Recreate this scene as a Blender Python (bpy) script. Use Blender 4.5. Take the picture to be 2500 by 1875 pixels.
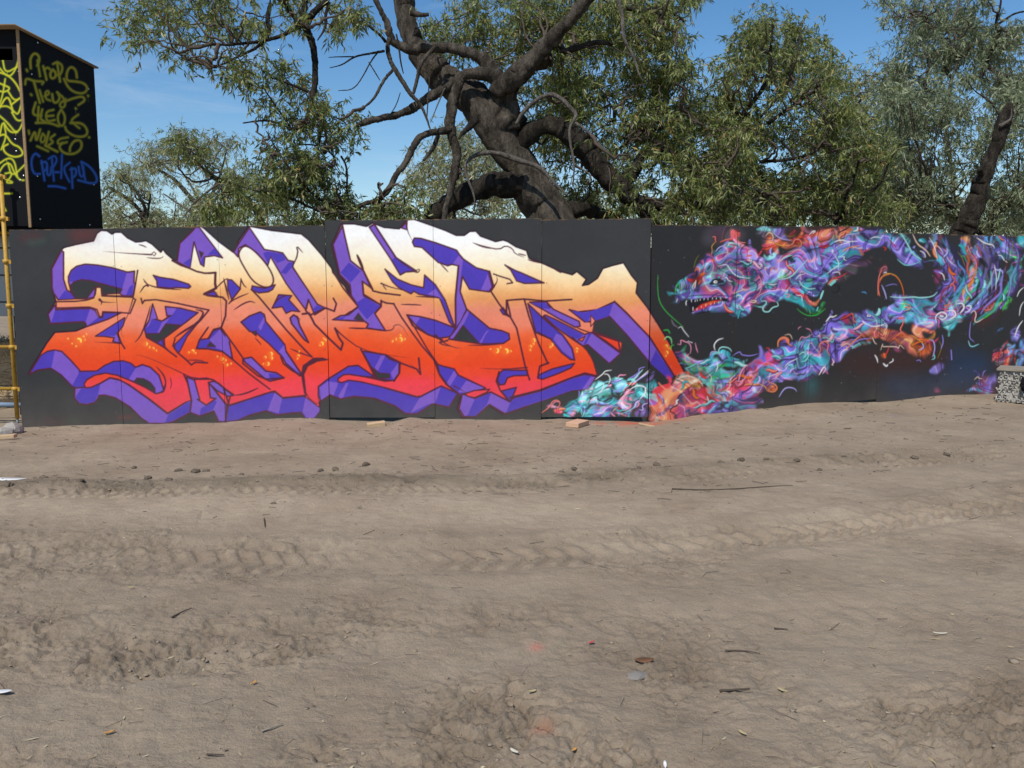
import bpy, bmesh, math, random
import numpy as np
from mathutils import Vector, Matrix
S = bpy.context.scene
for o in list(bpy.data.objects): bpy.data.objects.remove(o)
R = math.radians
# ---------------------------------------------------------------- camera
CAMH, FPX, PITCH = 1.58, 2091.0, R(6.86)          # metres, focal length in photo pixels, downward tilt
cam = bpy.data.cameras.new('camera'); cam.sensor_width = 36.0; cam.lens = 36.0 * FPX / 2500.0
cam.clip_start = 0.05; cam.clip_end = 3000
camo = bpy.data.objects.new('camera', cam); S.collection.objects.link(camo)
camo.location = (0, 0, CAMH); camo.rotation_euler = (R(90) - PITCH, 0, 0); S.camera = camo
# ---------------------------------------------------------------- sky and sun
SUN_EL, SUN_AZ = R(53), R(206)                    # azimuth clockwise from +Y (into the picture): behind the camera, to its left
sdir = Vector((math.sin(SUN_AZ) * math.cos(SUN_EL), math.cos(SUN_AZ) * math.cos(SUN_EL), math.sin(SUN_EL)))
W = bpy.data.worlds.new('World'); S.world = W; W.use_nodes = True
nt = W.node_tree; nt.nodes.clear()
out = nt.nodes.new('ShaderNodeOutputWorld'); bg = nt.nodes.new('ShaderNodeBackground'); bg.inputs['Strength'].default_value = 0.12
sky = nt.nodes.new('ShaderNodeTexSky'); sky.sky_type = 'NISHITA'; sky.sun_disc = False
sky.sun_elevation = SUN_EL; sky.sun_rotation = SUN_AZ; sky.altitude = 100; sky.air_density = 1.0; sky.dust_density = 0.25; sky.ozone_density = 2.2
tc = nt.nodes.new('ShaderNodeTexCoord'); mp = nt.nodes.new('ShaderNodeMapping'); mp.inputs['Scale'].default_value = (1.6, 2.2, 9.0); mp.inputs['Rotation'].default_value = (0.0, 0.12, 0.3)
ns = nt.nodes.new('ShaderNodeTexNoise'); ns.inputs['Scale'].default_value = 2.6; ns.inputs['Detail'].default_value = 7; ns.inputs['Roughness'].default_value = .62; ns.inputs['Distortion'].default_value = .5
cr = nt.nodes.new('ShaderNodeValToRGB'); cr.color_ramp.elements[0].position = .52; cr.color_ramp.elements[0].color = (0, 0, 0, 1); cr.color_ramp.elements[1].position = .78; cr.color_ramp.elements[1].color = (.22, .22, .22, 1)
mx = nt.nodes.new('ShaderNodeMixRGB'); mx.inputs['Color2'].default_value = (6.2, 6.6, 7.2, 1)
L = nt.links.new
L(tc.outputs['Generated'], mp.inputs['Vector']); L(mp.outputs['Vector'], ns.inputs['Vector']); L(ns.outputs['Fac'], cr.inputs['Fac'])
L(cr.outputs['Color'], mx.inputs['Fac']); hs = nt.nodes.new('ShaderNodeHueSaturation'); hs.inputs['Saturation'].default_value = 1.28; hs.inputs['Value'].default_value = 1.02
L(sky.outputs['Color'], hs.inputs['Color']); L(hs.outputs['Color'], mx.inputs['Color1']); L(mx.outputs['Color'], bg.inputs['Color']); L(bg.outputs['Background'], out.inputs['Surface'])
sl = bpy.data.lights.new('sun', 'SUN'); sl.energy = 4.1; sl.angle = R(0.53); sl.color = (1.0, .95, .87)
so = bpy.data.objects.new('sun', sl); S.collection.objects.link(so); so.rotation_euler = sdir.to_track_quat('Z', 'Y').to_euler()
S.view_settings.view_transform = 'Standard'; S.view_settings.look = 'None'; S.view_settings.gamma = 1; S.view_settings.exposure = 0.0
S.view_settings.use_curve_mapping = False
S.render.engine = 'CYCLES'; S.render.resolution_x = 1024; S.render.resolution_y = 768
# ---------------------------------------------------------------- helpers
CP, SP = math.cos(PITCH), math.sin(PITCH)
def ray(x, y):
    a = (x - 1250.0) / FPX; b = (937.5 - y) / FPX
    return (a, CP + b * SP, -SP + b * CP)
def at(x, y, Y):
    """photo pixel + distance into the picture -> point of the place"""
    d = ray(x, y); t = Y / d[1]
    return (d[0] * t, Y, CAMH + d[2] * t)
def ground_at(x, y, z=0.0):
    d = ray(x, y); t = (z - CAMH) / d[2]
    return (d[0] * t, d[1] * t)
def project(P):
    P = np.asarray(P, float); x, y, z = P[..., 0], P[..., 1], P[..., 2] - CAMH
    f = y * CP - z * SP; u = y * SP + z * CP
    return 1250 + FPX * x / f, 937.5 - FPX * u / f
def link(o, parent=None):
    S.collection.objects.link(o)
    if parent is not None: o.parent = parent
    return o
def tag(o, label=None, cat=None, group=None, kind=None):
    if label: o['label'] = label
    if cat: o['category'] = cat
    if group: o['group'] = group
    if kind: o['kind'] = kind
    return o
def empty(name, loc=(0, 0, 0), rz=0.0):
    o = bpy.data.objects.new(name, None); o.empty_display_size = .1; o.location = loc; o.rotation_euler = (0, 0, rz)
    return link(o)
def mesh_np(name, V, F, mat, parent=None, smooth=False, col=None):
    """V (n,3); F list of (m,k) index arrays with k corners"""
    V = np.ascontiguousarray(V, np.float32); me = bpy.data.meshes.new(name)
    Fs = F if isinstance(F, list) else [F]
    idx = np.concatenate([f.ravel() for f in Fs]).astype(np.int32)
    tot = np.concatenate([np.full(len(f), f.shape[1], np.int32) for f in Fs])
    st = np.concatenate([[0], np.cumsum(tot)[:-1]]).astype(np.int32)
    me.vertices.add(len(V)); me.vertices.foreach_set('co', V.ravel())
    me.loops.add(len(idx)); me.loops.foreach_set('vertex_index', idx)
    me.polygons.add(len(tot)); me.polygons.foreach_set('loop_start', st)
    try: me.polygons.foreach_set('loop_total', tot)
    except Exception: pass
    if smooth: me.polygons.foreach_set('use_smooth', np.ones(len(tot), bool))
    me.update(calc_edges=True)
    if col is not None:
        a = me.color_attributes.new('paint', 'FLOAT_COLOR', 'POINT')
        c = np.ones((len(V), 4), np.float32); c[:, :col.shape[1]] = col; a.data.foreach_set('color', c.ravel())
    if mat: me.materials.append(mat)
    return link(bpy.data.objects.new(name, me), parent)
BOXF = np.array([(0, 3, 2, 1), (4, 5, 6, 7), (0, 1, 5, 4), (1, 2, 6, 5), (2, 3, 7, 6), (3, 0, 4, 7)])
def box_pts(x0, x1, y0, y1, z0, z1):
    return np.array([(x0, y0, z0), (x1, y0, z0), (x1, y1, z0), (x0, y1, z0), (x0, y0, z1), (x1, y0, z1), (x1, y1, z1), (x0, y1, z1)], float)
def box(name, b, mat, parent=None, bevel=0.0, rot=None, loc=None):
    V = box_pts(*b); bm = bmesh.new()
    vs = [bm.verts.new(v) for v in V]
    for f in BOXF: bm.faces.new([vs[i] for i in f])
    if bevel: bmesh.ops.bevel(bm, geom=bm.edges[:], offset=bevel, segments=2, affect='EDGES', profile=.6)
    me = bpy.data.meshes.new(name); bm.to_mesh(me); bm.free(); me.materials.append(mat)
    o = link(bpy.data.objects.new(name, me), parent)
    if rot: o.rotation_euler = rot
    if loc: o.location = loc
    return o
def hash2(i, j, seed):
    n = (i.astype(np.int64) * 374761393 + j.astype(np.int64) * 668265263 + seed * 1442695041) & 0x7fffffff
    n = ((n ^ (n >> 13)) * 1274126177) & 0x7fffffff
    n = (n ^ (n >> 16)) & 0xffffff
    return n / float(0xffffff)
def noise2(x, y, seed):
    i = np.floor(x); j = np.floor(y); u = x - i; v = y - j
    u = u * u * u * (u * (u * 6 - 15) + 10); v = v * v * v * (v * (v * 6 - 15) + 10)
    a = hash2(i, j, seed); b = hash2(i + 1, j, seed); c = hash2(i, j + 1, seed); d = hash2(i + 1, j + 1, seed)
    return ((a + (b - a) * u) * (1 - v) + (c + (d - c) * u) * v) * 2 - 1
def fbm2(x, y, seed, o=4, g=.5):
    s = 0; a = 1.
    for k in range(o):
        s = s + a * noise2(x * 2 ** k + 17.3 * k, y * 2 ** k - 9.1 * k, seed + k); a *= g
    return s
def cell2(x, y, seed):
    """distance to nearest and second nearest cell point"""
    i = np.floor(x); j = np.floor(y); d1 = np.full(x.shape, 9.); d2 = np.full(x.shape, 9.)
    for a in (-1, 0, 1):
        for b in (-1, 0, 1):
            px = i + a + hash2(i + a, j + b, seed); py = j + b + hash2(i + a, j + b, seed + 7)
            d = np.hypot(px - x, py - y)
            d2 = np.where(d < d1, d1, np.minimum(d2, d)); d1 = np.minimum(d1, d)
    return d1, d2
def sstep(a, b, x):
    t = np.clip((x - a) / (b - a), 0, 1); return t * t * (3 - 2 * t)
# ---------------------------------------------------------------- materials
def mat(name, base=(.5, .5, .5), rough=.8, spec=.3):
    m = bpy.data.materials.new(name); m.use_nodes = True
    p = m.node_tree.nodes['Principled BSDF']
    p.inputs['Base Color'].default_value = (*base, 1); p.inputs['Roughness'].default_value = rough; p.inputs['Specular IOR Level'].default_value = spec
    return m
def nd(m, t, **kw):
    n = m.node_tree.nodes.new(t)
    for k, v in kw.items():
        if k in n.inputs: n.inputs[k].default_value = v
        else: setattr(n, k, v)
    return n
def lk(m, a, b): m.node_tree.links.new(a, b)
def bsdf(m): return m.node_tree.nodes['Principled BSDF']
def ramp(m, fac, stops):
    r = nd(m, 'ShaderNodeValToRGB'); e = r.color_ramp.elements
    while len(e) < len(stops): e.new(.5)
    for k, (p, c) in enumerate(stops): e[k].position = p; e[k].color = (*c, 1)
    lk(m, fac, r.inputs['Fac']); return r.outputs['Color']
def bump(m, h, strength=.4, dist=.02):
    b = nd(m, 'ShaderNodeBump'); b.inputs['Strength'].default_value = strength; b.inputs['Distance'].default_value = dist
    lk(m, h, b.inputs['Height']); lk(m, b.outputs['Normal'], bsdf(m).inputs['Normal']); return b
def noisetex(m, scale, detail=5, rough=.6, vec=None, dist=0.):
    n = nd(m, 'ShaderNodeTexNoise', Scale=scale, Detail=detail, Roughness=rough, Distortion=dist)
    if vec is not None: lk(m, vec, n.inputs['Vector'])
    return n.outputs['Fac']
def objco(m, scale=(1, 1, 1)):
    t = nd(m, 'ShaderNodeTexCoord'); p = nd(m, 'ShaderNodeMapping'); p.inputs['Scale'].default_value = scale
    lk(m, t.outputs['Object'], p.inputs['Vector']); return p.outputs['Vector']
def wood(name, a, b, scale=(3, 40, 40)):
    m = mat(name, a, .75, .2); v = objco(m, scale); n = noisetex(m, 2.5, 6, .6, v)
    lk(m, ramp(m, n, [(.3, a), (.7, b)]), bsdf(m).inputs['Base Color']); bump(m, n, .25, .004); return m
M = {}
# spray paint on plywood: colour attribute, slightly mottled, satin
m = M['paint'] = mat('spray_paint_on_plywood', rough=.55, spec=.28)
at_ = nd(m, 'ShaderNodeVertexColor', layer_name='paint'); v = objco(m)
n1 = noisetex(m, 2.2, 6, .62, v); n2 = noisetex(m, 160, 2, .6, v)
mm = nd(m, 'ShaderNodeMapRange'); mm.inputs['From Min'].default_value = .25; mm.inputs['From Max'].default_value = .75; mm.inputs['To Min'].default_value = .94; mm.inputs['To Max'].default_value = 1.06
lk(m, n1, mm.inputs['Value']); mu = nd(m, 'ShaderNodeVectorMath', operation='SCALE'); lk(m, at_.outputs['Color'], mu.inputs[0]); lk(m, mm.outputs['Result'], mu.inputs['Scale'])
# dust that splashes up the foot of the boards
sx = nd(m, 'ShaderNodeSeparateXYZ'); g = nd(m, 'ShaderNodeNewGeometry'); lk(m, g.outputs['Position'], sx.inputs[0])
dz = nd(m, 'ShaderNodeMapRange'); dz.inputs['From Min'].default_value = .45; dz.inputs['From Max'].default_value = -.15; dz.inputs['To Min'].default_value = 0; dz.inputs['To Max'].default_value = .34
lk(m, sx.outputs['Z'], dz.inputs['Value']); dm = nd(m, 'ShaderNodeMath', operation='MULTIPLY'); lk(m, dz.outputs['Result'], dm.inputs[0]); lk(m, n1, dm.inputs[1])
mxd = nd(m, 'ShaderNodeMixRGB'); mxd.inputs['Color2'].default_value = (.27, .22, .175, 1); lk(m, dm.outputs[0], mxd.inputs['Fac']); lk(m, mu.outputs[0], mxd.inputs['Color1'])
lk(m, mxd.outputs[0], bsdf(m).inputs['Base Color']); bump(m, n2, .12, .002)
rg = nd(m, 'ShaderNodeMapRange'); rg.inputs['To Min'].default_value = .45; rg.inputs['To Max'].default_value = .7; lk(m, n1, rg.inputs['Value']); lk(m, rg.outputs[0], bsdf(m).inputs['Roughness'])
M['ply'] = wood('raw_plywood_edge', (.36, .25, .15), (.50, .37, .23)); M['timber'] = wood('pine_timber', (.42, .29, .16), (.58, .43, .27))
M['grey_timber'] = wood('weathered_timber', (.20, .17, .13), (.34, .29, .23)); M['batten'] = wood('brown_batten', (.24, .15, .075), (.36, .24, .13))
M['yellow'] = mat('chipped_yellow_paint', (.48, .27, .03), .5, .4); m = M['yellow']; n = noisetex(m, 18, 6, .7, objco(m)); lk(m, ramp(m, n, [(.34, (.12, .07, .03)), (.42, (.46, .26, .035)), (.75, (.56, .33, .05))]), bsdf(m).inputs['Base Color'])
M['dark_steel'] = mat('dark_steel', (.03, .032, .036), .5, .4); M['grey_steel'] = mat('galvanised_steel', (.30, .31, .32), .45, .5); bsdf(M['grey_steel']).inputs['Metallic'].default_value = .6
M['screw'] = mat('zinc_screw', (.75, .76, .78), .25, .6); bsdf(M['screw']).inputs['Metallic'].default_value = .8
M['black_void'] = mat('dark_interior', (.008, .008, .009), .9, .1)
# dry trodden earth
m = M['dirt'] = mat('dry_trodden_earth', rough=.95, spec=.12)
v = objco(m); ca = nd(m, 'ShaderNodeVertexColor', layer_name='paint')
n1 = noisetex(m, 1.1, 7, .62, v); n2 = noisetex(m, 9, 8, .68, v, .4); n3 = noisetex(m, 70, 6, .7, v)
c1 = ramp(m, n1, [(.30, (.250, .191, .135)), (.50, (.308, .241, .173)), (.72, (.366, .292, .212))])
c2 = ramp(m, n2, [(.22, (.62, .60, .57)), (.42, (.93, .93, .92)), (.75, (1.14, 1.13, 1.11))])
a1 = nd(m, 'ShaderNodeMixRGB', blend_type='MULTIPLY'); a1.inputs['Fac'].default_value = .7; lk(m, c1, a1.inputs['Color1']); lk(m, c2, a1.inputs['Color2'])
a2 = nd(m, 'ShaderNodeMixRGB', blend_type='MULTIPLY'); a2.inputs['Fac'].default_value = 1; lk(m, a1.outputs[0], a2.inputs['Color1']); lk(m, ca.outputs['Color'], a2.inputs['Color2'])
n4 = noisetex(m, 140, 3, .7, v); c4 = ramp(m, n4, [(.30, (.70, .69, .67)), (.45, (.97, .97, .97)), (.75, (1.12, 1.12, 1.12))]); a3 = nd(m, 'ShaderNodeMixRGB', blend_type='MULTIPLY'); a3.inputs['Fac'].default_value = .8; lk(m, a2.outputs[0], a3.inputs['Color1']); lk(m, c4, a3.inputs['Color2'])
lk(m, a3.outputs[0], bsdf(m).inputs['Base Color'])
hb = nd(m, 'ShaderNodeMath', operation='ADD'); lk(m, n2, hb.inputs[0]); h3 = nd(m, 'ShaderNodeMath', operation='MULTIPLY'); h3.inputs[1].default_value = .45; lk(m, n3, h3.inputs[0]); lk(m, h3.outputs[0], hb.inputs[1])
bump(m, hb.outputs[0], .85, .024)
m = M['clod'] = mat('dry_clod', rough=.95, spec=.1); n = noisetex(m, 30, 6, .7, objco(m)); lk(m, ramp(m, n, [(.3, (.22, .172, .125)), (.7, (.34, .27, .20))]), bsdf(m).inputs['Base Color']); bump(m, n, .5, .01)
# bark
def bark(name, stops, sc=6.):
    m = mat(name, rough=.92, spec=.12); v = objco(m, (1, 1, .35)); n = noisetex(m, sc, 8, .68, v, .3); k = noisetex(m, sc * 6, 5, .65, v)
    lk(m, ramp(m, n, stops), bsdf(m).inputs['Base Color'])
    h = nd(m, 'ShaderNodeMath', operation='ADD'); lk(m, n, h.inputs[0]); k2 = nd(m, 'ShaderNodeMath', operation='MULTIPLY'); k2.inputs[1].default_value = .4; lk(m, k, k2.inputs[0]); lk(m, k2.outputs[0], h.inputs[1])
    bump(m, h.outputs[0], 1.0, .14); return m
M['bark'] = bark('rough_gum_bark', [(.30, (0.0273, 0.0224, 0.0176)), (.47, (0.0830, 0.0683, 0.0527)), (.60, (0.1464, 0.1230, 0.0976)), (.76, (0.2538, 0.2196, 0.1757))], 9.)
M['bark_dark'] = bark('dark_bark', [(.30, (0.0128, 0.0104, 0.0088)), (.48, (0.0400, 0.0328, 0.0256)), (.62, (0.0760, 0.0624, 0.0480)), (.78, (0.1440, 0.1200, 0.0960))], 9.)
M['bark_pale'] = bark('pale_dead_bark', [(.28, (.085, .072, .06)), (.5, (.19, .165, .14)), (.74, (.34, .30, .26))], 12.)
M['twig'] = mat('twig_bark', (.085, .065, .05), .9, .1)
def leafmat(name, stops, tr=.35):
    m = mat(name, rough=.45, spec=.35); g = nd(m, 'ShaderNodeNewGeometry')
    c = ramp(m, g.outputs['Random Per Island'], stops); lk(m, c, bsdf(m).inputs['Base Color'])
    t = nd(m, 'ShaderNodeBsdfTranslucent'); lk(m, c, t.inputs['Color']); x = nd(m, 'ShaderNodeMixShader'); x.inputs['Fac'].default_value = tr
    o = [q for q in m.node_tree.nodes if q.type == 'OUTPUT_MATERIAL'][0]
    lk(m, bsdf(m).outputs[0], x.inputs[1]); lk(m, t.outputs[0], x.inputs[2]); lk(m, x.outputs[0], o.inputs['Surface']); return m
M['leaf'] = leafmat('gum_leaf', [(0, (0.086, 0.115, 0.030)), (.3, (0.165, 0.203, 0.053)), (.62, (0.251, 0.292, 0.085)), (.88, (0.358, 0.373, 0.158)), (.955, (0.430, 0.433, 0.232)), (.965, (0.460, 0.365, 0.126)), (1, (0.460, 0.257, 0.095))], .42)
M['leaf_grey'] = leafmat('grey_green_leaf', [(0, (0.119, 0.149, 0.074)), (.4, (0.210, 0.251, 0.131)), (.8, (0.301, 0.347, 0.197)), (1, (0.446, 0.460, 0.310))], .4)
M['leaf_far'] = leafmat('hazed_olive_leaf', [(0, (0.165, 0.181, 0.079)), (.4, (0.273, 0.289, 0.124)), (.8, (0.396, 0.396, 0.198)), (1, (0.500, 0.500, 0.330))], .4)  # paler than the near leaves: distance haze put into the colour
M['straw'] = leafmat('dry_litter', [(0, (.20, .14, .08)), (.5, (.42, .33, .18)), (1, (.60, .52, .34))], .1)
# ---------------------------------------------------------------- mural paint
# The spray paint on the plywood is flat print: it is rasterised here once, in the pixel
# units it was measured in, and then stored on the panels as a colour attribute.
import numpy as np, math, random
MX0, MY0, MW, MH = 0, 500, 2520, 570
def s2l(c):
    c = np.asarray(c, float) / 255.0
    return np.where(c <= 0.04045, c / 12.92, ((c + 0.055) / 1.055) ** 2.4)
REG = {0: (0, 0, 1.0), 1: (0, 520, 3.0157), 2: (500, 520, 3.0157), 3: (1000, 520, 3.0157),
       4: (1250, 800, 3.687), 5: (1550, 520, 3.687), 6: (2000, 540, 3.456)}
def T(r, pts):
    ox, oy, s = REG[r]
    return [(ox + x / s, oy + y / s) for x, y in pts]
def chaikin(p, closed, n=2):
    p = np.array(p, float)
    for _ in range(n):
        if closed:
            q = np.roll(p, -1, 0)
            p = np.stack([p * .75 + q * .25, p * .25 + q * .75], 1).reshape(-1, 2)
        else:
            q = p[1:]; a = p[:-1]
            m = np.stack([a * .75 + q * .25, a * .25 + q * .75], 1).reshape(-1, 2)
            p = np.concatenate([p[:1], m, p[-1:]])
    return p
class Canvas:
    def __init__(s):
        s.a = np.zeros((MH, MW, 3)); s.mask = None
    def blend(s, x0, y0, al, col):
        h, w = al.shape
        t = s.a[y0:y0 + h, x0:x0 + w]
        if callable(col):
            yy, xx = np.mgrid[y0 + MY0:y0 + MY0 + h, x0 + MX0:x0 + MX0 + w]
            col = col(xx, yy)
        t += (col - t) * al[..., None]
    def poly(s, pts, col, soft=0, al=1.):
        p = np.array(pts, float) - (MX0, MY0); pd = int(soft * 2 + 2)
        x0 = max(int(p[:, 0].min()) - pd, 0); x1 = min(int(p[:, 0].max()) + pd + 1, MW)
        y0 = max(int(p[:, 1].min()) - pd, 0); y1 = min(int(p[:, 1].max()) + pd + 1, MH)
        if x1 <= x0 or y1 <= y0: return
        K = 2; w = (x1 - x0) * K; h = (y1 - y0) * K
        q = (p - (x0, y0)) * K
        par = np.zeros((h, w + 1), np.int32)
        a = q; b = np.roll(q, -1, 0)
        for (ax, ay), (bx, by) in zip(a, b):
            if ay == by: continue
            lo, hi = (ay, by) if ay < by else (by, ay)
            r0 = max(int(math.ceil(lo - .5)), 0); r1 = min(int(math.ceil(hi - .5)), h)
            if r1 <= r0: continue
            rr = np.arange(r0, r1)
            xs = ax + (rr + .5 - ay) * (bx - ax) / (by - ay)
            xi = np.clip(np.ceil(xs - .5), 0, w).astype(int)
            np.add.at(par, (rr, xi), 1)
        m = (np.cumsum(par, 1)[:, :w] & 1).astype(float)
        m = m.reshape(y1 - y0, K, x1 - x0, K).mean((1, 3))
        if soft:
            for _ in range(2): m = boxblur(m, soft)
        s.blend(x0, y0, m * al, col)
    def stroke(s, pts, w, col, soft=.7, al=1., taper=0):
        """line of width w (pixels); taper 1 = both ends, 2 = last end, 3 = first end"""
        p = np.array(pts, float) - (MX0, MY0)
        pad = w / 2 + soft + 2
        x0 = max(int(p[:, 0].min() - pad), 0); x1 = min(int(p[:, 0].max() + pad) + 1, MW)
        y0 = max(int(p[:, 1].min() - pad), 0); y1 = min(int(p[:, 1].max() + pad) + 1, MH)
        if x1 <= x0 or y1 <= y0: return
        A = np.zeros((y1 - y0, x1 - x0))
        seg = np.hypot(*(p[1:] - p[:-1]).T); L = max(seg.sum(), 1e-6); acc = 0
        def wd(t):
            if taper == 1: return w * (0.12 + .88 * np.sqrt(np.clip(4 * t * (1 - t), 0, 1)))
            if taper == 2: return w * (1 - .9 * t)
            if taper == 3: return w * (.1 + .9 * t)
            return w + 0 * t
        for i in range(len(p) - 1):
            a, b = p[i], p[i + 1]
            if seg[i] < 1e-6: continue
            bx0 = max(int(min(a[0], b[0]) - pad), x0); bx1 = min(int(max(a[0], b[0]) + pad) + 1, x1)
            by0 = max(int(min(a[1], b[1]) - pad), y0); by1 = min(int(max(a[1], b[1]) + pad) + 1, y1)
            if bx1 <= bx0 or by1 <= by0: acc += seg[i]; continue
            yy, xx = np.mgrid[by0:by1, bx0:bx1] + .5
            d = b - a; t = np.clip(((xx - a[0]) * d[0] + (yy - a[1]) * d[1]) / (d @ d), 0, 1)
            dist = np.hypot(xx - a[0] - t * d[0], yy - a[1] - t * d[1])
            ww = wd((acc + t * seg[i]) / L) / 2
            m = np.clip((ww + soft - dist) / (2 * soft), 0, 1)
            if soft > 1.5: m = m * m * (3 - 2 * m)
            sub = A[by0 - y0:by1 - y0, bx0 - x0:bx1 - x0]
            np.maximum(sub, m, out=sub); acc += seg[i]
        s.blend(x0, y0, A * al, col)
def boxblur(m, r):
    r = int(r)
    for ax in (0, 1):
        pad = [(0, 0), (0, 0)]; pad[ax] = (r + 1, r)
        c = np.cumsum(np.pad(m, pad, mode='edge'), ax)
        n = 2 * r + 1
        m = (c[n:] - c[:-n]) / n if ax == 0 else (c[:, n:] - c[:, :-n]) / n
    return m
def vnoise(h, w, cell, seed, ox=0., oy=0.):
    """smooth value noise on a pixel grid, about -1..1"""
    r = np.random.RandomState(seed); gh = int(h / cell) + 4; gw = int(w / cell) + 4
    g = r.rand(gh, gw) * 2 - 1
    yy = np.arange(h) / cell + 1 + oy; xx = np.arange(w) / cell + 1 + ox
    def ax(v, n):
        i = np.clip(np.floor(v).astype(int), 1, n - 3); t = v - i
        return i, np.stack([-.5*t+t*t-.5*t**3, 1-2.5*t*t+1.5*t**3, .5*t+2*t*t-1.5*t**3, -.5*t*t+.5*t**3])
    iy, wy = ax(yy, gh); ix, wx = ax(xx, gw)
    rows = sum(wy[k][:, None] * g[iy + k - 1] for k in range(4))
    return sum(wx[k][None, :] * rows[:, ix + k - 1] for k in range(4))
def sample(a, x, y):
    x = np.clip(x, 0, a.shape[1] - 1.001); y = np.clip(y, 0, a.shape[0] - 1.001)
    i = x.astype(int); j = y.astype(int); u = x - i; v = y - j
    if a.ndim == 3: u = u[..., None]; v = v[..., None]
    return (a[j, i] * (1 - u) + a[j, i + 1] * u) * (1 - v) + (a[j + 1, i] * (1 - u) + a[j + 1, i + 1] * u) * v
GY = [520, 582, 626, 656, 682, 706, 726, 750, 788, 812, 840, 880, 908, 932, 1060]
GC = [(246, 247, 249), (247, 244, 240), (250, 236, 210), (248, 222, 176), (247, 203, 147), (235, 172, 108), (226, 150, 92),
      (230, 137, 108), (231, 128, 98), (232, 98, 52), (230, 80, 30), (226, 66, 22), (228, 66, 40), (232, 62, 72), (226, 56, 78)]
_gl = s2l(GC)
def grad(xx, yy):
    # each panel was sprayed in one sweep, so the fades wander a little along the wall
    y = yy + 5 * np.sin(xx / 61.) + 4 * np.sin(xx / 23. + 1) - np.where(xx > 1060, 10, 0) - np.where(xx < 540, 6, 0)
    return np.stack([np.interp(y, GY, _gl[:, k]) for k in range(3)], -1)
BV = s2l((75, 56, 172)); VI = s2l((120, 84, 186)); MA = s2l((82, 30, 48)); KB = s2l((50, 51, 52)); RED = s2l((226, 62, 32))
COL = {'B': BV, 'V': VI, 'K': KB, 'G': grad, 'M': MA, 'R': RED}
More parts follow.
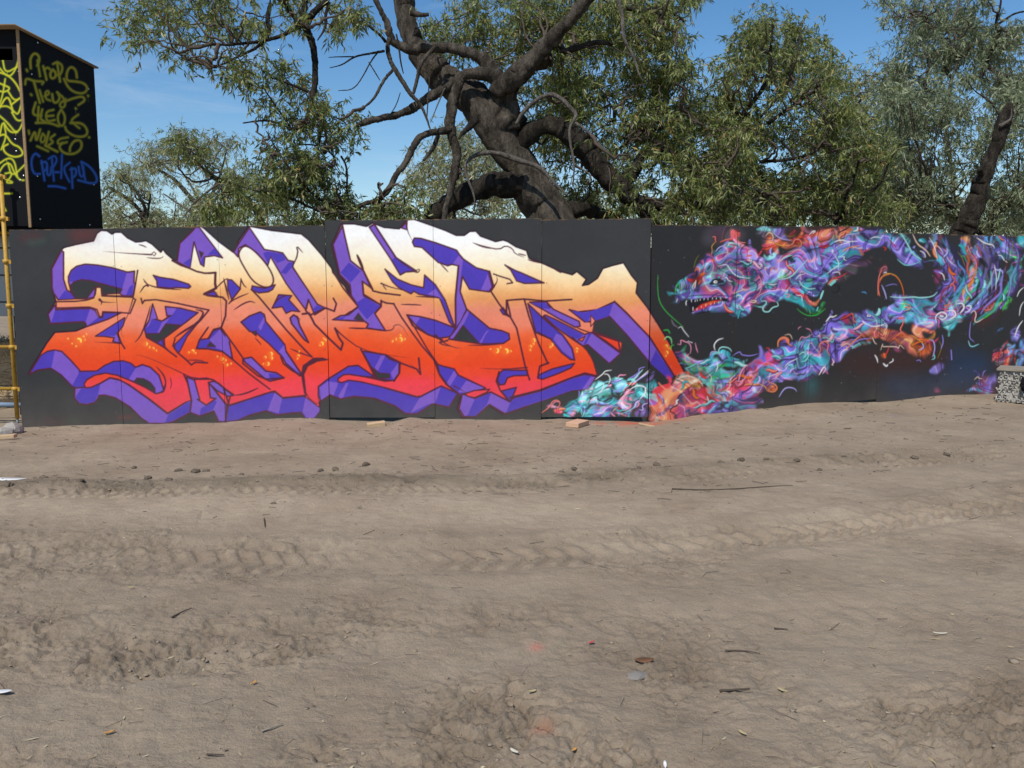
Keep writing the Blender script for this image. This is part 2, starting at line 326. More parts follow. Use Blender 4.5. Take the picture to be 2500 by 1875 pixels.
# polygons of the lettering: (region, colour, outline width in zoom px or 0, points[, smooth])
LET = [
# background above, left and below the letters
(1,'K',13,[(-10,-60),(-10,1700),(230,1620),(210,1190),(240,1130),(290,1050),(345,960),(405,880),(500,874),(560,870),(638,838),(632,812),(612,800),(540,798),(372,818),(355,745),(412,648),(395,600),(385,560),(380,410),(455,270),(475,255),(560,234),(690,207),(715,152),(745,130),(790,133),(825,157),(850,143),(895,143),(940,185),(1000,215),(1045,212),(1075,205),(1120,230),(1185,290),(1202,268),(1225,300),(1290,355),(1305,350),(1325,225),(1425,125),(1440,102),(1480,98),(1510,120),(1612,212),(1718,290),(1750,250),(1757,208),(1828,106),(1845,100),(2000,130),(2220,156),(2275,200),(2370,310),(2445,410),(2452,440),(2540,540),(2578,610),(2570,540),(2495,455),(2485,400),(2445,235),(2515,82),(2610,82),(2700,100),(2745,75),(2830,108),(2940,118),(2980,75),(2998,52),(3050,48),(3165,88),(3280,130),(3360,166),(3420,166),(3460,137),(3505,135),(3540,172),(3650,212),(3705,200),(3740,212),(3800,250),(3878,278),(3897,335),(4010,378),(4075,408),(4130,432),(4215,456),(4248,432),(4318,490),(4290,535),(4335,527),(4400,482),(4440,410),(4510,388),(4592,368),(4650,460),(4695,515),(4685,590),(4770,700),(4850,825),(4925,950),(5040,1170),(8400,1200),(8400,-60)]),
(1,'K',12,[(215,1192),(280,1158),(380,1146),(450,1190),(530,1278),(552,1285),(548,1362),(585,1405),(640,1414),(700,1396),(725,1362),(730,1345),(770,1342),(850,1362),(960,1432),(1040,1510),(1100,1552),(1220,1552),(1280,1536),(1400,1470),(1470,1497),(1575,1460),(1612,1538),(1662,1540),(1750,1530),(1840,1490),(1960,1458),(2040,1488),(2150,1474),(2218,1470),(2252,1520),(2310,1514),(2355,1455),(2355,1390),(2425,1340),(2500,1370),(2600,1350),(2750,1365),(2900,1420),(2975,1476),(3065,1480),(3180,1404),(3300,1430),(3370,1328),(3398,1336),(3368,1440),(3405,1508),(3490,1500),(3590,1412),(3702,1482),(3870,1424),(4000,1382),(4200,1312),(4290,1304),(4500,1340),(4700,1500),(4700,1720),(-10,1720),(-10,1250)]),
# --- first letter
(1,'V',13,[(455,275),(470,290),(470,490),(495,570),(548,600),(556,632),(430,640),(395,590),(385,555),(382,412)]),
(1,'B',0,[(432,636),(478,572),(546,602),(552,630)]),
(1,'V',13,[(505,505),(505,470),(525,425),(565,394),(630,378),(720,385),(830,405),(940,437),(992,430),(988,515),(1000,518),(980,612),(905,612),(760,606),(700,560),(640,632),(560,632),(525,585)]),
(1,'B',0,[(512,505),(512,470),(530,430),(570,400),(630,385),(720,392),(830,412),(935,443),(900,560),(740,516),(640,494),(545,510)]),
(1,'B',0,[(985,525),(975,605),(930,605),(955,545)]),
(1,'K',10,[(520,535),(545,510),(600,492),(660,497),(780,530),(900,562),(885,590),(780,605),(757,605),(745,545),(708,545),(690,570),(640,632),(560,632),(530,590)]),
(1,'V',9,[(640,632),(690,565),(702,560),(695,620)]),
(1,'G',10,[(757,610),(800,597),(880,594),(907,612)]),
(1,'G',12,[(415,655),(560,652),(640,643),(690,628),(703,600),(710,548),(745,550),(752,612),(975,622),(1000,640),(960,740),(893,735),(758,728),(752,766),(735,764),(715,712),(660,694),(560,697),(415,702)]),
(1,'B',13,[(412,714),(560,706),(665,704),(702,720),(722,768),(755,772),(762,735),(895,735),(800,782),(640,838),(630,810),(610,802),(372,816),(357,748),(405,680)]),
(1,'V',0,[(362,748),(405,690),(408,716),(378,808)]),
(1,'V',0,[(665,708),(698,722),(725,770),(645,830),(632,802)]),
(1,'V',12,[(705,908),(920,772),(908,830),(866,885),(878,912),(895,962),(832,948),(842,920),(770,910)]),
(1,'B',0,[(722,902),(912,782),(900,830),(858,885),(848,908)]),
(1,'B',12,[(215,1188),(300,1052),(350,1020),(400,1010),(455,1020),(520,1083),(586,1157),(592,1167),(714,1165),(770,1125),(840,1094),(910,1090),(965,1108),(1000,1137),(1050,1118),(1110,1138),(1172,1195),(1192,1255),(1208,1310),(1150,1340),(1000,1290),(800,1230),(700,1300),(580,1320),(552,1285),(528,1277),(450,1190),(378,1145),(280,1157)]),
(1,'V',0,[(405,1016),(452,1026),(516,1090),(580,1160),(578,1190),(534,1268),(452,1186),(380,1140)]),
(1,'V',0,[(1000,1145),(1050,1126),(1105,1144),(1165,1200),(1185,1257),(1200,1306),(1152,1332),(1142,1292),(1110,1250),(1050,1220),(985,1235),(950,1225)]),
(1,'K',8,[(985,1248),(1010,1216),(1060,1222),(1110,1250),(1142,1292),(1142,1316),(1080,1302),(1020,1268)]),
(1,'V',12,[(552,1290),(620,1285),(670,1287),(740,1256),(810,1216),(890,1234),(960,1275),(1100,1375),(1235,1480),(1390,1382),(1412,1385),(1402,1470),(1280,1536),(1220,1552),(1100,1552),(1040,1510),(960,1430),(850,1362),(770,1342),(730,1345),(725,1362),(700,1396),(640,1412),(585,1404),(550,1362)]),
(1,'B',0,[(600,1292),(670,1293),(740,1262),(722,1345),(700,1388),(640,1405),(590,1398),(556,1358)]),
(1,'B',0,[(1240,1487),(1392,1392),(1408,1392),(1392,1468),(1280,1528),(1215,1548)]),
(1,'G',12,[(620,1262),(640,1230),(700,1195),(780,1180),(860,1195),(950,1230),(1060,1280),(1150,1332),(1200,1320),(1230,1230),(1300,1300),(1392,1382),(1235,1476),(1100,1370),(950,1265),(870,1225),(810,1214),(740,1255),(670,1286),(632,1288)]),
(1,'G',0,[(1225,1235),(1200,1150),(1360,1180),(1400,1380),(1330,1400),(1215,1320)]),
(1,'V',13,[(1375,1208),(1430,1230),(1540,1250),(1650,1392),(1668,1412),(1662,1540),(1612,1538),(1575,1460),(1470,1497),(1400,1470),(1412,1385)]),
(1,'B',0,[(1480,1440),(1580,1380),(1600,1390),(1570,1450),(1472,1490)]),
(1,'G',12,[(1432,1226),(1472,1374),(1455,1374),(1520,1416),(1590,1368),(1550,1362),(1538,1250),(1560,1275),(1660,1400),(1680,1417),(1700,1340),(1560,1225)]),
(1,'V',12,[(1535,1250),(1575,1240),(1620,1262),(1650,1292),(1718,1345),(1680,1352),(1600,1310)]),
(1,'B',12,[(1680,1420),(1990,1322),(2012,1318),(2075,1366),(2240,1350),(2352,1435),(2352,1462),(2310,1514),(2252,1520),(2218,1470),(2150,1474),(2040,1488),(1960,1458),(1840,1490),(1750,1530),(1664,1540)]),
(2,'V',0,[(515,1325),(572,1365),(545,1475),(465,1455)]),
(2,'V',0,[(742,1360),(845,1438),(846,1460),(808,1508),(752,1512),(722,1466)]),
(1,'B',12,[(1130,460),(1180,475),(1280,490),(1390,525),(1406,543),(1390,556),(1290,550),(1265,556),(1160,546),(1155,500)]),
(1,'B',12,[(1125,672),(1160,778),(1120,776),(1195,797),(1270,747),(1230,760),(1218,690),(1330,702),(1460,735),(1375,802),(1210,925),(1215,990),(1165,965),(1080,918),(1064,852),(1100,790)]),
(1,'V',0,[(1128,690),(1155,778),(1118,784),(1100,830),(1075,850),(1105,790)]),
(1,'V',0,[(1270,752),(1300,705),(1225,700),(1236,752)]),
(1,'V',0,[(1195,805),(1250,775),(1215,825),(1180,880),(1160,885)]),
(1,'K',9,[(1075,890),(1175,888),(1222,818),(1330,826),(1205,928),(1155,955),(1085,918)]),
(1,'B',11,[(1440,828),(1478,785),(1380,910),(1330,1010),(1315,1032),(1285,1000),(1290,968),(1330,930),(1380,880)]),
(1,'B',12,[(1470,935),(1540,925),(1570,870),(1622,850),(1690,950),(1712,1078),(1640,1022),(1530,1000),(1448,1000)]),
(1,'V',0,[(1545,935),(1620,860),(1684,952),(1700,1062),(1640,1014),(1590,996)]),
(1,'K',7,[(1525,985),(1550,950),(1590,986)]),
(1,'B',11,[(1500,602),(1580,578),(1605,612),(1530,607)]),
# --- second letter
(1,'V',12,[(1325,225),(1425,128),(1440,105),(1470,108),(1640,332),(1580,316),(1510,325),(1503,395),(1478,378),(1455,300),(1430,215),(1400,408),(1305,362)]),
(1,'B',0,[(1350,370),(1410,330),(1400,400)]),
(1,'B',0,[(1530,310),(1580,260),(1628,322),(1575,308)]),
(1,'K',5,[(1465,278),(1500,296),(1482,335)]),
(1,'B',0,[(1485,345),(1502,320),(1500,385),(1482,370)]),
(2,'B',11,[(168,490),(200,494),(265,560),(200,642),(172,560)]),
(2,'V',12,[(260,212),(330,108),(440,270),(500,280),(575,295),(615,350),(655,358),(650,402),(830,672),(890,702),(810,752),(765,640),(745,715),(600,520),(485,322),(465,388),(380,292),(300,235),(252,262),(245,325),(214,290)]),
(2,'B',0,[(430,298),(462,285),(575,303),(598,345),(535,372),(488,315),(466,372)]),
(2,'B',0,[(560,440),(620,365),(648,365),(645,400),(598,452)]),
(2,'B',0,[(828,680),(880,704),(812,744),(800,705)]),
(2,'B',12,[(350,538),(440,556),(520,530),(500,565),(470,582),(400,590),(346,568)]),
(2,'G',13,[(250,290),(290,238),(350,265),(430,345),(490,430),(512,500),(490,545),(430,550),(350,500),(290,400),(255,335)],1),
(2,'B',12,[(498,702),(545,603),(642,610),(620,640),(700,728),(640,722),(600,740),(572,692)]),
(2,'V',14,[(630,775),(655,752),(685,768),(700,830),(765,955),(735,935),(680,865),(640,815)]),
(2,'B',13,[(268,805),(330,760),(410,730),(440,750),(450,800),(590,970),(600,1020),(718,1195),(700,1200),(600,1110),(570,1060),(470,960),(380,885),(330,872)]),
(2,'V',0,[(395,840),(438,765),(442,802),(412,870)]),
(2,'V',0,[(545,1020),(586,975),(594,1022),(708,1190),(600,1100),(580,1058)]),
(2,'K',8,[(348,882),(380,868),(380,908)]),
(2,'V',13,[(283,1075),(345,1063),(450,1165),(530,1178),(586,1216),(480,1240),(445,1222),(300,1102)]),
(2,'B',0,[(470,1182),(530,1186),(570,1214),(482,1232)]),
(2,'V',0,[(150,880),(188,960),(208,1070),(170,1030)]),
(2,'M',6,[(725,1125),(800,1070),(870,1068),(912,1082),(830,1094),(760,1130),(732,1190),(748,1340),(735,1330),(712,1190)]),
# --- third letter
(2,'V',13,[(945,235),(1015,95),(1075,352),(1172,430),(1238,562),(1162,505),(1172,612),(1300,680),(1252,740),(1332,868),(1190,850),(1205,820),(1180,800),(945,787),(1000,758),(1060,750),(1135,690),(1080,610),(1070,530),(995,455)]),
(2,'B',0,[(1000,440),(1062,365),(1150,430),(1075,515)]),
(2,'B',0,[(1110,665),(1180,622),(1290,688),(1245,735),(1195,785),(1130,705)]),
(2,'B',0,[(960,782),(1050,758),(1010,788)]),
(2,'K',6,[(1100,782),(1132,738),(1178,798)]),
(2,'B',13,[(1212,105),(1250,84),(1410,330),(1562,430),(1480,436),(1440,458),(1370,340)]),
(2,'V',0,[(1222,110),(1248,95),(1400,330),(1380,345)]),
(2,'V',11,[(1448,112),(1482,72),(1492,125)]),
(2,'B',12,[(1328,415),(1420,488),(1520,530),(1612,552),(1620,458),(1700,530),(1770,640),(1848,858),(1800,800),(1740,650),(1728,626),(1580,600),(1540,578),(1520,597),(1430,552),(1385,510)]),
(2,'V',0,[(1640,600),(1700,560),(1750,640),(1720,618)]),
(2,'B',13,[(1530,215),(1545,186),(1590,188),(1700,220),(1855,275),(1875,305),(1905,340),(2000,405),(2092,430),(2120,545),(2098,582),(1950,562),(1898,470),(1882,580),(1930,712),(1888,800),(1848,860),(1846,640),(1868,390),(1820,380),(1790,390),(1720,365),(1600,255),(1545,248)]),
(2,'V',0,[(1870,315),(1902,348),(1890,440),(1875,580),(1922,712),(1882,795),(1852,840),(1855,640),(1876,390),(1830,372)]),
(2,'V',0,[(2085,450),(2112,545),(2090,572),(2035,568)]),
(2,'B',13,[(1490,752),(1590,765),(1700,792),(1845,848),(1820,905),(1790,915),(1720,925),(1640,892),(1560,832)]),
(2,'V',0,[(1505,760),(1588,772),(1555,820)]),
(3,'B',13,[(425,712),(590,850),(680,868),(732,890),(738,930),(695,960),(560,966),(510,962),(290,930),(335,860),(350,855),(390,790)]),
(3,'V',0,[(425,720),(440,735),(395,830),(330,920),(295,925),(345,862)]),
(3,'V',0,[(590,858),(560,900),(530,960),(515,955),(560,880)]),
(3,'K',8,[(395,828),(516,962),(320,935)]),
(2,'B',13,[(1160,1018),(1330,1045),(1432,1098),(1432,1180),(1392,1236),(1270,1225),(1240,1160)]),
(2,'V',0,[(1252,1140),(1300,1050),(1330,1052),(1275,1165)]),
(2,'V',0,[(1370,1180),(1425,1105),(1425,1180),(1390,1228)]),
(2,'K',7,[(1235,1140),(1290,1180),(1362,1185),(1366,1216),(1262,1222)]),
(2,'B',13,[(838,1280),(900,1230),(980,1180),(1060,1130),(1130,1124),(1255,1210),(1180,1206),(1330,1290),(1560,1356),(1582,1356),(1740,1275),(1865,1330),(1800,1432),(1680,1406),(1565,1480),(1480,1480),(1400,1422),(1250,1366),(1100,1352),(1000,1372),(925,1340),(858,1388),(838,1350)]),
(2,'V',0,[(846,1285),(910,1240),(985,1252),(950,1345),(925,1334),(858,1378)]),
(2,'V',0,[(985,1350),(1040,1255),(1060,1250),(1020,1360),(1000,1365)]),
(2,'V',0,[(1582,1366),(1738,1285),(1700,1398),(1640,1412),(1515,1476)]),
(2,'G',12,[(982,1222),(1020,1194),(1060,1189),(1180,1207),(1330,1240),(1395,1240),(1560,1300),(1582,1354),(1560,1354),(1330,1288),(1150,1244),(1060,1233),(1012,1250),(985,1245)]),
(2,'G',0,[(1330,1246),(1392,1240),(1440,1160),(1640,1160),(1740,1268),(1584,1346),(1480,1322)]),
(3,'B',13,[(205,1115),(250,1130),(330,1150),(360,1195),(560,1290),(405,1330),(400,1350),(370,1340),(270,1262),(225,1200)]),
(3,'V',0,[(330,1160),(350,1195),(300,1275),(272,1258)]),
(3,'V',0,[(420,1235),(550,1290),(410,1325),(360,1320)]),
(3,'V',13,[(390,1332),(480,1366),(600,1320),(735,1388),(770,1362),(970,1310),(1200,1215),(1290,1190),(1378,1206),(1320,1296),(1290,1305),(1200,1312),(1000,1382),(870,1424),(702,1480),(590,1412),(490,1500),(400,1500),(365,1440)]),
(3,'B',0,[(480,1374),(600,1328),(570,1415),(490,1492),(425,1496)]),
(3,'B',0,[(745,1392),(775,1368),(970,1318),(1200,1223),(1290,1198),(1340,1202),(1270,1300),(1200,1305),(1000,1374),(870,1416),(712,1472)]),
(3,'G',11,[(408,1332),(480,1308),(590,1300),(570,1322),(480,1362),(432,1352)]),
(3,'B',12,[(665,1180),(690,1158),(868,1160),(868,1197),(770,1200),(722,1215),(702,1262),(665,1268),(648,1230)]),
(3,'B',12,[(678,1312),(788,1285),(770,1330),(745,1386),(720,1372)]),
(3,'B',12,[(945,1216),(960,1190),(1050,1150),(1215,1108),(1190,1142),(1100,1182),(980,1226)]),
(3,'B',12,[(872,668),(1000,790),(1130,900),(1200,1000),(1217,1085),(1185,1080),(1120,1030),(1040,930),(932,882)]),
(3,'V',0,[(1080,890),(1120,905),(1190,1005),(1205,1075),(1130,1020),(1060,930)]),
(3,'V',12,[(885,658),(1010,655),(1060,710),(1250,800),(1258,835),(1220,842),(1100,780),(980,710)]),
(3,'B',0,[(895,664),(1000,662),(1040,710),(985,705)]),
(3,'V',12,[(985,762),(1000,752),(1060,778),(1290,895),(1345,882),(1556,1035),(1472,1112),(1312,970),(1278,982),(1200,930),(1060,830)]),
(3,'B',0,[(1000,762),(1060,785),(1280,900),(1245,930),(1200,920),(1070,825)]),
(3,'B',0,[(1320,890),(1342,890),(1300,965),(1280,972)]),
(3,'G',9,[(1243,935),(1294,908),(1272,947)]),
(3,'R',13,[(1345,880),(1540,945),(1552,1024),(1440,940)]),
(3,'V',14,[(1178,714),(1240,730),(1380,715),(1510,655),(1600,740),(1772,920),(1950,1200),(1930,1250),(1772,1108),(1600,900),(1475,765),(1370,802),(1290,802)]),
(3,'B',0,[(1195,722),(1300,735),(1430,695),(1500,668),(1470,760),(1370,796),(1340,755),(1310,808)]),
(3,'B',0,[(1772,1105),(1815,1010),(1940,1198),(1925,1240),(1780,1112)]),
(3,'G',8,[(1335,755),(1370,797),(1335,838)]),
(3,'K',8,[(1362,800),(1475,765),(1600,900),(1772,1108),(1740,1200),(1500,1200),(1385,1205),(1370,1150),(1350,1080),(1290,985),(1312,970),(1472,1112),(1556,1035),(1565,960),(1540,938),(1350,872)]),
(3,'B',12,[(703,384),(780,425),(820,440),(992,516),(850,521),(790,502),(745,420)]),
(3,'B',11,[(668,715),(690,698),(732,758),(690,748)]),
]
# dark lines inside the lettering: (region, width in zoom px, taper, points)
LIN = [
(1,12,3,[(760,284),(860,292),(990,302),(1115,308)]),(1,7,0,[(1120,300),(1135,288),(1150,300),(1138,317),(1120,303)]),(1,9,1,[(1080,330),(1140,336),(1190,335),(1205,318)]),
(1,10,1,[(1022,235),(1050,240),(1080,255)]),
(1,15,0,[(1270,352),(1330,385),(1400,410),(1450,432),(1510,445),(1585,442),(1583,520),(1588,555),(1505,595),(1530,610),(1640,622),(1668,650),(1662,760),(1630,845),(1575,860),(1535,925)]),
(1,14,2,[(1015,425),(1000,520),(985,620),(945,750),(920,800),(890,880),(912,920)]),(1,13,0,[(862,885),(895,960),(920,1000)]),(1,11,3,[(700,952),(780,955),(895,962)]),
(1,12,1,[(1030,590),(1070,530),(1100,545),(1065,500),(1055,485)]),(1,12,1,[(1060,505),(1100,535),(1180,555),(1340,567)]),
(1,13,0,[(1040,630),(1050,668),(1065,645),(1150,640),(1300,665),(1460,700),(1540,716),(1480,790),(1420,850)]),
(1,18,1,[(1440,712),(1490,722),(1500,745),(1460,810),(1340,880),(1280,925)]),
(1,12,1,[(1110,680),(1090,760),(1050,880),(1020,930),(992,955)]),
(1,13,0,[(1090,915),(1200,985),(1260,1030),(1300,1060)]),(1,13,2,[(1195,930),(1205,975),(1250,1020),(1290,1050)]),
(1,13,0,[(1290,930),(1275,980),(1310,1030),(1370,1080),(1410,1120),(1440,1100),(1530,1105)]),(1,9,1,[(1380,1085),(1480,1085),(1510,1100)]),
(1,13,0,[(1530,850),(1470,935),(1450,1000),(1530,1002),(1640,1022),(1720,1085)]),(1,11,2,[(1535,842),(1500,890),(1460,970)]),
(1,15,3,[(1005,1048),(1060,1055),(1170,1100),(1330,1175),(1430,1222),(1555,1215),(1650,1290),(1720,1340)]),
(1,13,1,[(1720,1345),(1800,1335),(1905,1290)]),(1,12,1,[(1150,1130),(1205,1190),(1225,1250),(1210,1320)]),(1,8,1,[(1255,1210),(1265,1260),(1255,1300)]),
(1,13,0,[(1355,1190),(1385,1260),(1412,1385)]),
(1,13,0,[(1630,845),(1720,970),(1790,1070),(1790,1110),(1900,1200),(1960,1225),(2080,1216)]),
(1,12,0,[(1690,950),(1715,1080),(1830,1180),(1990,1300)]),(1,14,0,[(1650,1300),(1690,1420)]),(1,12,0,[(1690,1420),(1900,1350),(2010,1315)]),
(1,22,2,[(735,640),(752,655),(745,680)]),(1,10,2,[(750,655),(800,660),(862,660)]),
(1,11,1,[(2000,705),(2050,630),(2110,610)]),
# second letter
(2,15,0,[(30,445),(82,440),(80,520),(88,555),(10,600)]),(2,11,1,[(80,560),(140,500),(170,480)]),
(2,11,1,[(175,670),(230,630),(325,592)]),(2,11,1,[(265,480),(285,530),(310,552)]),(2,12,1,[(215,715),(290,665),(340,650),(375,665)]),(2,11,0,[(268,488),(262,560),(180,668)]),
(2,14,0,[(345,565),(400,620),(500,740),(600,860),(700,970),(790,1062)]),(2,14,1,[(140,480),(160,560),(180,640)]),
(2,12,1,[(645,405),(690,300),(675,240),(725,295)]),(2,9,2,[(500,280),(570,292),(615,350)]),
(2,13,2,[(650,400),(740,540),(830,670)]),(2,14,0,[(765,640),(745,720),(775,755),(890,700),(955,725),(970,670),(948,630)]),
(2,16,0,[(720,745),(770,740),(810,820),(900,910),(1005,1010),(1018,960),(990,920),(960,850)]),(2,12,2,[(960,850),(1020,910),(1150,1005),(1330,1045),(1505,1068)]),
(2,13,0,[(950,440),(1020,555),(1130,690),(1050,750)]),(2,10,1,[(1030,755),(1060,735),(1080,720)]),
(2,12,2,[(720,1195),(740,1340),(845,1425),(832,1340),(838,1280)]),(2,13,0,[(515,1312),(575,1362),(745,1345)]),
(2,11,1,[(630,1000),(700,1030),(790,1062)]),(2,14,0,[(600,1020),(640,1080),(720,1200)]),(2,9,1,[(370,920),(400,950),(418,975)]),
(2,13,0,[(560,1060),(580,1110),(640,1160),(720,1205)]),
(2,5,1,[(670,770),(705,795)]),(2,5,1,[(680,768),(707,785)]),
# third letter
(2,24,1,[(1120,305),(1145,360),(1172,430)]),(2,14,2,[(1015,90),(1045,230),(1075,352)]),
(2,14,0,[(1172,430),(1210,520),(1240,575),(1300,590),(1440,607)]),(2,14,0,[(1162,505),(1170,600),(1300,680),(1300,650),(1340,665),(1395,670)]),
(2,13,2,[(1300,520),(1360,545),(1420,560),(1530,590)]),(2,9,1,[(1310,530),(1340,570)]),(2,11,1,[(1555,615),(1640,620),(1730,626)]),(2,11,1,[(1445,675),(1520,675),(1600,680)]),
(2,14,0,[(1255,740),(1300,690),(1300,645)]),(2,13,1,[(1060,848),(1150,852),(1205,850)]),(2,14,2,[(1205,850),(1330,870),(1390,860),(1395,825),(1450,825),(1500,910)]),
(2,13,0,[(1395,675),(1450,770),(1520,870),(1600,980),(1690,1085),(1720,1120)]),(2,13,0,[(1490,752),(1530,830),(1640,895),(1750,935)]),
(2,16,2,[(1700,900),(1760,960),(1860,1000)]),(2,13,0,[(1330,1045),(1360,1075),(1560,1150),(1590,1190),(1575,1070)]),
(2,13,0,[(1150,1005),(1200,1100),(1255,1210)]),(2,16,1,[(1240,1150),(1270,1225)]),(2,13,0,[(1440,1100),(1435,1180),(1395,1240)]),
(2,14,0,[(1690,1085),(1725,1180),(1790,1270),(1865,1328)]),(2,9,1,[(1560,420),(1585,415),(1575,440),(1545,440)]),(2,12,2,[(1400,320),(1490,400),(1560,440)]),
(2,10,1,[(1735,375),(1765,405),(1795,438)]),(2,12,0,[(1250,85),(1330,210),(1410,330)]),(2,13,2,[(1490,60),(1490,130),(1535,215)]),
(2,13,0,[(1870,390),(1848,600),(1850,830)]),(2,9,1,[(1975,220),(2040,250),(2111,265)]),
(3,10,1,[(465,220),(560,250),(660,272),(710,240),(760,265),(775,300),(845,328)]),(3,10,1,[(800,300),(860,315)]),(3,11,1,[(870,345),(960,370)]),(3,11,1,[(1060,410),(1120,445)]),
(3,14,0,[(590,430),(622,545),(600,578),(660,670),(715,745),(715,645),(840,635),(1000,650),(1195,638)]),(3,12,0,[(620,450),(660,465),(740,490),(760,515),(720,522)]),(3,14,2,[(622,545),(650,500),(640,460)]),
(3,14,0,[(700,745),(745,770),(790,850),(850,1120),(885,1230)]),(3,14,0,[(845,635),(880,760),(950,960),(1020,1110)]),(3,14,0,[(720,650),(745,760)]),
(3,14,0,[(1025,1105),(960,1130),(945,1215)]),(3,12,3,[(520,1145),(680,1152),(865,1140)]),(3,13,0,[(660,1170),(640,1240),(670,1310),(740,1390)]),
(3,13,0,[(740,1360),(960,1305),(1190,1215),(1290,1180),(1380,1200)]),(3,14,2,[(1200,920),(1290,990),(1350,1080),(1380,1200)]),(3,12,2,[(990,760),(1090,850),(1200,920)]),
(3,11,1,[(1220,840),(1290,870),(1345,885)]),(3,11,2,[(330,1275),(430,1330)]),(3,13,2,[(70,1070),(80,1170),(0,1110)]),(3,14,2,[(280,940),(200,960),(380,1000)]),
(3,10,1,[(430,975),(560,975),(690,965)]),(3,10,0,[(1510,650),(1600,735),(1770,915),(1945,1200)]),(3,16,1,[(1010,655),(1030,690),(1050,700)]),
(3,13,2,[(945,880),(990,900),(1060,930)]),(3,12,0,[(0,780),(60,880),(130,1000),(205,1110)]),
]
# yellow bubbles on the orange fades: (region, x, y, radius in zoom px)
BUB = [(1,580,945,26),(1,500,930,9),(1,530,965,8),(1,615,915,10),(1,560,985,9),(1,635,895,8),(1,625,935,7),(1,1075,965,16),(1,1100,990,9),(1,1130,1000,10),(1,1150,1015,8),
(1,1390,1030,9),(1,1420,1020,14),(1,1440,1035,8),(1,1600,1060,8),(1,1635,1075,15),(1,1660,1085,10),(1,1670,1120,12),(1,1700,1110,8),(1,1645,1105,6),
(2,445,1065,12),(2,485,1040,18),(2,490,1070,14),(2,462,1112,17),(2,430,1112,6),(2,690,1055,12),(2,682,1075,8),(2,695,1020,7),(2,860,965,18),(2,885,940,12),(2,875,925,7),(2,848,978,6),
(2,1380,945,10),(2,1405,930,12),(2,1438,935,22),(2,1440,905,10),(2,1470,930,10),
(3,595,1005,8),(3,640,1015,22),(3,668,990,8),(3,708,1020,24),(3,745,1020,8),(3,912,940,17),(3,890,985,13),(3,912,968,9),(3,888,1012,9),(3,1045,972,15),(3,1035,992,10),(3,1232,1005,12),(3,1230,1022,9),(3,1890,985,16),(3,1892,1030,16),(3,1885,1055,9),(3,1910,1000,6)]
EDGE = s2l((44, 18, 38))
def paint_letters(C):
    rng = random.Random(4)
    C.poly([(40,540),(1640,525),(1700,1060),(40,1060)], grad)
    for e in LET:
        r, c, sw, pts = e[:4]; s = REG[r][2]
        p = T(r, pts)
        if len(e) > 4: p = chaikin(p, True, 2)
        C.poly(p, COL[c])
        if c == 'B' and sw == 0 or c == 'V':
            pass
        if sw:
            q = list(p) + [p[0]]
            if c == 'K' and sw == 13 and r == 1: q = list(p)[3:-2]
            if c == 'K' and sw == 12 and r == 1: q = list(p)[:-5]
            C.stroke(q, sw / s, EDGE if (c == 'K' and sw > 11) else MA, .8)
    for r, w, tp, pts in LIN:
        p = T(r, pts)
        if len(pts) > 2 and tp: p = chaikin(p, False, 1)
        C.stroke(p, w / REG[r][2], MA, .8, 1, tp)
    for r, x, y, rad in BUB:
        s = REG[r][2]; (cx, cy), = T(r, [(x, y)]); R = rad / s
        C.stroke([(cx, cy), (cx + .1, cy)], R * 2.4, s2l((245,120,40)), R * .9, .5)
        a0 = rng.uniform(-2.4, -1.2)
        arc = [(cx + R * .7 * math.cos(a0 + t * .3), cy + R * .7 * math.sin(a0 + t * .3)) for t in range(10)]
        C.stroke(arc, max(1.6, R * .55), s2l((252,206,90)), .8, .95, 1)

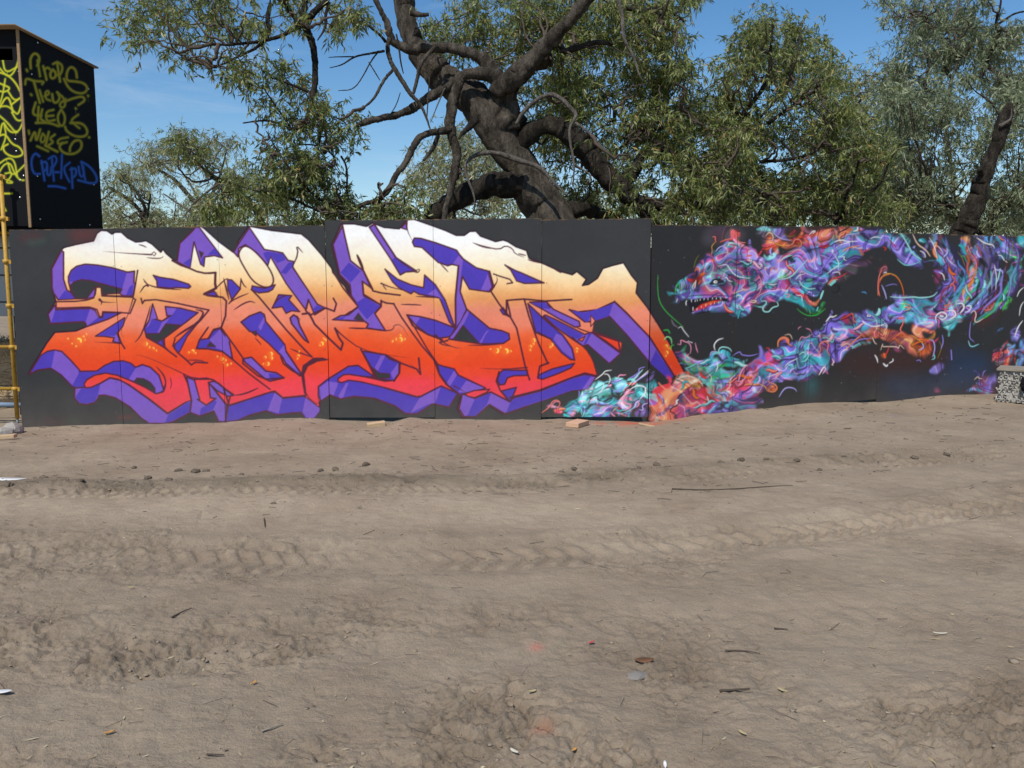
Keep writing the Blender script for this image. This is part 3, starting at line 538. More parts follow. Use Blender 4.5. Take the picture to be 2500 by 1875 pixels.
# tags on the black box, in half-pixels of the zoom they were measured in
def paint_box(C):
    rng = random.Random(2)
    Y1 = s2l((214,200,44)); Y2 = s2l((150,170,40)); BL = s2l((66,120,214))
    def tag(col, glow, w, lines):
        for l in lines:
            q = chaikin([(x / 2, y / 2) for x, y in l], False, 2)
            C.stroke(q, w * 1.7, glow, 4.0, .5)
            C.stroke(q, w * rng.uniform(.85, 1.2), col, 1.7, .9)
            if rng.random() < .45:
                x, y = q[rng.randrange(len(q))]; C.stroke([(x, y), (x + .3, y + rng.uniform(10, 24))], 1.8, col, .8, .7, 2)
    tag(s2l((206,180,52)), Y2, 6.4, [
     [(232,390),(226,320),(255,275),(290,290),(298,330),(280,370)],[(282,330),(292,390),(302,450)],[(325,375),(340,430),(350,475)],[(335,400),(358,382),(378,400)],[(398,400),(375,430),(385,468),(415,462),(422,425),(398,400)],
     [(430,345),(440,420),(452,490)],[(400,358),(432,342),(472,370),(462,430),(432,442)],[(578,460),(570,400),(530,375),(500,420),(500,485),(560,488),(630,500),(662,540),(632,582),(560,572),(510,532),(482,470)],
     [(190,510),(195,462),(260,488),(332,488),(318,508)],[(255,490),(275,560),(300,650)],[(298,555),(325,640)],[(335,600),(372,582),(362,558),(340,570),(345,622),(380,632)],[(392,585),(402,652),(440,642),(452,592),(430,570)],[(492,620),(442,662),(470,692),(496,660),(472,600),(440,590)],[(480,642),(560,612),(622,600),(642,632),(590,665)],
     [(268,648),(240,740),(312,745)],[(290,680),(285,790)],[(318,700),(300,770),(340,792)],[(402,702),(345,715),(350,792),(412,778)],[(350,750),(402,745)],[(460,700),(430,750),(445,820),(480,822),(492,750),(460,700)],[(588,738),(530,780),(562,812),(597,840)],[(530,800),(620,800),(662,860),(642,905),(560,902),(500,862),(490,830)],[(270,800),(370,798),(442,825)],
     [(230,932),(265,850),(272,952),(302,850)],[(322,880),(300,930),(325,952),(347,910),(322,880)],[(367,868),(345,962)],[(412,888),(370,920),(405,942),(365,968)],[(512,908),(440,920),(430,962),(502,945)],[(470,950),(440,980),(480,1030),(560,1036),(616,990),(610,930),(560,930),(525,980),(525,1012)],[(280,975),(362,1012)],[(340,970),(432,1016)],
     [(200,400),(206,412)],[(232,585),(238,592)],[(568,690),(572,694)],[(660,595),(664,598)],[(668,908),(672,910)],[(216,860),(220,880)]])
    tag(BL, s2l((40,80,170)), 6.6, [
     [(297,1050),(265,1023),(235,1070),(240,1150),(265,1187),(300,1182)],[(312,1085),(335,1232)],[(312,1100),(350,1088),(357,1140),(330,1162)],[(355,1130),(355,1192),(380,1192),(387,1130)],[(390,1065),(405,1234)],[(365,1070),(410,1042),(432,1080),(400,1132)],[(415,1170),(442,1170)],
     [(466,1038),(460,1214)],[(524,1098),(470,1140),(522,1242)],[(538,1138),(545,1288)],[(530,1150),(572,1138),(572,1190),(545,1212)],[(590,1128),(600,1202),(630,1202),(627,1128)],[(612,1098),(642,1232)],[(612,1092),(682,1130),(737,1220),(710,1262),(588,1230)],[(365,1275),(430,1275),(492,1292)]])
    tag(Y1, s2l((130,180,60)), 4.2, [
     [(140,200),(150,300),(110,420),(60,460),(-10,380)],[(20,320),(40,430),(130,380)],[(-10,420),(60,440),(120,500),(160,580)],[(-10,500),(40,520),(80,540),(40,570),(-10,560)],[(40,470),(20,600),(-10,680)],[(60,560),(110,640),(170,600),(90,660)],[(-10,700),(60,580),(100,720)],[(-10,680),(60,670),(110,720),(140,740),(170,620)],[(90,720),(130,790),(185,770),(130,890),(60,800),(-10,740)],[(0,890),(20,780),(70,870),(130,870)],
     [(-10,900),(40,880),(90,960),(150,980),(180,1040),(110,1060),(40,1030),(20,980),(60,960)],[(30,800),(50,900),(10,1000)],[(-10,1110),(60,1060),(110,1080),(130,1200)],[(60,1100),(90,1210),(190,1110)],[(-10,1180),(30,1110),(80,1100),(110,1180),(150,1230),(180,1230)],[(40,1180),(90,1170),(80,1210),(40,1250),(110,1250),(40,1220)],[(30,1330),(90,1330)],[(35,1440),(45,1460)]])
PAL = dict(l=(150,134,222), v=(116,98,194), d=(58,44,98), k=(30,26,34), t=(52,178,184), a=(128,216,210), o=(232,108,28), y=(238,170,60), r=(224,50,48),
           p=(238,150,176), w=(240,238,236), g=(58,196,72), b=(92,44,34), m=(150,36,70), c=(240,205,180), n=(44,72,112), s=(88,150,210), e=(112,104,116), u=(120,116,28))
PAL = {k: s2l(v) for k, v in PAL.items()}
# soft sprayed areas: (region, colour, blur, opacity, points)
AREA = [
(5,'e',9,.45,[(640,120),(980,130),(1000,260),(760,270),(600,300)]),(5,'b',8,.55,[(690,125),(950,130),(960,240),(800,260),(700,230)]),(5,'e',8,.7,[(1100,125),(1350,130),(1330,300),(1150,290)]),
(5,'b',9,.6,[(1360,130),(2028,115),(2028,200),(1700,260),(1500,300),(1350,260)]),
(5,'v',4,.95,[(365,745),(400,700),(450,650),(510,560),(560,480),(620,400),(700,350),(760,320),(850,290),(960,310),(1050,330),(1150,400),(1250,420),(1350,380),(1450,330),(1560,250),(1700,200),(1850,160),(2028,180),(2028,420),(1950,440),(1850,500),(1750,620),(1680,700),(1600,740),(1500,720),(1400,730),(1290,790),(1150,780),(1080,830),(1020,900),(940,915),(800,880),(700,875),(600,880),(500,905),(490,880),(530,850),(700,820),(850,790),(840,765),(700,755),(560,765),(480,785),(400,760)]),
(5,'l',5,.8,[(780,400),(900,350),(1000,340),(1130,410),(1180,480),(1300,440),(1500,340),(1700,250),(1800,270),(1650,450),(1500,500),(1350,600),(1300,700),(1200,720),(1150,560),(1000,440),(850,440)]),
(5,'e',5,.6,[(500,700),(560,560),(640,470),(740,470),(880,620),(850,720),(700,740),(560,750)]),
(5,'t',4,.9,[(780,490),(900,470),(940,540),(1040,560),(1110,620),(1080,700),(1040,690),(1040,620),(940,590),(880,560),(830,520)]),
(5,'a',3,.8,[(740,490),(840,460),(850,520),(790,530)]),(5,'a',3,.85,[(1250,580),(1300,510),(1400,480),(1440,500),(1380,560),(1290,600)]),(5,'g',3,.8,[(1280,600),(1340,560),(1400,540),(1350,600)]),
(5,'t',3,.9,[(1190,640),(1240,600),(1290,620),(1270,680),(1210,690)]),(5,'t',4,.9,[(1700,520),(1740,450),(1790,360),(1880,330),(1990,340),(1990,370),(1900,380),(1850,430),(1860,480),(1790,520)]),
(5,'t',3,.9,[(1340,700),(1440,720),(1530,800),(1600,860),(1640,870),(1600,900),(1500,860),(1420,790),(1320,770)]),(5,'g',4,.7,[(1480,830),(1560,880),(1640,900),(1700,800),(1720,820),(1650,930),(1560,900)]),
(5,'r',2,.95,[(1350,680),(1410,655),(1470,680),(1540,750),(1600,820),(1560,840),(1500,770),(1430,700)]),(5,'o',3,.9,[(1540,780),(1600,810),(1670,740),(1640,810),(1610,840),(1560,820)]),
(5,'d',4,.9,[(1460,600),(1520,680),(1600,720),(1680,700),(1740,600),(1700,580),(1620,660),(1560,630),(1500,580)]),(5,'g',3,.8,[(1550,590),(1600,570),(1610,620),(1570,630)]),
(5,'g',4,.6,[(830,610),(900,610),(920,650),(850,660)]),(5,'r',3,.7,[(890,590),(1010,600),(1000,640),(920,640)]),(5,'o',3,.85,[(690,420),(720,405),(725,440),(700,450)]),(5,'o',3,.85,[(545,510),(585,505),(585,530),(555,535)]),
(5,'a',3,.7,[(650,570),(690,520),(715,540),(700,600),(660,600)]),(5,'a',3,.8,[(890,740),(960,730),(990,780),(940,800),(900,780)]),(5,'a',3,.7,[(850,820),(920,820),(930,860),(880,860)]),(5,'e',3,.8,[(940,440),(1010,440),(1040,480),(980,490)]),(5,'e',3,.8,[(1090,450),(1160,450),(1160,500),(1110,500)]),
(5,'g',5,.5,[(520,740),(600,730),(610,760),(530,765)]),(5,'r',2,.95,[(525,885),(600,820),(700,790),(800,785),(720,815),(620,850)]),(5,'o',3,.7,[(580,850),(680,795),(720,790),(640,840)]),
(5,'k',1,.95,[(480,790),(560,772),(700,762),(850,770),(830,800),(780,790),(700,785),(600,815),(530,870),(500,900),(490,850)]),
(5,'r',2,.95,[(535,880),(600,822),(700,792),(760,792),(700,820),(620,850)]),
(5,'r',3,.95,[(850,140),(910,130),(960,190),(920,200),(910,260),(860,240),(840,190)]),(5,'o',2,.9,[(1170,230),(1200,180),(1240,180),(1230,260),(1270,310),(1240,360),(1200,350),(1180,290)]),(5,'y',2,.7,[(1190,250),(1220,240),(1230,310),(1205,320)]),
(5,'a',2,.9,[(1160,350),(1230,390),(1290,320),(1300,370),(1260,420),(1190,410)]),(5,'a',3,.8,[(1100,150),(1180,135),(1250,160),(1200,180),(1130,190)]),(5,'l',3,.9,[(1260,130),(1330,130),(1340,220),(1400,250),(1330,240),(1280,190)]),
(5,'o',4,.9,[(1250,250),(1330,270),(1400,280),(1480,250),(1560,240),(1700,150),(1800,130),(2020,125),(2020,160),(1850,190),(1720,230),(1600,270),(1500,310),(1380,310),(1290,300)]),
(5,'r',3,.85,[(1430,240),(1480,230),(1510,280),(1470,300),(1440,290)]),(5,'y',5,.6,[(1780,130),(1850,125),(1850,170),(1790,170)]),(5,'r',4,.6,[(1640,390),(1700,380),(1720,440),(1660,450)]),
(5,'b',7,.6,[(1700,620),(1850,540),(1950,500),(2028,440),(2028,520),(1900,590),(1800,650)]),
# arch and vortex
(6,'v',6,.9,[(0,230),(150,150),(350,90),(510,70),(620,110),(760,200),(860,300),(900,390),(800,400),(690,360),(640,270),(560,200),(400,220),(250,250),(150,330),(50,440),(0,480)]),
(6,'l',5,.9,[(360,95),(510,60),(512,130),(420,150)]),(6,'l',5,.8,[(560,190),(640,200),(740,290),(830,390),(760,390),(690,340),(620,260)]),(6,'o',5,.9,[(0,60),(200,45),(400,42),(340,90),(200,110),(60,170),(0,200)]),
(6,'b',8,.6,[(80,420),(250,350),(460,300),(480,330),(300,390),(150,440)]),(6,'t',4,.85,[(100,330),(190,240),(300,230),(320,260),(200,290),(170,370),(90,410)]),(6,'o',3,.85,[(320,220),(360,215),(360,270),(330,290)]),
(6,'t',4,.85,[(740,180),(800,240),(860,310),(890,380),(820,340),(760,260)]),(6,'t',3,.9,[(830,150),(880,140),(910,190),(860,200)]),(6,'a',5,.5,[(700,100),(770,150),(760,200),(690,140)]),
(6,'m',6,.7,[(925,130),(1030,130),(1040,200),(960,180)]),(6,'v',8,.85,[(940,150),(1020,200),(1080,320),(1150,380),(1180,460),(1130,560),(1040,640),(980,700),(960,600),(1060,560),(1110,480),(1050,380),(1000,330)]),(6,'l',5,.8,[(1090,340),(1160,400),(1160,490),(1090,540),(1140,450)]),
(6,'m',6,.7,[(980,400),(1060,440),(1050,520),(990,560)]),(6,'d',10,.7,[(1040,200),(1150,230),(1230,350),(1230,480),(1160,600),(1180,450),(1120,320)]),
(6,'o',4,.95,[(1180,130),(1260,150),(1300,260),(1345,330),(1330,440),(1270,540),(1290,420),(1280,320),(1220,230)]),(6,'y',4,.7,[(1200,130),(1260,140),(1270,200),(1230,190)]),(6,'t',6,.7,[(1200,500),(1270,440),(1230,580),(1120,680),(1150,600)]),
(6,'e',8,.5,[(1290,130),(1400,160),(1440,260),(1420,420),(1360,420),(1400,300)]),(6,'d',9,.8,[(1380,130),(1500,170),(1530,330),(1500,500),(1440,650),(1380,600),(1440,450),(1450,300)]),
(6,'a',4,.8,[(1350,450),(1400,430),(1420,540),(1400,660),(1350,740),(1330,720),(1370,620),(1380,520),(1320,520)]),(6,'v',5,.9,[(1270,600),(1330,550),(1370,570),(1340,660),(1240,720),(1150,760),(1180,690)]),(6,'m',4,.6,[(1260,630),(1320,590),(1320,630),(1270,680)]),
(6,'v',8,.8,[(1480,130),(1600,130),(1620,250),(1600,350),(1560,280),(1520,200)]),(6,'l',4,.85,[(1520,140),(1590,140),(1600,280),(1560,290),(1530,200)]),(6,'v',7,.75,[(1640,330),(1700,300),(1680,450),(1660,600),(1630,620),(1650,480)]),(6,'t',6,.7,[(1660,140),(1728,120),(1728,240),(1690,230)]),
(6,'t',5,.7,[(1620,380),(1690,430),(1670,500),(1640,560)]),(6,'b',9,.6,[(1420,760),(1540,650),(1640,450),(1640,560),(1560,720),(1450,860),(1350,900),(1310,860)]),
(6,'o',5,.9,[(1390,720),(1480,690),(1470,760),(1420,790)]),(6,'g',4,.8,[(1560,700),(1600,640),(1640,640),(1600,690),(1560,760)]),
# lower body
(6,'v',6,.9,[(590,600),(680,610),(800,640),(980,680),(1060,660),(1240,640),(1290,700),(1240,800),(1100,860),(960,910),(860,880),(700,850),(600,880),(420,910),(250,980),(100,1080),(0,1110),(0,900),(120,830),(280,760),(420,740),(560,760),(640,720)]),
(6,'l',5,.8,[(600,600),(690,620),(720,660),(640,760),(620,700)]),(6,'t',4,.9,[(680,700),(760,660),(840,720),(830,770),(740,770),(690,740)]),(6,'g',4,.7,[(690,690),(740,680),(740,740),(700,740)]),(6,'r',4,.7,[(660,800),(730,800),(730,850),(690,850)]),(6,'a',4,.7,[(780,790),(940,800),(940,840),(820,850)]),
(6,'t',4,.95,[(1050,880),(1110,830),(1200,780),(1250,800),(1210,850),(1150,880),(1100,930),(1060,910)]),(6,'e',4,.8,[(980,780),(1060,760),(1160,740),(1230,680),(1220,760),(1100,830),(1000,830)]),
(6,'o',4,.95,[(480,900),(560,890),(620,940),(740,960),(830,1000),(870,1060),(900,1100),(860,1140),(780,1120),(720,1060),(620,1000),(520,980),(420,960),(280,1030),(220,1080),(260,1000),(380,930)]),
(6,'o',4,.95,[(800,880),(880,910),(990,920),(930,940),(830,940),(880,980),(950,1010),(960,1090),(900,1150),(830,1140),(900,1090),(890,1040),(820,990),(780,940)]),(6,'d',3,.8,[(800,1010),(850,1020),(860,1060),(800,1060)]),
(6,'b',16,.6,[(600,1090),(900,1180),(1080,1000),(1080,1200),(900,1240),(700,1180)]),(6,'b',20,.4,[(100,1150),(600,1050),(900,1250),(700,1300),(200,1300)]),(6,'n',18,.42,[(520,1300),(900,1350),(1300,1150),(1450,1200),(1350,1400),(900,1500),(560,1500)]),(6,'n',14,.35,[(1090,1000),(1300,1100),(1480,1150),(1400,1380),(1100,1420)]),
(6,'o',3,.8,[(520,1110),(570,1110),(560,1170),(530,1160)]),(6,'l',4,.85,[(990,1220),(1050,1190),(1040,1270),(990,1310),(930,1280)]),
(6,'m',5,.7,[(180,830),(300,770),(320,840),(240,890)]),(6,'r',4,.85,[(180,830),(240,800),(260,850),(210,870)]),(6,'u',5,.7,[(240,830),(280,820),(270,880),(240,880)]),
(6,'r',4,.8,[(0,1020),(80,1010),(90,1070),(150,1090),(170,1130),(60,1110),(0,1100)]),(6,'l',5,.8,[(100,1080),(180,1100),(180,1170),(120,1160)]),(6,'t',5,.9,[(0,1150),(100,1160),(60,1250),(0,1300)]),
(6,'l',5,.9,[(1630,940),(1690,880),(1680,1000),(1640,1020)]),(6,'s',5,.8,[(1680,1050),(1728,960),(1728,1230),(1680,1230)]),(6,'b',5,.9,[(1490,1200),(1540,1050),(1600,1020),(1660,1100),(1640,1230),(1500,1240)]),(6,'o',3,.9,[(1560,1210),(1590,1150),(1620,1160),(1600,1230),(1565,1240)]),
(6,'m',6,.8,[(1270,1440),(1340,1350),(1480,1290),(1490,1420),(1380,1450)]),(6,'l',6,.8,[(1380,1440),(1430,1320),(1490,1280),(1490,1330),(1430,1440)]),(6,'s',4,.7,[(1470,930),(1550,890),(1560,910),(1480,950)]),
(6,'m',5,.5,[(500,400),(560,370),(570,410),(510,450)]),(6,'m',5,.4,[(970,1410),(1010,1400),(1010,1460),(980,1460)]),
# tail end towards the letters
(5,'v',6,.9,[(2028,1000),(1900,1060),(1800,980),(1720,1010),(1600,1100),(1450,1180),(1300,1230),(1180,1260),(1060,1370),(950,1400),(820,1500),(650,1640),(900,1659),(1100,1659),(1220,1540),(1400,1500),(1560,1500),(1700,1440),(1730,1330),(1830,1320),(1900,1230),(2028,1140)]),
(5,'r',4,.95,[(1180,1260),(1230,1250),(1260,1310),(1340,1280),(1350,1310),(1240,1340),(1150,1400),(1080,1440),(1000,1560),(850,1659),(650,1659),(770,1580),(900,1520),(1000,1440),(1090,1360),(1190,1330)]),
(5,'t',5,.9,[(1350,1370),(1480,1320),(1520,1200),(1580,1180),(1570,1290),(1720,1300),(1720,1360),(1620,1350),(1500,1400),(1380,1400)]),(5,'a',5,.75,[(1390,1370),(1480,1340),(1470,1380),(1400,1390)]),(5,'e',5,.6,[(1580,1100),(1780,1100),(1800,1180),(1650,1150)]),
(5,'p',4,.8,[(960,1440),(1020,1430),(1010,1480),(960,1500)]),(5,'o',5,.7,[(940,1530),(1000,1490),(1020,1540),(950,1580)]),(5,'o',3,.9,[(1300,1150),(1350,1120),(1390,1160),(1370,1190),(1320,1170)]),(5,'d',3,.9,[(1310,1160),(1350,1150),(1350,1200),(1310,1200)]),
(5,'m',4,.9,[(1660,1180),(1730,1150),(1750,1200),(1700,1260),(1660,1270)]),(5,'l',5,.85,[(1530,1400),(1640,1370),(1700,1400),(1660,1450),(1560,1450)]),(5,'t',6,.7,[(1450,1400),(1510,1410),(1500,1470),(1470,1470)]),
(5,'o',5,.9,[(1170,1560),(1240,1530),(1290,1570),(1270,1610),(1200,1610)]),(5,'b',5,.9,[(1190,1560),(1240,1550),(1240,1590),(1200,1590)]),(5,'t',12,.4,[(1560,1480),(1640,1480),(1600,1659),(1570,1659)]),
(5,'v',5,.95,[(370,1260),(420,1230),(470,1240),(500,1300),(600,1320),(670,1330),(690,1250),(740,1260),(720,1330),(660,1370),(540,1370),(440,1360),(390,1310)]),(5,'t',3,.95,[(770,1240),(830,1220),(870,1260),(850,1300),(920,1320),(970,1355),(880,1370),(800,1380),(790,1300)]),
(5,'a',4,.9,[(440,1410),(560,1380),(700,1400),(720,1310),(760,1310),(770,1400),(840,1440),(780,1490),(700,1480),(600,1430),(520,1460)]),(5,'g',4,.9,[(650,1410),(720,1440),(790,1480),(800,1440),(870,1420),(880,1440),(800,1510),(720,1480)]),(5,'e',6,.7,[(560,1450),(700,1440),(720,1560),(660,1560),(580,1500)]),
(5,'t',4,.6,[(650,1560),(700,1530),(700,1580)]),
(4,'a',4,.95,[(600,640),(640,580),(700,560),(740,480),(830,460),(860,500),(900,560),(910,600),(840,650),(770,620),(700,610),(680,680),(600,700)]),(4,'t',4,.95,[(910,470),(960,460),(1040,490),(1050,540),(990,590),(940,570),(920,520)]),(4,'a',3,.8,[(930,520),(990,500),(1010,540),(950,560)]),(4,'g',4,.7,[(800,610),(880,590),(870,630),(800,650)]),
(4,'t',4,.9,[(440,720),(520,690),(600,650),(700,650),(760,640),(940,640),(970,680),(900,740),(720,740),(690,780),(560,790),(500,740)]),(4,'v',5,.9,[(690,690),(780,670),(830,690),(900,700),(930,760),(880,800),(720,800),(700,740)]),(4,'p',3,.9,[(980,680),(1020,580),(1100,580),(1040,600),(1080,650),(1090,700),(1030,740),(980,720)]),
(4,'t',5,.9,[(1050,560),(1170,500),(1250,490),(1310,450),(1300,530),(1250,600),(1180,640),(1100,690),(1120,600),(1180,560)]),(4,'v',5,.85,[(1130,660),(1220,620),(1290,650),(1280,700),(1200,760),(1250,800),(1100,800),(1170,730)]),(4,'p',4,.8,[(500,760),(560,740),(560,790),(510,800)]),(4,'r',3,.95,[(380,740),(420,710),(460,740),(440,770),(400,780)]),
(4,'r',3,.9,[(920,750),(970,730),(1010,760),(960,780)]),(4,'b',4,.6,[(1180,700),(1240,690),(1240,730),(1200,740)]),
(4,'o',6,.97,[(1250,860),(1250,740),(1290,700),(1320,610),(1380,570),(1480,500),(1580,470),(1680,480),(1720,530),(1640,520),(1540,550),(1490,640),(1480,700),(1440,740),(1460,800),(1440,850),(1330,870)]),(4,'y',8,.5,[(1290,790),(1370,780),(1380,830),(1300,840)]),(4,'c',6,.6,[(1460,470),(1560,420),(1680,460),(1600,480),(1480,520)]),
(4,'m',6,.97,[(1480,830),(1470,720),(1500,640),(1540,560),(1640,540),(1740,560),(1760,640),(1740,720),(1640,800),(1540,850)]),(4,'r',6,.9,[(1560,640),(1640,550),(1760,560),(1770,640),(1900,580),(2040,520),(2120,450),(2212,340),(2212,440),(2100,560),(1960,650),(1800,730),(1700,760),(1620,700)]),(4,'d',3,.9,[(1500,600),(1560,580),(1560,640),(1520,680),(1490,650)]),(4,'d',3,.9,[(1630,600),(1690,590),(1680,640),(1640,640)]),
(4,'v',8,.75,[(1740,740),(1900,660),(2060,590),(2212,520),(2212,740),(1980,760),(1740,800)]),(4,'l',6,.6,[(2020,660),(2120,640),(2120,720),(2030,720)]),(4,'m',9,.55,[(1300,860),(1560,830),(1840,790),(1800,830),(1500,860)]),
(4,'t',5,.8,[(1740,560),(1800,500),(1820,540),(1900,580),(1860,600),(1780,650),(1750,620)]),(4,'e',5,.7,[(1650,420),(1760,400),(1800,470),(1740,540),(1690,460)]),
(4,'r',4,.9,[(1385,420),(1420,440),(1440,500),(1400,500)]),
]
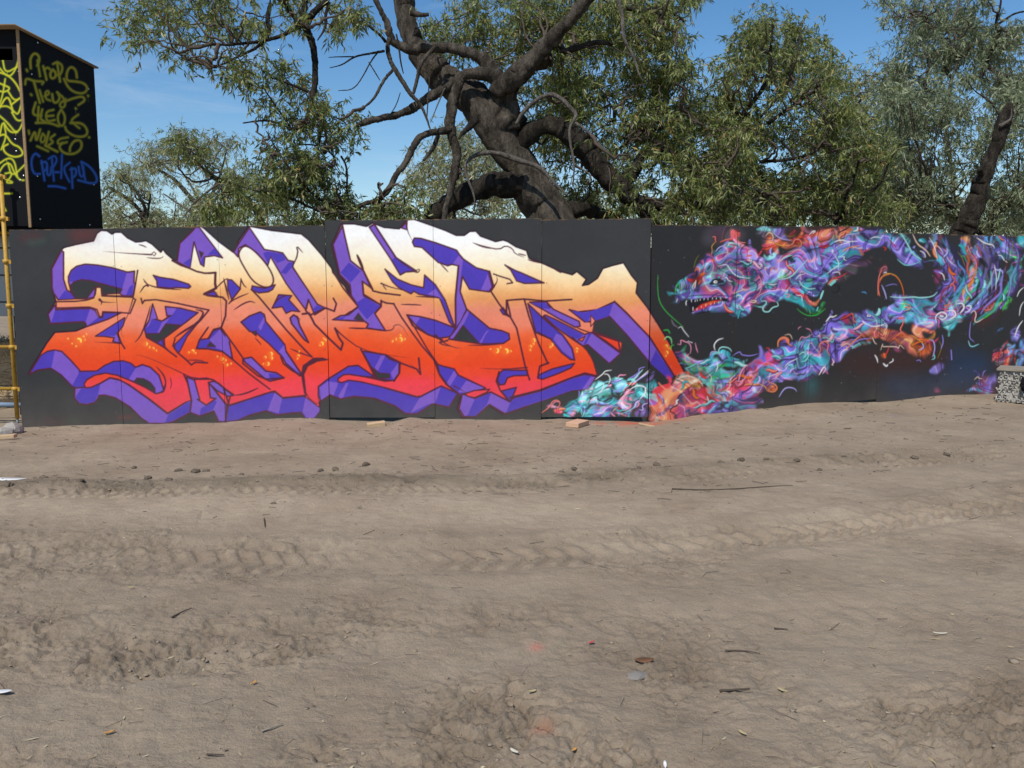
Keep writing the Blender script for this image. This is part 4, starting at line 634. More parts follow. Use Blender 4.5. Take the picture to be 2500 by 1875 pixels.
# sharp curls: (region, colour, width in zoom px, taper, points)
CURL = [
(5,'w',7,1,[(375,805),(380,790),(385,775)]),(5,'w',9,1,[(465,835),(460,810),(470,785)]),(5,'w',4,1,[(512,801),(510,780)]),(5,'w',4,1,[(525,878),(525,850)]),(5,'w',4,1,[(545,799),(545,785)]),(5,'w',4,1,[(565,794),(562,780)]),(5,'w',4,1,[(590,789),(590,775)]),(5,'w',4,1,[(625,784),(625,772)]),(5,'w',4,1,[(660,783),(660,768)]),(5,'w',4,1,[(700,779),(700,765)]),(5,'w',4,1,[(735,776),(735,765)]),(5,'w',4,1,[(775,779),(772,765)]),(5,'w',4,1,[(600,854),(600,840)]),(5,'w',4,1,[(640,838),(642,822)]),(5,'w',4,1,[(685,829),(685,815)]),(5,'w',4,1,[(718,819),(718,805)]),(5,'w',4,1,[(757,814),(757,800)]),(5,'w',4,1,[(790,812),(790,798)]),(5,'w',4,1,[(560,874),(562,862)]),
(5,'c',14,1,[(540,680),(545,640),(552,605)]),(5,'w',8,1,[(525,690),(520,660),(545,620)]),
(5,'k',60,1,[(680,640),(735,610),(800,620)]),(5,'w',30,0,[(722,622),(732,622)]),(5,'k',12,0,[(730,622),(733,622)]),(5,'k',9,1,[(660,660),(720,665),(780,660),(830,630)]),
(5,'g',9,1,[(370,740),(365,690),(390,630),(410,640),(400,680),(430,690),(450,640)]),(5,'d',12,1,[(440,780),(480,750),(600,740),(760,740),(900,760)]),(5,'k',12,1,[(510,910),(600,900),(700,880)]),
(5,'g',7,1,[(210,560),(205,680),(220,800),(280,890),(370,970),(440,1030)]),(5,'w',8,1,[(390,1040),(420,1020),(440,1060),(490,1120)]),(5,'e',16,1,[(330,960),(350,1010),(390,1030)]),
(5,'g',10,1,[(255,1060),(300,1050),(320,1090)]),(5,'g',14,1,[(265,1150),(290,1110),(330,1130),(335,1180)]),(5,'g',10,1,[(325,1240),(330,1190),(355,1190)]),
(5,'p',10,1,[(385,1180),(420,1190),(410,1140),(450,1160),(490,1170),(510,1210),(500,1270)]),(5,'p',9,1,[(545,1170),(555,1220),(570,1260)]),(5,'p',11,1,[(490,1270),(450,1300),(460,1340),(500,1340)]),(5,'w',4,1,[(480,1156),(520,1170)]),
(5,'w',12,1,[(725,1240),(710,1190),(750,1140),(800,1130)]),(5,'a',13,1,[(780,1300),(750,1240),(780,1205),(850,1215),(875,1250)]),(5,'l',12,1,[(680,1290),(690,1250),(740,1250)]),(5,'l',11,1,[(880,1290),(920,1260),(950,1250),(960,1280),(1040,1290),(1110,1270)]),
(5,'w',10,1,[(740,1330),(750,1390),(730,1430)]),(5,'a',10,1,[(460,1400),(520,1380),(560,1350),(580,1390)]),
(5,'r',12,1,[(700,220),(730,215),(725,245),(735,265)]),(5,'r',16,1,[(770,265),(830,240),(890,235),(900,180),(950,185)]),(5,'r',14,1,[(910,200),(930,260),(960,270),(1000,270)]),(5,'t',14,1,[(810,300),(850,260),(940,290),(950,320)]),(5,'l',12,1,[(730,350),(760,310),(820,290)]),(5,'w',9,1,[(840,300),(850,270),(900,280)]),(5,'y',7,1,[(690,380),(700,340),(690,300),(730,260)]),(5,'r',9,1,[(1000,310),(1020,350),(1010,380),(1060,390)]),(5,'o',18,1,[(1010,390),(1050,385)]),
(5,'u',7,1,[(530,500),(550,420),(580,380)]),(5,'o',9,1,[(540,530),(555,500),(590,520)]),(5,'o',8,1,[(690,440),(710,410),(725,440)]),
(5,'w',9,1,[(750,480),(830,460),(850,500),(900,560),(950,580),(1040,590)]),(5,'k',9,1,[(760,480),(770,520),(830,540),(900,600),(1000,590)]),(5,'k',8,1,[(930,530),(1000,500),(1040,520),(960,560)]),(5,'k',8,1,[(1080,430),(1130,430),(1170,480),(1140,520),(1080,520),(1060,490)]),(5,'w',9,1,[(1120,460),(1150,470),(1130,490)]),(5,'k',9,1,[(900,430),(980,410),(1040,450),(1030,490),(960,500)]),
(5,'k',10,1,[(1100,540),(1150,600),(1140,700),(1080,730)]),(5,'p',10,1,[(1110,560),(1150,620),(1130,720),(1100,740)]),(5,'d',9,1,[(1040,610),(1090,620),(1110,660),(1080,710)]),(5,'c',9,1,[(880,730),(960,700),(980,690),(1010,710)]),(5,'w',9,1,[(800,590),(830,580),(840,610),(880,620)]),(5,'w',8,1,[(910,750),(950,740),(970,760),(945,775)]),(5,'c',12,1,[(1040,790),(1100,790),(1080,810),(1030,800)]),
(5,'a',14,1,[(1140,800),(1180,790),(1190,820),(1150,850),(1160,890),(1210,895),(1240,850),(1300,840),(1280,800)]),(5,'p',10,1,[(1190,750),(1210,780),(1270,800)]),(5,'p',12,1,[(1350,730),(1400,740),(1390,760),(1360,760)]),
(5,'p',10,1,[(1280,460),(1310,420),(1400,370),(1470,330)]),(5,'a',12,1,[(1310,440),(1350,400),(1420,380)]),(5,'o',14,1,[(1220,540),(1230,500),(1260,490)]),(5,'w',9,1,[(1290,560),(1310,520),(1350,510)]),(5,'g',12,1,[(1280,590),(1350,580),(1390,550)]),(5,'a',12,1,[(1290,600),(1400,590),(1500,480),(1560,420)]),(5,'t',14,1,[(1370,480),(1450,460),(1430,500)]),(5,'w',10,1,[(1200,640),(1250,650),(1280,640)]),(5,'k',8,1,[(1195,640),(1200,690),(1270,690)]),
(5,'a',14,1,[(1480,610),(1510,660),(1570,690),(1630,680)]),(5,'w',7,1,[(1450,600),(1480,560),(1530,550)]),(5,'k',9,1,[(1420,590),(1480,640),(1500,690),(1600,740),(1680,720)]),(5,'w',9,1,[(1800,380),(1850,470),(1790,500),(1730,550)]),(5,'w',8,1,[(1860,400),(1890,390),(1880,420),(1910,430)]),(5,'w',8,1,[(1780,540),(1840,530),(1850,560)]),(5,'r',11,1,[(1740,640),(1780,590),(1850,580),(1910,540)]),(5,'o',12,1,[(1740,650),(1770,610),(1830,600)]),(5,'a',30,1,[(1765,645),(1800,615)]),
(5,'k',14,1,[(1800,640),(1840,650),(1845,690),(1800,730),(1770,700)]),(5,'a',22,1,[(1670,780),(1690,720),(1700,700)]),(5,'a',12,1,[(1640,880),(1650,850)]),(5,'w',8,1,[(1450,730),(1470,750),(1500,740),(1510,790)]),(5,'g',8,1,[(1460,860),(1500,900),(1570,930),(1650,920),(1720,860)]),
(5,'y',9,1,[(1240,240),(1260,270),(1320,300),(1400,290)]),(5,'l',12,1,[(1240,170),(1300,230),(1400,250)]),(5,'c',10,1,[(1180,210),(1210,170),(1250,200),(1240,260)]),(5,'w',9,1,[(1570,200),(1610,160),(1630,165),(1600,190)]),(5,'r',13,1,[(1370,310),(1430,280),(1440,240),(1490,240),(1510,290),(1480,320)]),(5,'k',12,1,[(1830,180),(1880,155),(1930,130)]),(5,'w',10,1,[(1980,165),(2010,150),(2010,125)]),(5,'u',8,1,[(1340,190),(1400,220),(1450,200)]),
(5,'w',8,1,[(1800,260),(1850,240),(1900,250)]),(5,'k',8,1,[(1900,230),(1920,200),(2028,180)]),(5,'l',12,1,[(1900,220),(1900,200),(2028,185)]),(5,'o',14,1,[(1870,350),(1930,310),(2028,295)]),(5,'d',9,1,[(1560,330),(1640,320),(1740,290),(1780,240)]),(5,'l',10,1,[(1600,560),(1680,520),(1750,400),(1830,320),(1950,300)]),
(6,'w',9,1,[(290,85),(330,80),(320,50)]),(6,'k',12,1,[(160,100),(220,75),(260,50)]),(6,'k',10,1,[(380,140),(400,125),(420,150),(400,180),(380,150)]),(6,'w',8,1,[(430,150),(480,130),(530,145)]),(6,'w',9,1,[(130,180),(180,160),(250,175),(330,170)]),(6,'r',9,1,[(360,260),(410,250),(430,220)]),(6,'r',9,1,[(540,215),(570,235),(550,250)]),(6,'m',9,1,[(580,150),(640,200),(660,260)]),(6,'a',10,1,[(660,320),(690,350),(740,380),(840,350)]),(6,'a',14,1,[(690,100),(740,180),(790,280),(870,330)]),(6,'c',12,1,[(790,110),(830,200),(900,240),(940,300)]),(6,'w',9,1,[(850,250),(890,270),(900,310)]),(6,'k',8,1,[(770,220),(850,290),(900,380)]),
(6,'w',8,1,[(930,140),(950,170),(980,230),(1000,330)]),(6,'m',8,1,[(1000,270),(1050,300),(1080,380),(1110,400)]),(6,'c',9,1,[(970,210),(1010,210),(1050,280)]),(6,'w',10,1,[(1010,430),(1050,450),(1060,500)]),(6,'r',10,1,[(1140,480),(1160,520)]),(6,'r',14,1,[(1110,560),(1120,520),(1150,560),(1140,600)]),(6,'r',12,1,[(1270,270),(1330,330),(1330,420),(1290,500)]),(6,'u',10,1,[(1170,260),(1210,310),(1230,380)]),(6,'g',7,1,[(1200,300),(1220,290),(1250,350)]),(6,'r',8,1,[(1320,210),(1350,220),(1370,300)]),(6,'w',12,1,[(1330,140),(1400,190),(1470,200),(1480,230)]),(6,'w',9,1,[(1510,290),(1540,290),(1560,330),(1590,350)]),(6,'w',8,1,[(1480,370),(1500,470),(1490,580)]),(6,'a',14,1,[(1500,520),(1520,460),(1530,400)]),(6,'u',11,1,[(1610,180),(1640,170),(1630,240),(1625,310)]),(6,'o',18,1,[(500,630),(500,520),(540,460),(600,450)]),(6,'r',13,1,[(515,635),(495,560),(510,450),(540,400)]),(6,'y',8,1,[(520,480),(560,440),(640,450),(690,510),(715,600)]),(6,'o',8,1,[(600,445),(660,470),(710,560),(718,680)]),(6,'m',22,1,[(520,410),(560,380),(575,400)]),(6,'w',8,1,[(545,440),(565,430),(570,440)]),(6,'l',13,1,[(530,540),(560,610),(570,660)]),(6,'l',7,1,[(560,550),(620,530),(660,540)]),(6,'s',10,1,[(360,600),(390,600),(400,615)]),(6,'k',8,1,[(120,540),(170,560),(160,600),(120,610)]),
(6,'a',14,1,[(600,640),(700,650),(800,640),(850,650),(960,640),(1000,600)]),(6,'k',8,1,[(700,670),(760,660),(790,690)]),(6,'o',14,1,[(720,730),(750,725),(770,745)]),(6,'y',7,1,[(700,700),(760,700),(780,740),(720,760)]),(6,'w',18,0,[(412,800),(428,800)]),(6,'k',10,0,[(420,798),(423,798)]),(6,'w',13,1,[(990,860),(980,800),(1040,760),(1090,800),(1040,840),(1010,810)]),(6,'w',16,0,[(1025,800),(1045,805)]),(6,'w',15,1,[(1080,760),(1140,750),(1160,800),(1100,830)]),(6,'w',16,1,[(1160,700),(1210,690),(1230,730),(1190,780)]),(6,'w',12,1,[(1240,720),(1290,710),(1270,760),(1230,770)]),(6,'r',10,1,[(1030,740),(1080,740),(1110,700)]),(6,'o',12,1,[(1060,720),(1100,700)]),(6,'c',11,1,[(1280,780),(1310,750),(1330,790),(1310,840),(1330,860),(1390,820)]),(6,'r',12,1,[(1390,740),(1420,760),(1460,740),(1480,690)]),(6,'p',9,1,[(1520,720),(1530,690),(1550,690)]),(6,'g',10,1,[(1550,760),(1560,720),(1600,690),(1590,630),(1630,660)]),(6,'l',10,1,[(1280,850),(1270,940),(1270,990),(1310,1020)]),(6,'t',12,1,[(1260,1010),(1280,1070),(1350,1040)]),(6,'l',10,1,[(1115,1090),(1120,1170)]),(6,'w',12,1,[(1650,980),(1680,890),(1720,840)]),(6,'w',9,1,[(1690,800),(1700,720),(1728,680)]),(6,'w',9,1,[(1670,640),(1690,590),(1728,560)]),
(6,'r',12,1,[(180,830),(240,810),(290,770),(290,850),(330,855)]),(6,'w',9,1,[(60,850),(100,800),(120,810),(150,795)]),(6,'o',14,1,[(360,960),(300,1010),(220,1090)]),(6,'w',10,1,[(430,890),(500,890),(550,870),(570,900)]),(6,'w',8,1,[(550,860),(580,880),(560,920)]),(6,'r',13,1,[(660,820),(720,810),(710,870),(680,920),(720,960),(760,1000)]),(6,'y',9,1,[(780,960),(820,990),(880,1030),(880,1080),(830,1110)]),(6,'l',12,1,[(840,1090),(890,1070),(870,1030)]),(6,'l',12,1,[(930,1000),(970,1010),(980,1080),(960,1150)]),(6,'a',10,1,[(970,1120),(980,1160),(950,1170)]),(6,'u',9,1,[(1010,1010),(1040,1060),(1000,1160)]),(6,'l',11,1,[(1040,960),(1050,1020),(1030,1080)]),(6,'c',8,1,[(450,980),(470,1030),(490,1040)]),(6,'w',14,1,[(470,1130),(490,1160),(500,1200)]),(6,'w',16,1,[(540,1200),(570,1230),(580,1210)]),(6,'w',10,1,[(590,1200),(630,1180),(620,1160)]),(6,'c',9,1,[(520,1090),(540,1030),(530,1060),(580,1060),(660,1060),(670,1080),(680,1040),(720,1080)]),(6,'r',10,1,[(550,1150),(580,1100),(590,1060)]),(6,'l',9,1,[(820,1180),(850,1170),(860,1190)]),(6,'t',13,1,[(280,1080),(310,1050),(350,1030)]),(6,'l',10,1,[(260,1060),(330,1000),(440,990)]),(6,'c',9,1,[(200,1100),(240,1080),(230,1060)]),(6,'w',9,1,[(110,1160),(130,1190),(110,1210),(120,1220)]),(6,'w',8,1,[(0,1300),(40,1220),(60,1250),(30,1290)]),
(6,'k',10,1,[(990,1370),(990,1350),(1000,1340)]),(6,'c',9,1,[(1310,1340),(1340,1310),(1350,1330),(1380,1330)]),(6,'l',8,1,[(1380,1310),(1390,1270),(1410,1260)]),(6,'r',11,1,[(1500,1190),(1540,1080),(1590,1010)]),(6,'r',11,1,[(1560,1220),(1590,1140),(1620,1150),(1640,1080)]),(6,'t',14,1,[(1660,1230),(1680,1170)]),
(5,'w',9,1,[(1720,980),(1760,930),(1780,945),(1820,920)]),(5,'p',9,1,[(1480,1160),(1500,1110),(1540,1130),(1600,1090)]),(5,'p',8,1,[(1540,1040),(1580,1050),(1590,1080)]),(5,'p',7,1,[(1470,1050),(1480,1030),(1500,1025)]),(5,'o',20,1,[(1290,1210),(1290,1150),(1340,1115),(1390,1140),(1380,1180),(1420,1200)]),(5,'c',7,1,[(1350,1100),(1400,1090),(1420,1140)]),(5,'r',14,1,[(1640,1290),(1680,1240),(1660,1180),(1720,1150),(1750,1190),(1730,1240),(1760,1290)]),(5,'a',10,1,[(1680,1130),(1740,1120),(1780,1180),(1800,1110)]),(5,'p',9,1,[(1780,1310),(1790,1350),(1770,1370)]),(5,'r',10,1,[(1850,960),(1900,940),(1950,900),(1980,950)]),(5,'a',12,1,[(1480,1280),(1520,1250),(1550,1280),(1520,1310)]),(5,'w',8,1,[(1350,1390),(1380,1350),(1470,1310)]),(5,'w',8,1,[(1660,1460),(1690,1410),(1720,1370)]),(5,'l',10,1,[(1450,1450),(1480,1500),(1530,1490),(1540,1440)]),(5,'o',14,1,[(1200,1500),(1210,1530),(1260,1540),(1290,1580),(1250,1620),(1190,1600)]),(5,'y',9,1,[(1120,1540),(1170,1560),(1190,1590)]),(5,'l',12,1,[(1240,1500),(1270,1490),(1310,1500)]),(5,'l',14,1,[(1300,1659),(1340,1590),(1380,1570),(1440,1580),(1460,1610)]),(5,'c',10,1,[(1190,1480),(1250,1460),(1300,1440)]),(5,'r',9,1,[(1180,1220),(1210,1215),(1210,1240)]),
(4,'r',12,1,[(270,770),(350,710),(360,670),(410,650),(440,680),(420,720)]),(4,'p',8,1,[(360,700),(390,665),(430,670)]),(4,'w',9,1,[(750,470),(820,420),(840,390),(900,385)]),(4,'w',9,1,[(830,420),(870,420),(890,470),(870,510)]),(4,'p',12,1,[(950,460),(970,425),(1000,430),(1030,425)]),(4,'l',11,1,[(1050,460),(1110,430),(1150,400),(1140,370),(1200,355)]),(4,'a',12,1,[(1050,530),(1140,420),(1180,380)]),(4,'w',8,1,[(1080,520),(1160,450),(1240,380)]),(4,'l',12,1,[(1090,500),(1170,450),(1240,400)]),(4,'w',11,1,[(1050,570),(1120,520),(1200,530),(1210,580),(1150,650)]),(4,'p',10,1,[(1010,590),(1010,550),(1050,530)]),(4,'p',14,1,[(1100,580),(1020,600),(990,680),(1080,690),(1060,730),(1000,750)]),(4,'w',9,1,[(780,590),(820,560),(830,500)]),(4,'k',13,1,[(690,700),(700,650),(750,610),(780,620),(770,650),(820,670),(880,640),(930,610)]),(4,'k',10,1,[(810,620),(825,610),(825,630),(812,625)]),(4,'k',7,1,[(930,610),(1000,580),(1060,560)]),(4,'w',10,1,[(720,660),(760,640),(770,690)]),(4,'a',10,1,[(590,770),(610,730),(630,740),(630,790)]),(4,'a',11,1,[(800,760),(800,720),(840,710)]),(4,'p',13,1,[(890,760),(900,780),(930,800)]),(4,'g',7,1,[(910,750),(950,720),(980,660)]),(4,'p',12,1,[(1120,720),(1150,690),(1130,660)]),(4,'a',7,1,[(980,780),(1080,740),(1140,680)]),(4,'l',13,1,[(1150,740),(1190,750),(1170,700),(1230,680)]),(4,'t',9,1,[(470,720),(510,700),(560,660),(600,640)]),(4,'l',9,1,[(600,620),(610,580),(600,570)]),
(4,'k',17,1,[(1480,830),(1470,770),(1420,760),(1440,720),(1500,700),(1490,620),(1560,580)]),(4,'w',18,1,[(1490,690),(1480,660),(1500,650)]),(4,'k',10,1,[(1580,600),(1610,600),(1580,560),(1590,540)]),(4,'k',10,1,[(1540,570),(1600,540),(1620,520)]),(4,'d',12,1,[(1560,770),(1600,730),(1590,790),(1660,750),(1690,710)]),(4,'p',9,1,[(1600,570),(1620,540),(1700,550)]),(4,'m',9,1,[(1600,540),(1680,545),(1690,570)]),(4,'l',10,1,[(1350,720),(1370,670),(1320,600)]),(4,'k',8,1,[(1360,690),(1370,650),(1350,640)]),(4,'y',9,1,[(1430,640),(1440,600),(1500,570)]),(4,'c',12,1,[(1480,470),(1560,430),(1640,450),(1700,490),(1720,530)]),(4,'c',9,1,[(1900,580),(1970,540),(1960,470),(2010,430)]),(4,'p',16,1,[(2040,490),(2060,400),(2100,350),(2130,340)]),(4,'p',10,1,[(2020,480),(2080,490),(2110,430)]),(4,'k',9,1,[(1880,700),(1890,670),(1920,670),(1950,690),(1940,650)]),(4,'k',8,1,[(1970,630),(2010,620),(2020,590),(2050,580)]),(4,'k',8,1,[(2080,590),(2140,560),(2160,530)]),(4,'d',13,1,[(2060,590),(2150,550),(2180,490)]),(4,'r',11,1,[(2070,640),(2100,630),(2110,650)]),(4,'a',12,1,[(1760,620),(1770,660),(1790,680)]),(4,'a',9,1,[(1840,560),(1860,520),(1890,510)]),(4,'c',8,1,[(1770,420),(1800,440),(1790,500)]),
]
# courses along which loose curls drift: (region, points, half width, palette, count)
FLOW = [
(5,[(400,720),(620,560),(900,500),(1150,560)],95,'lvdaektw',75),(5,[(650,420),(900,370),(1200,470),(1500,420),(1800,260),(2028,260)],85,'lvdltkdp',95),(5,[(850,860),(1000,840),(1250,730),(1500,620),(1700,560)],70,'lvdtkdw',60),
(5,[(1150,300),(1400,280),(1700,190),(2000,150)],60,'oorrypkb',40),(6,[(0,250),(300,130),(520,130),(750,260),(860,370)],60,'lvdktewlm',70),(6,[(980,160),(1080,330),(1150,450),(1080,600),(990,690)],60,'lvdmstk',60),(6,[(1250,150),(1340,350),(1290,520),(1160,680)],70,'vdtekos',60),(6,[(1450,160),(1510,350),(1470,560),(1350,720)],80,'dvektls',60),(6,[(1600,150),(1680,350),(1640,560),(1560,700)],70,'vldtkg',40),
(6,[(1280,690),(1100,790),(850,800),(600,800),(350,870),(120,990)],70,'lvdktwela',110),(6,[(960,920),(880,1030),(700,1010),(480,940),(260,1040)],40,'orybkm',40),(5,[(2028,1060),(1780,1080),(1560,1230),(1350,1350),(1100,1440)],90,'lvdtakpr',110),(5,[(1200,1320),(1000,1460),(820,1600)],60,'rropmkl',50),(5,[(1650,1380),(1400,1440),(1150,1520),(1000,1630)],50,'lvtdk',45),
(5,[(400,1320),(600,1360),(800,1340),(930,1350)],70,'vlatgw',40),(5,[(480,1430),(700,1460),(860,1460)],50,'atgew',24),(4,[(450,740),(650,680),(800,600),(1000,600),(1250,520)],90,'taawlpk',75),(4,[(700,760),(950,740),(1200,690)],60,'vltpbk',45),(4,[(1300,790),(1400,640),(1560,500),(1700,500)],60,'oyocbk',36),(4,[(1500,760),(1620,680),(1850,650),(2100,480)],80,'rrmokd',60),(4,[(1780,760),(2000,690),(2200,610)],70,'lvdks',45),(4,[(1680,440),(1800,500),(1900,560)],60,'taewc',24),(6,[(1510,1150),(1600,1080),(1680,1150)],60,'orbyst',20),(6,[(1320,1420),(1440,1340)],50,'mlvd',12),
]
def paint_serpent(C):
    rng = random.Random(11)
    C.poly(T(3, [(1382,1206),(1322,1296),(1290,1305),(1200,1312),(1000,1382),(870,1424),(870,1640),(1790,1640),(1790,1290),(1930,1250),(1772,1108),(1740,1190),(1500,1195)]), KB)
    C.poly([(1588,1010),(1480,1000),(1470,1060),(2520,1060),(2520,860),(1760,860),(1700,1010)], KB)
    C.poly(T(3, [(1945,1200),(2040,1175),(2060,1240),(1950,1290),(1900,1240)]), KB)
    t = C.a[:, 1587:]; t[np.abs(t - KB).sum(-1) < 1e-4] = s2l((47,46,47))
    for r, c, bl, al, pts in AREA:
        if bl >= 9: C.poly(chaikin(T(r, pts), True, 2), PAL[c] * .8, bl, al)
    # the beast is sprayed on its own layer (colour + cover), then stirred like marbled ink
    x0, x1 = 1270, MW; W = x1 - x0
    lay = Canvas.__new__(Canvas); lay.a = np.zeros((MH, MW, 4))
    for r, c, bl, al, pts in AREA:
        if bl < 9: lay.poly(chaikin(T(r, pts), True, 2), np.append(PAL[c], 1.0), max(1, bl * .5), al)
    for r, pts, hw, pal, n in FLOW:
        s = REG[r][2]; p = chaikin(T(r, pts), False, 3)
        d = np.diff(p, axis=0); L = np.hypot(d[:, 0], d[:, 1]); cum = np.concatenate([[0], np.cumsum(L)])
        for _ in range(int(n * .62)):
            u = rng.random() * cum[-1]; i = max(min(np.searchsorted(cum, u), len(d)) - 1, 0)
            t = math.atan2(d[i][1], d[i][0]); o = rng.gauss(0, .5) * hw / s
            x = p[i][0] - math.sin(t) * o; y = p[i][1] + math.cos(t) * o
            a = t + rng.gauss(0, .22) + (math.pi if rng.random() < .5 else 0)
            k = rng.choice((-1, 1)) * rng.uniform(.0, .12); q = [(x, y)]
            for j in range(rng.randint(6, 20)):
                x += 2.4 * math.cos(a); y += 2.4 * math.sin(a); a += k; q.append((x, y))
            ch = rng.choice([z for z in pal if z not in 'wk'])
            lay.stroke(q, rng.uniform(3, 9), np.append(PAL[ch], 1.0), rng.choice((1.2, 2.5, 4)), rng.uniform(.5, .95), 1)
    yy, xx = np.mgrid[0:MH, x0:x1].astype(float)
    dx = 6 * vnoise(MH, W, 24, 1) + 2.6 * vnoise(MH, W, 11, 2); dy = 6 * vnoise(MH, W, 24, 3) + 2.6 * vnoise(MH, W, 11, 4)
    A = sample(lay.a, xx + dx, yy + dy)
    al = np.clip(A[..., 3:], 0, 1); col = A[..., :3] / np.maximum(A[..., 3:], 1e-3)
    n = vnoise(MH, W, 21, 5); n2 = vnoise(MH, W, 34, 6)
    ix, iy = xx - x0, yy
    # two turns of stirring, then the pigment settles in liquid bands
    wx = 15 * vnoise(MH, W, 44, 51) + 7 * vnoise(MH, W, 20, 52); wy = 15 * vnoise(MH, W, 44, 53) + 7 * vnoise(MH, W, 20, 54)
    vx = sample(wx, ix + wx, iy + wy) + wx * .6; vy = sample(wy, ix + wx, iy + wy) + wy * .6
    m = sample(vnoise(MH, W, 34, 55), ix + vx, iy + vy) * .80 + sample(vnoise(MH, W, 62, 56), ix + vy * .8, iy - vx * .8) * .62
    f = m - np.floor(m)
    hot = np.clip(sample(vnoise(MH, W, 95, 57), ix, iy) * 2.0 - .05, 0, .8)[..., None]
    ST = [0, .05, .10, .24, .33, .37, .41, .52, .60, .66, .70, .76, .86, .92, .97, 1]
    CA = 'kdvvlwltttakdlvk'; CB = 'kdmroyplvakdtoyk'.replace('y', 'o'); CB = 'kdmrocplvakdrodk'
    ba = np.stack([np.interp(f, ST, [PAL[z][q] for z in CA]) for q in range(3)], -1); bb = np.stack([np.interp(f, ST, [PAL[z][q] for z in CB]) for q in range(3)], -1)
    band = ba + (bb - ba) * hot
    gl = np.clip(.75 + .5 * sample(vnoise(MH, W, 18, 58), ix + vx, iy + vy), .45, 1.3)[..., None]
    lum = band.mean(-1, keepdims=True)
    sat = np.abs(col - PAL['v']).sum(-1, keepdims=True) > .25      # traced turquoise, orange and red areas keep their hue
    col = np.where(sat, col * (.55 + 1.6 * lum) + band * .22, col * .35 + band * .85) * gl * 1.22
    dark = np.clip(1 - np.abs(f - .70) / .03, 0, 1) * .8; lite = np.clip(1 - np.abs(f - .37) / .022, 0, 1) * .6
    # wisps: thin dark bands open gaps towards the rim
    al = al * (1 - np.clip(1 - np.abs(((f + .03) % 1) - .03) / .09, 0, 1)[..., None] * np.clip(1.6 - al * 1.1, 0, 1) * .9)
    tint = 0 * m; _t = sample(vnoise(MH, W, 40, 8), ix + dx * 2, iy + dy * 2)
    for lo, hi, cc, k in ((.5, .66, 't', .4), (-.8, -.6, 'p', .35)):
        wgt = np.clip((tint - lo) / (hi - lo), 0, 1) * k if lo > 0 else np.clip((hi - tint) / (hi - lo), 0, 1) * k
        col += (PAL[cc] - col) * wgt[..., None]
    core = np.clip(al[..., 0] * 1.6 - .6, 0, 1)
    col *= (1 - .6 * dark * core)[..., None]
    col += (PAL['w'] - col) * (.7 * lite * core)[..., None]
    t = C.a[:, x0:x1]; t += (col - t) * al
    # the coil at the right: nested arcs from the throat of the vortex to its rim
    inn = chaikin(T(6, [(960,135),(1020,260),(1095,370),(1125,470),(1075,580),(985,690)]), False, 3)
    outr = chaikin(T(6, [(1660,135),(1705,330),(1665,520),(1575,690),(1450,810),(1330,890)]), False, 3)
    cs = 'lmdlvkstdoyodgtkvealvdkmlbtgvd'
    for k, ch in enumerate(cs):
        f = (k + rng.uniform(-.3, .3)) / (len(cs) - 1); p = inn + (outr - inn) * f
        wob = np.array([(5.5 * math.sin(i * .42 + k * 1.7), 4.5 * math.cos(i * .37 + k * 2.3)) for i in range(len(p))]); p = p + wob
        a = rng.randint(0, len(p) // 2); b = min(len(p), a + rng.randint(len(p) // 4, len(p) * 2 // 3))
        C.stroke(p[a:b], rng.uniform(3.5, 8), PAL[ch], rng.choice((1.2, 2.2, 3.2)), rng.uniform(.65, .95), 1)
        if rng.random() < .35: C.stroke(p[a + 4:b - 8] - 1.2, 1.3, PAL[rng.choice('wcal')], .7, .7, 1)
    # crisp interlocking curls, each with a dark edge and a lit rim
    for r, pts, hw, pal, n in FLOW:
        s = REG[r][2]; p = chaikin(T(r, pts), False, 3)
        d = np.diff(p, axis=0); L = np.hypot(d[:, 0], d[:, 1]); cum = np.concatenate([[0], np.cumsum(L)])
        bright = [z for z in pal if z not in 'kdewb'] + list('tolr')
        for _ in range(int(n * .07)):
            u = rng.random() * cum[-1]; i = max(min(np.searchsorted(cum, u), len(d)) - 1, 0)
            t = math.atan2(d[i][1], d[i][0]); o = rng.gauss(0, .5) * hw / s
            x = p[i][0] - math.sin(t) * o; y = p[i][1] + math.cos(t) * o
            a = t + rng.gauss(0, .5) + (math.pi if rng.random() < .5 else 0); k = rng.choice((-1, 1)) * rng.uniform(.08, .30); q = [(x, y)]
            nst = rng.randint(6, 15); fl = rng.randint(3, 8)
            for j in range(nst):
                x += 2.9 * math.cos(a); y += 2.9 * math.sin(a); a += k
                if j == fl: k = -k * rng.uniform(.8, 1.5)
                q.append((x, y))
            q = chaikin(q, False, 1); w = rng.uniform(3.0, 8.5); ch = rng.choice(bright)
            C.stroke(q + np.array((.7, .9)), w + 2.4, PAL['k'], 1.2, .8, 1)
            if rng.random() < .8:
                C.stroke(q, w, PAL[ch], .9, .95, 1)
                if rng.random() < .6: C.stroke(q - np.array((.5, .7)), max(1.1, w * .24), PAL['w' if ch not in 'oryb' else 'c'], .6, .85, 1)
    # the open mouth and the dark under the brow stay crisp
    C.poly(T(5, [(480,790),(560,772),(700,762),(850,770),(830,800),(780,790),(700,812),(600,850),(530,890),(500,905),(490,850)]), PAL['k'], 1)
    C.poly(T(5, [(525,885),(600,825),(700,793),(790,785),(700,822),(620,855)]), PAL['r'], 1)
    C.poly(T(5, [(600,835),(690,798),(740,792),(660,830)]), PAL['o'], 1, .8)
    C.poly(T(5, [(500,560),(545,520),(600,560),(570,660),(520,640)]), PAL['k'], 4, .75)
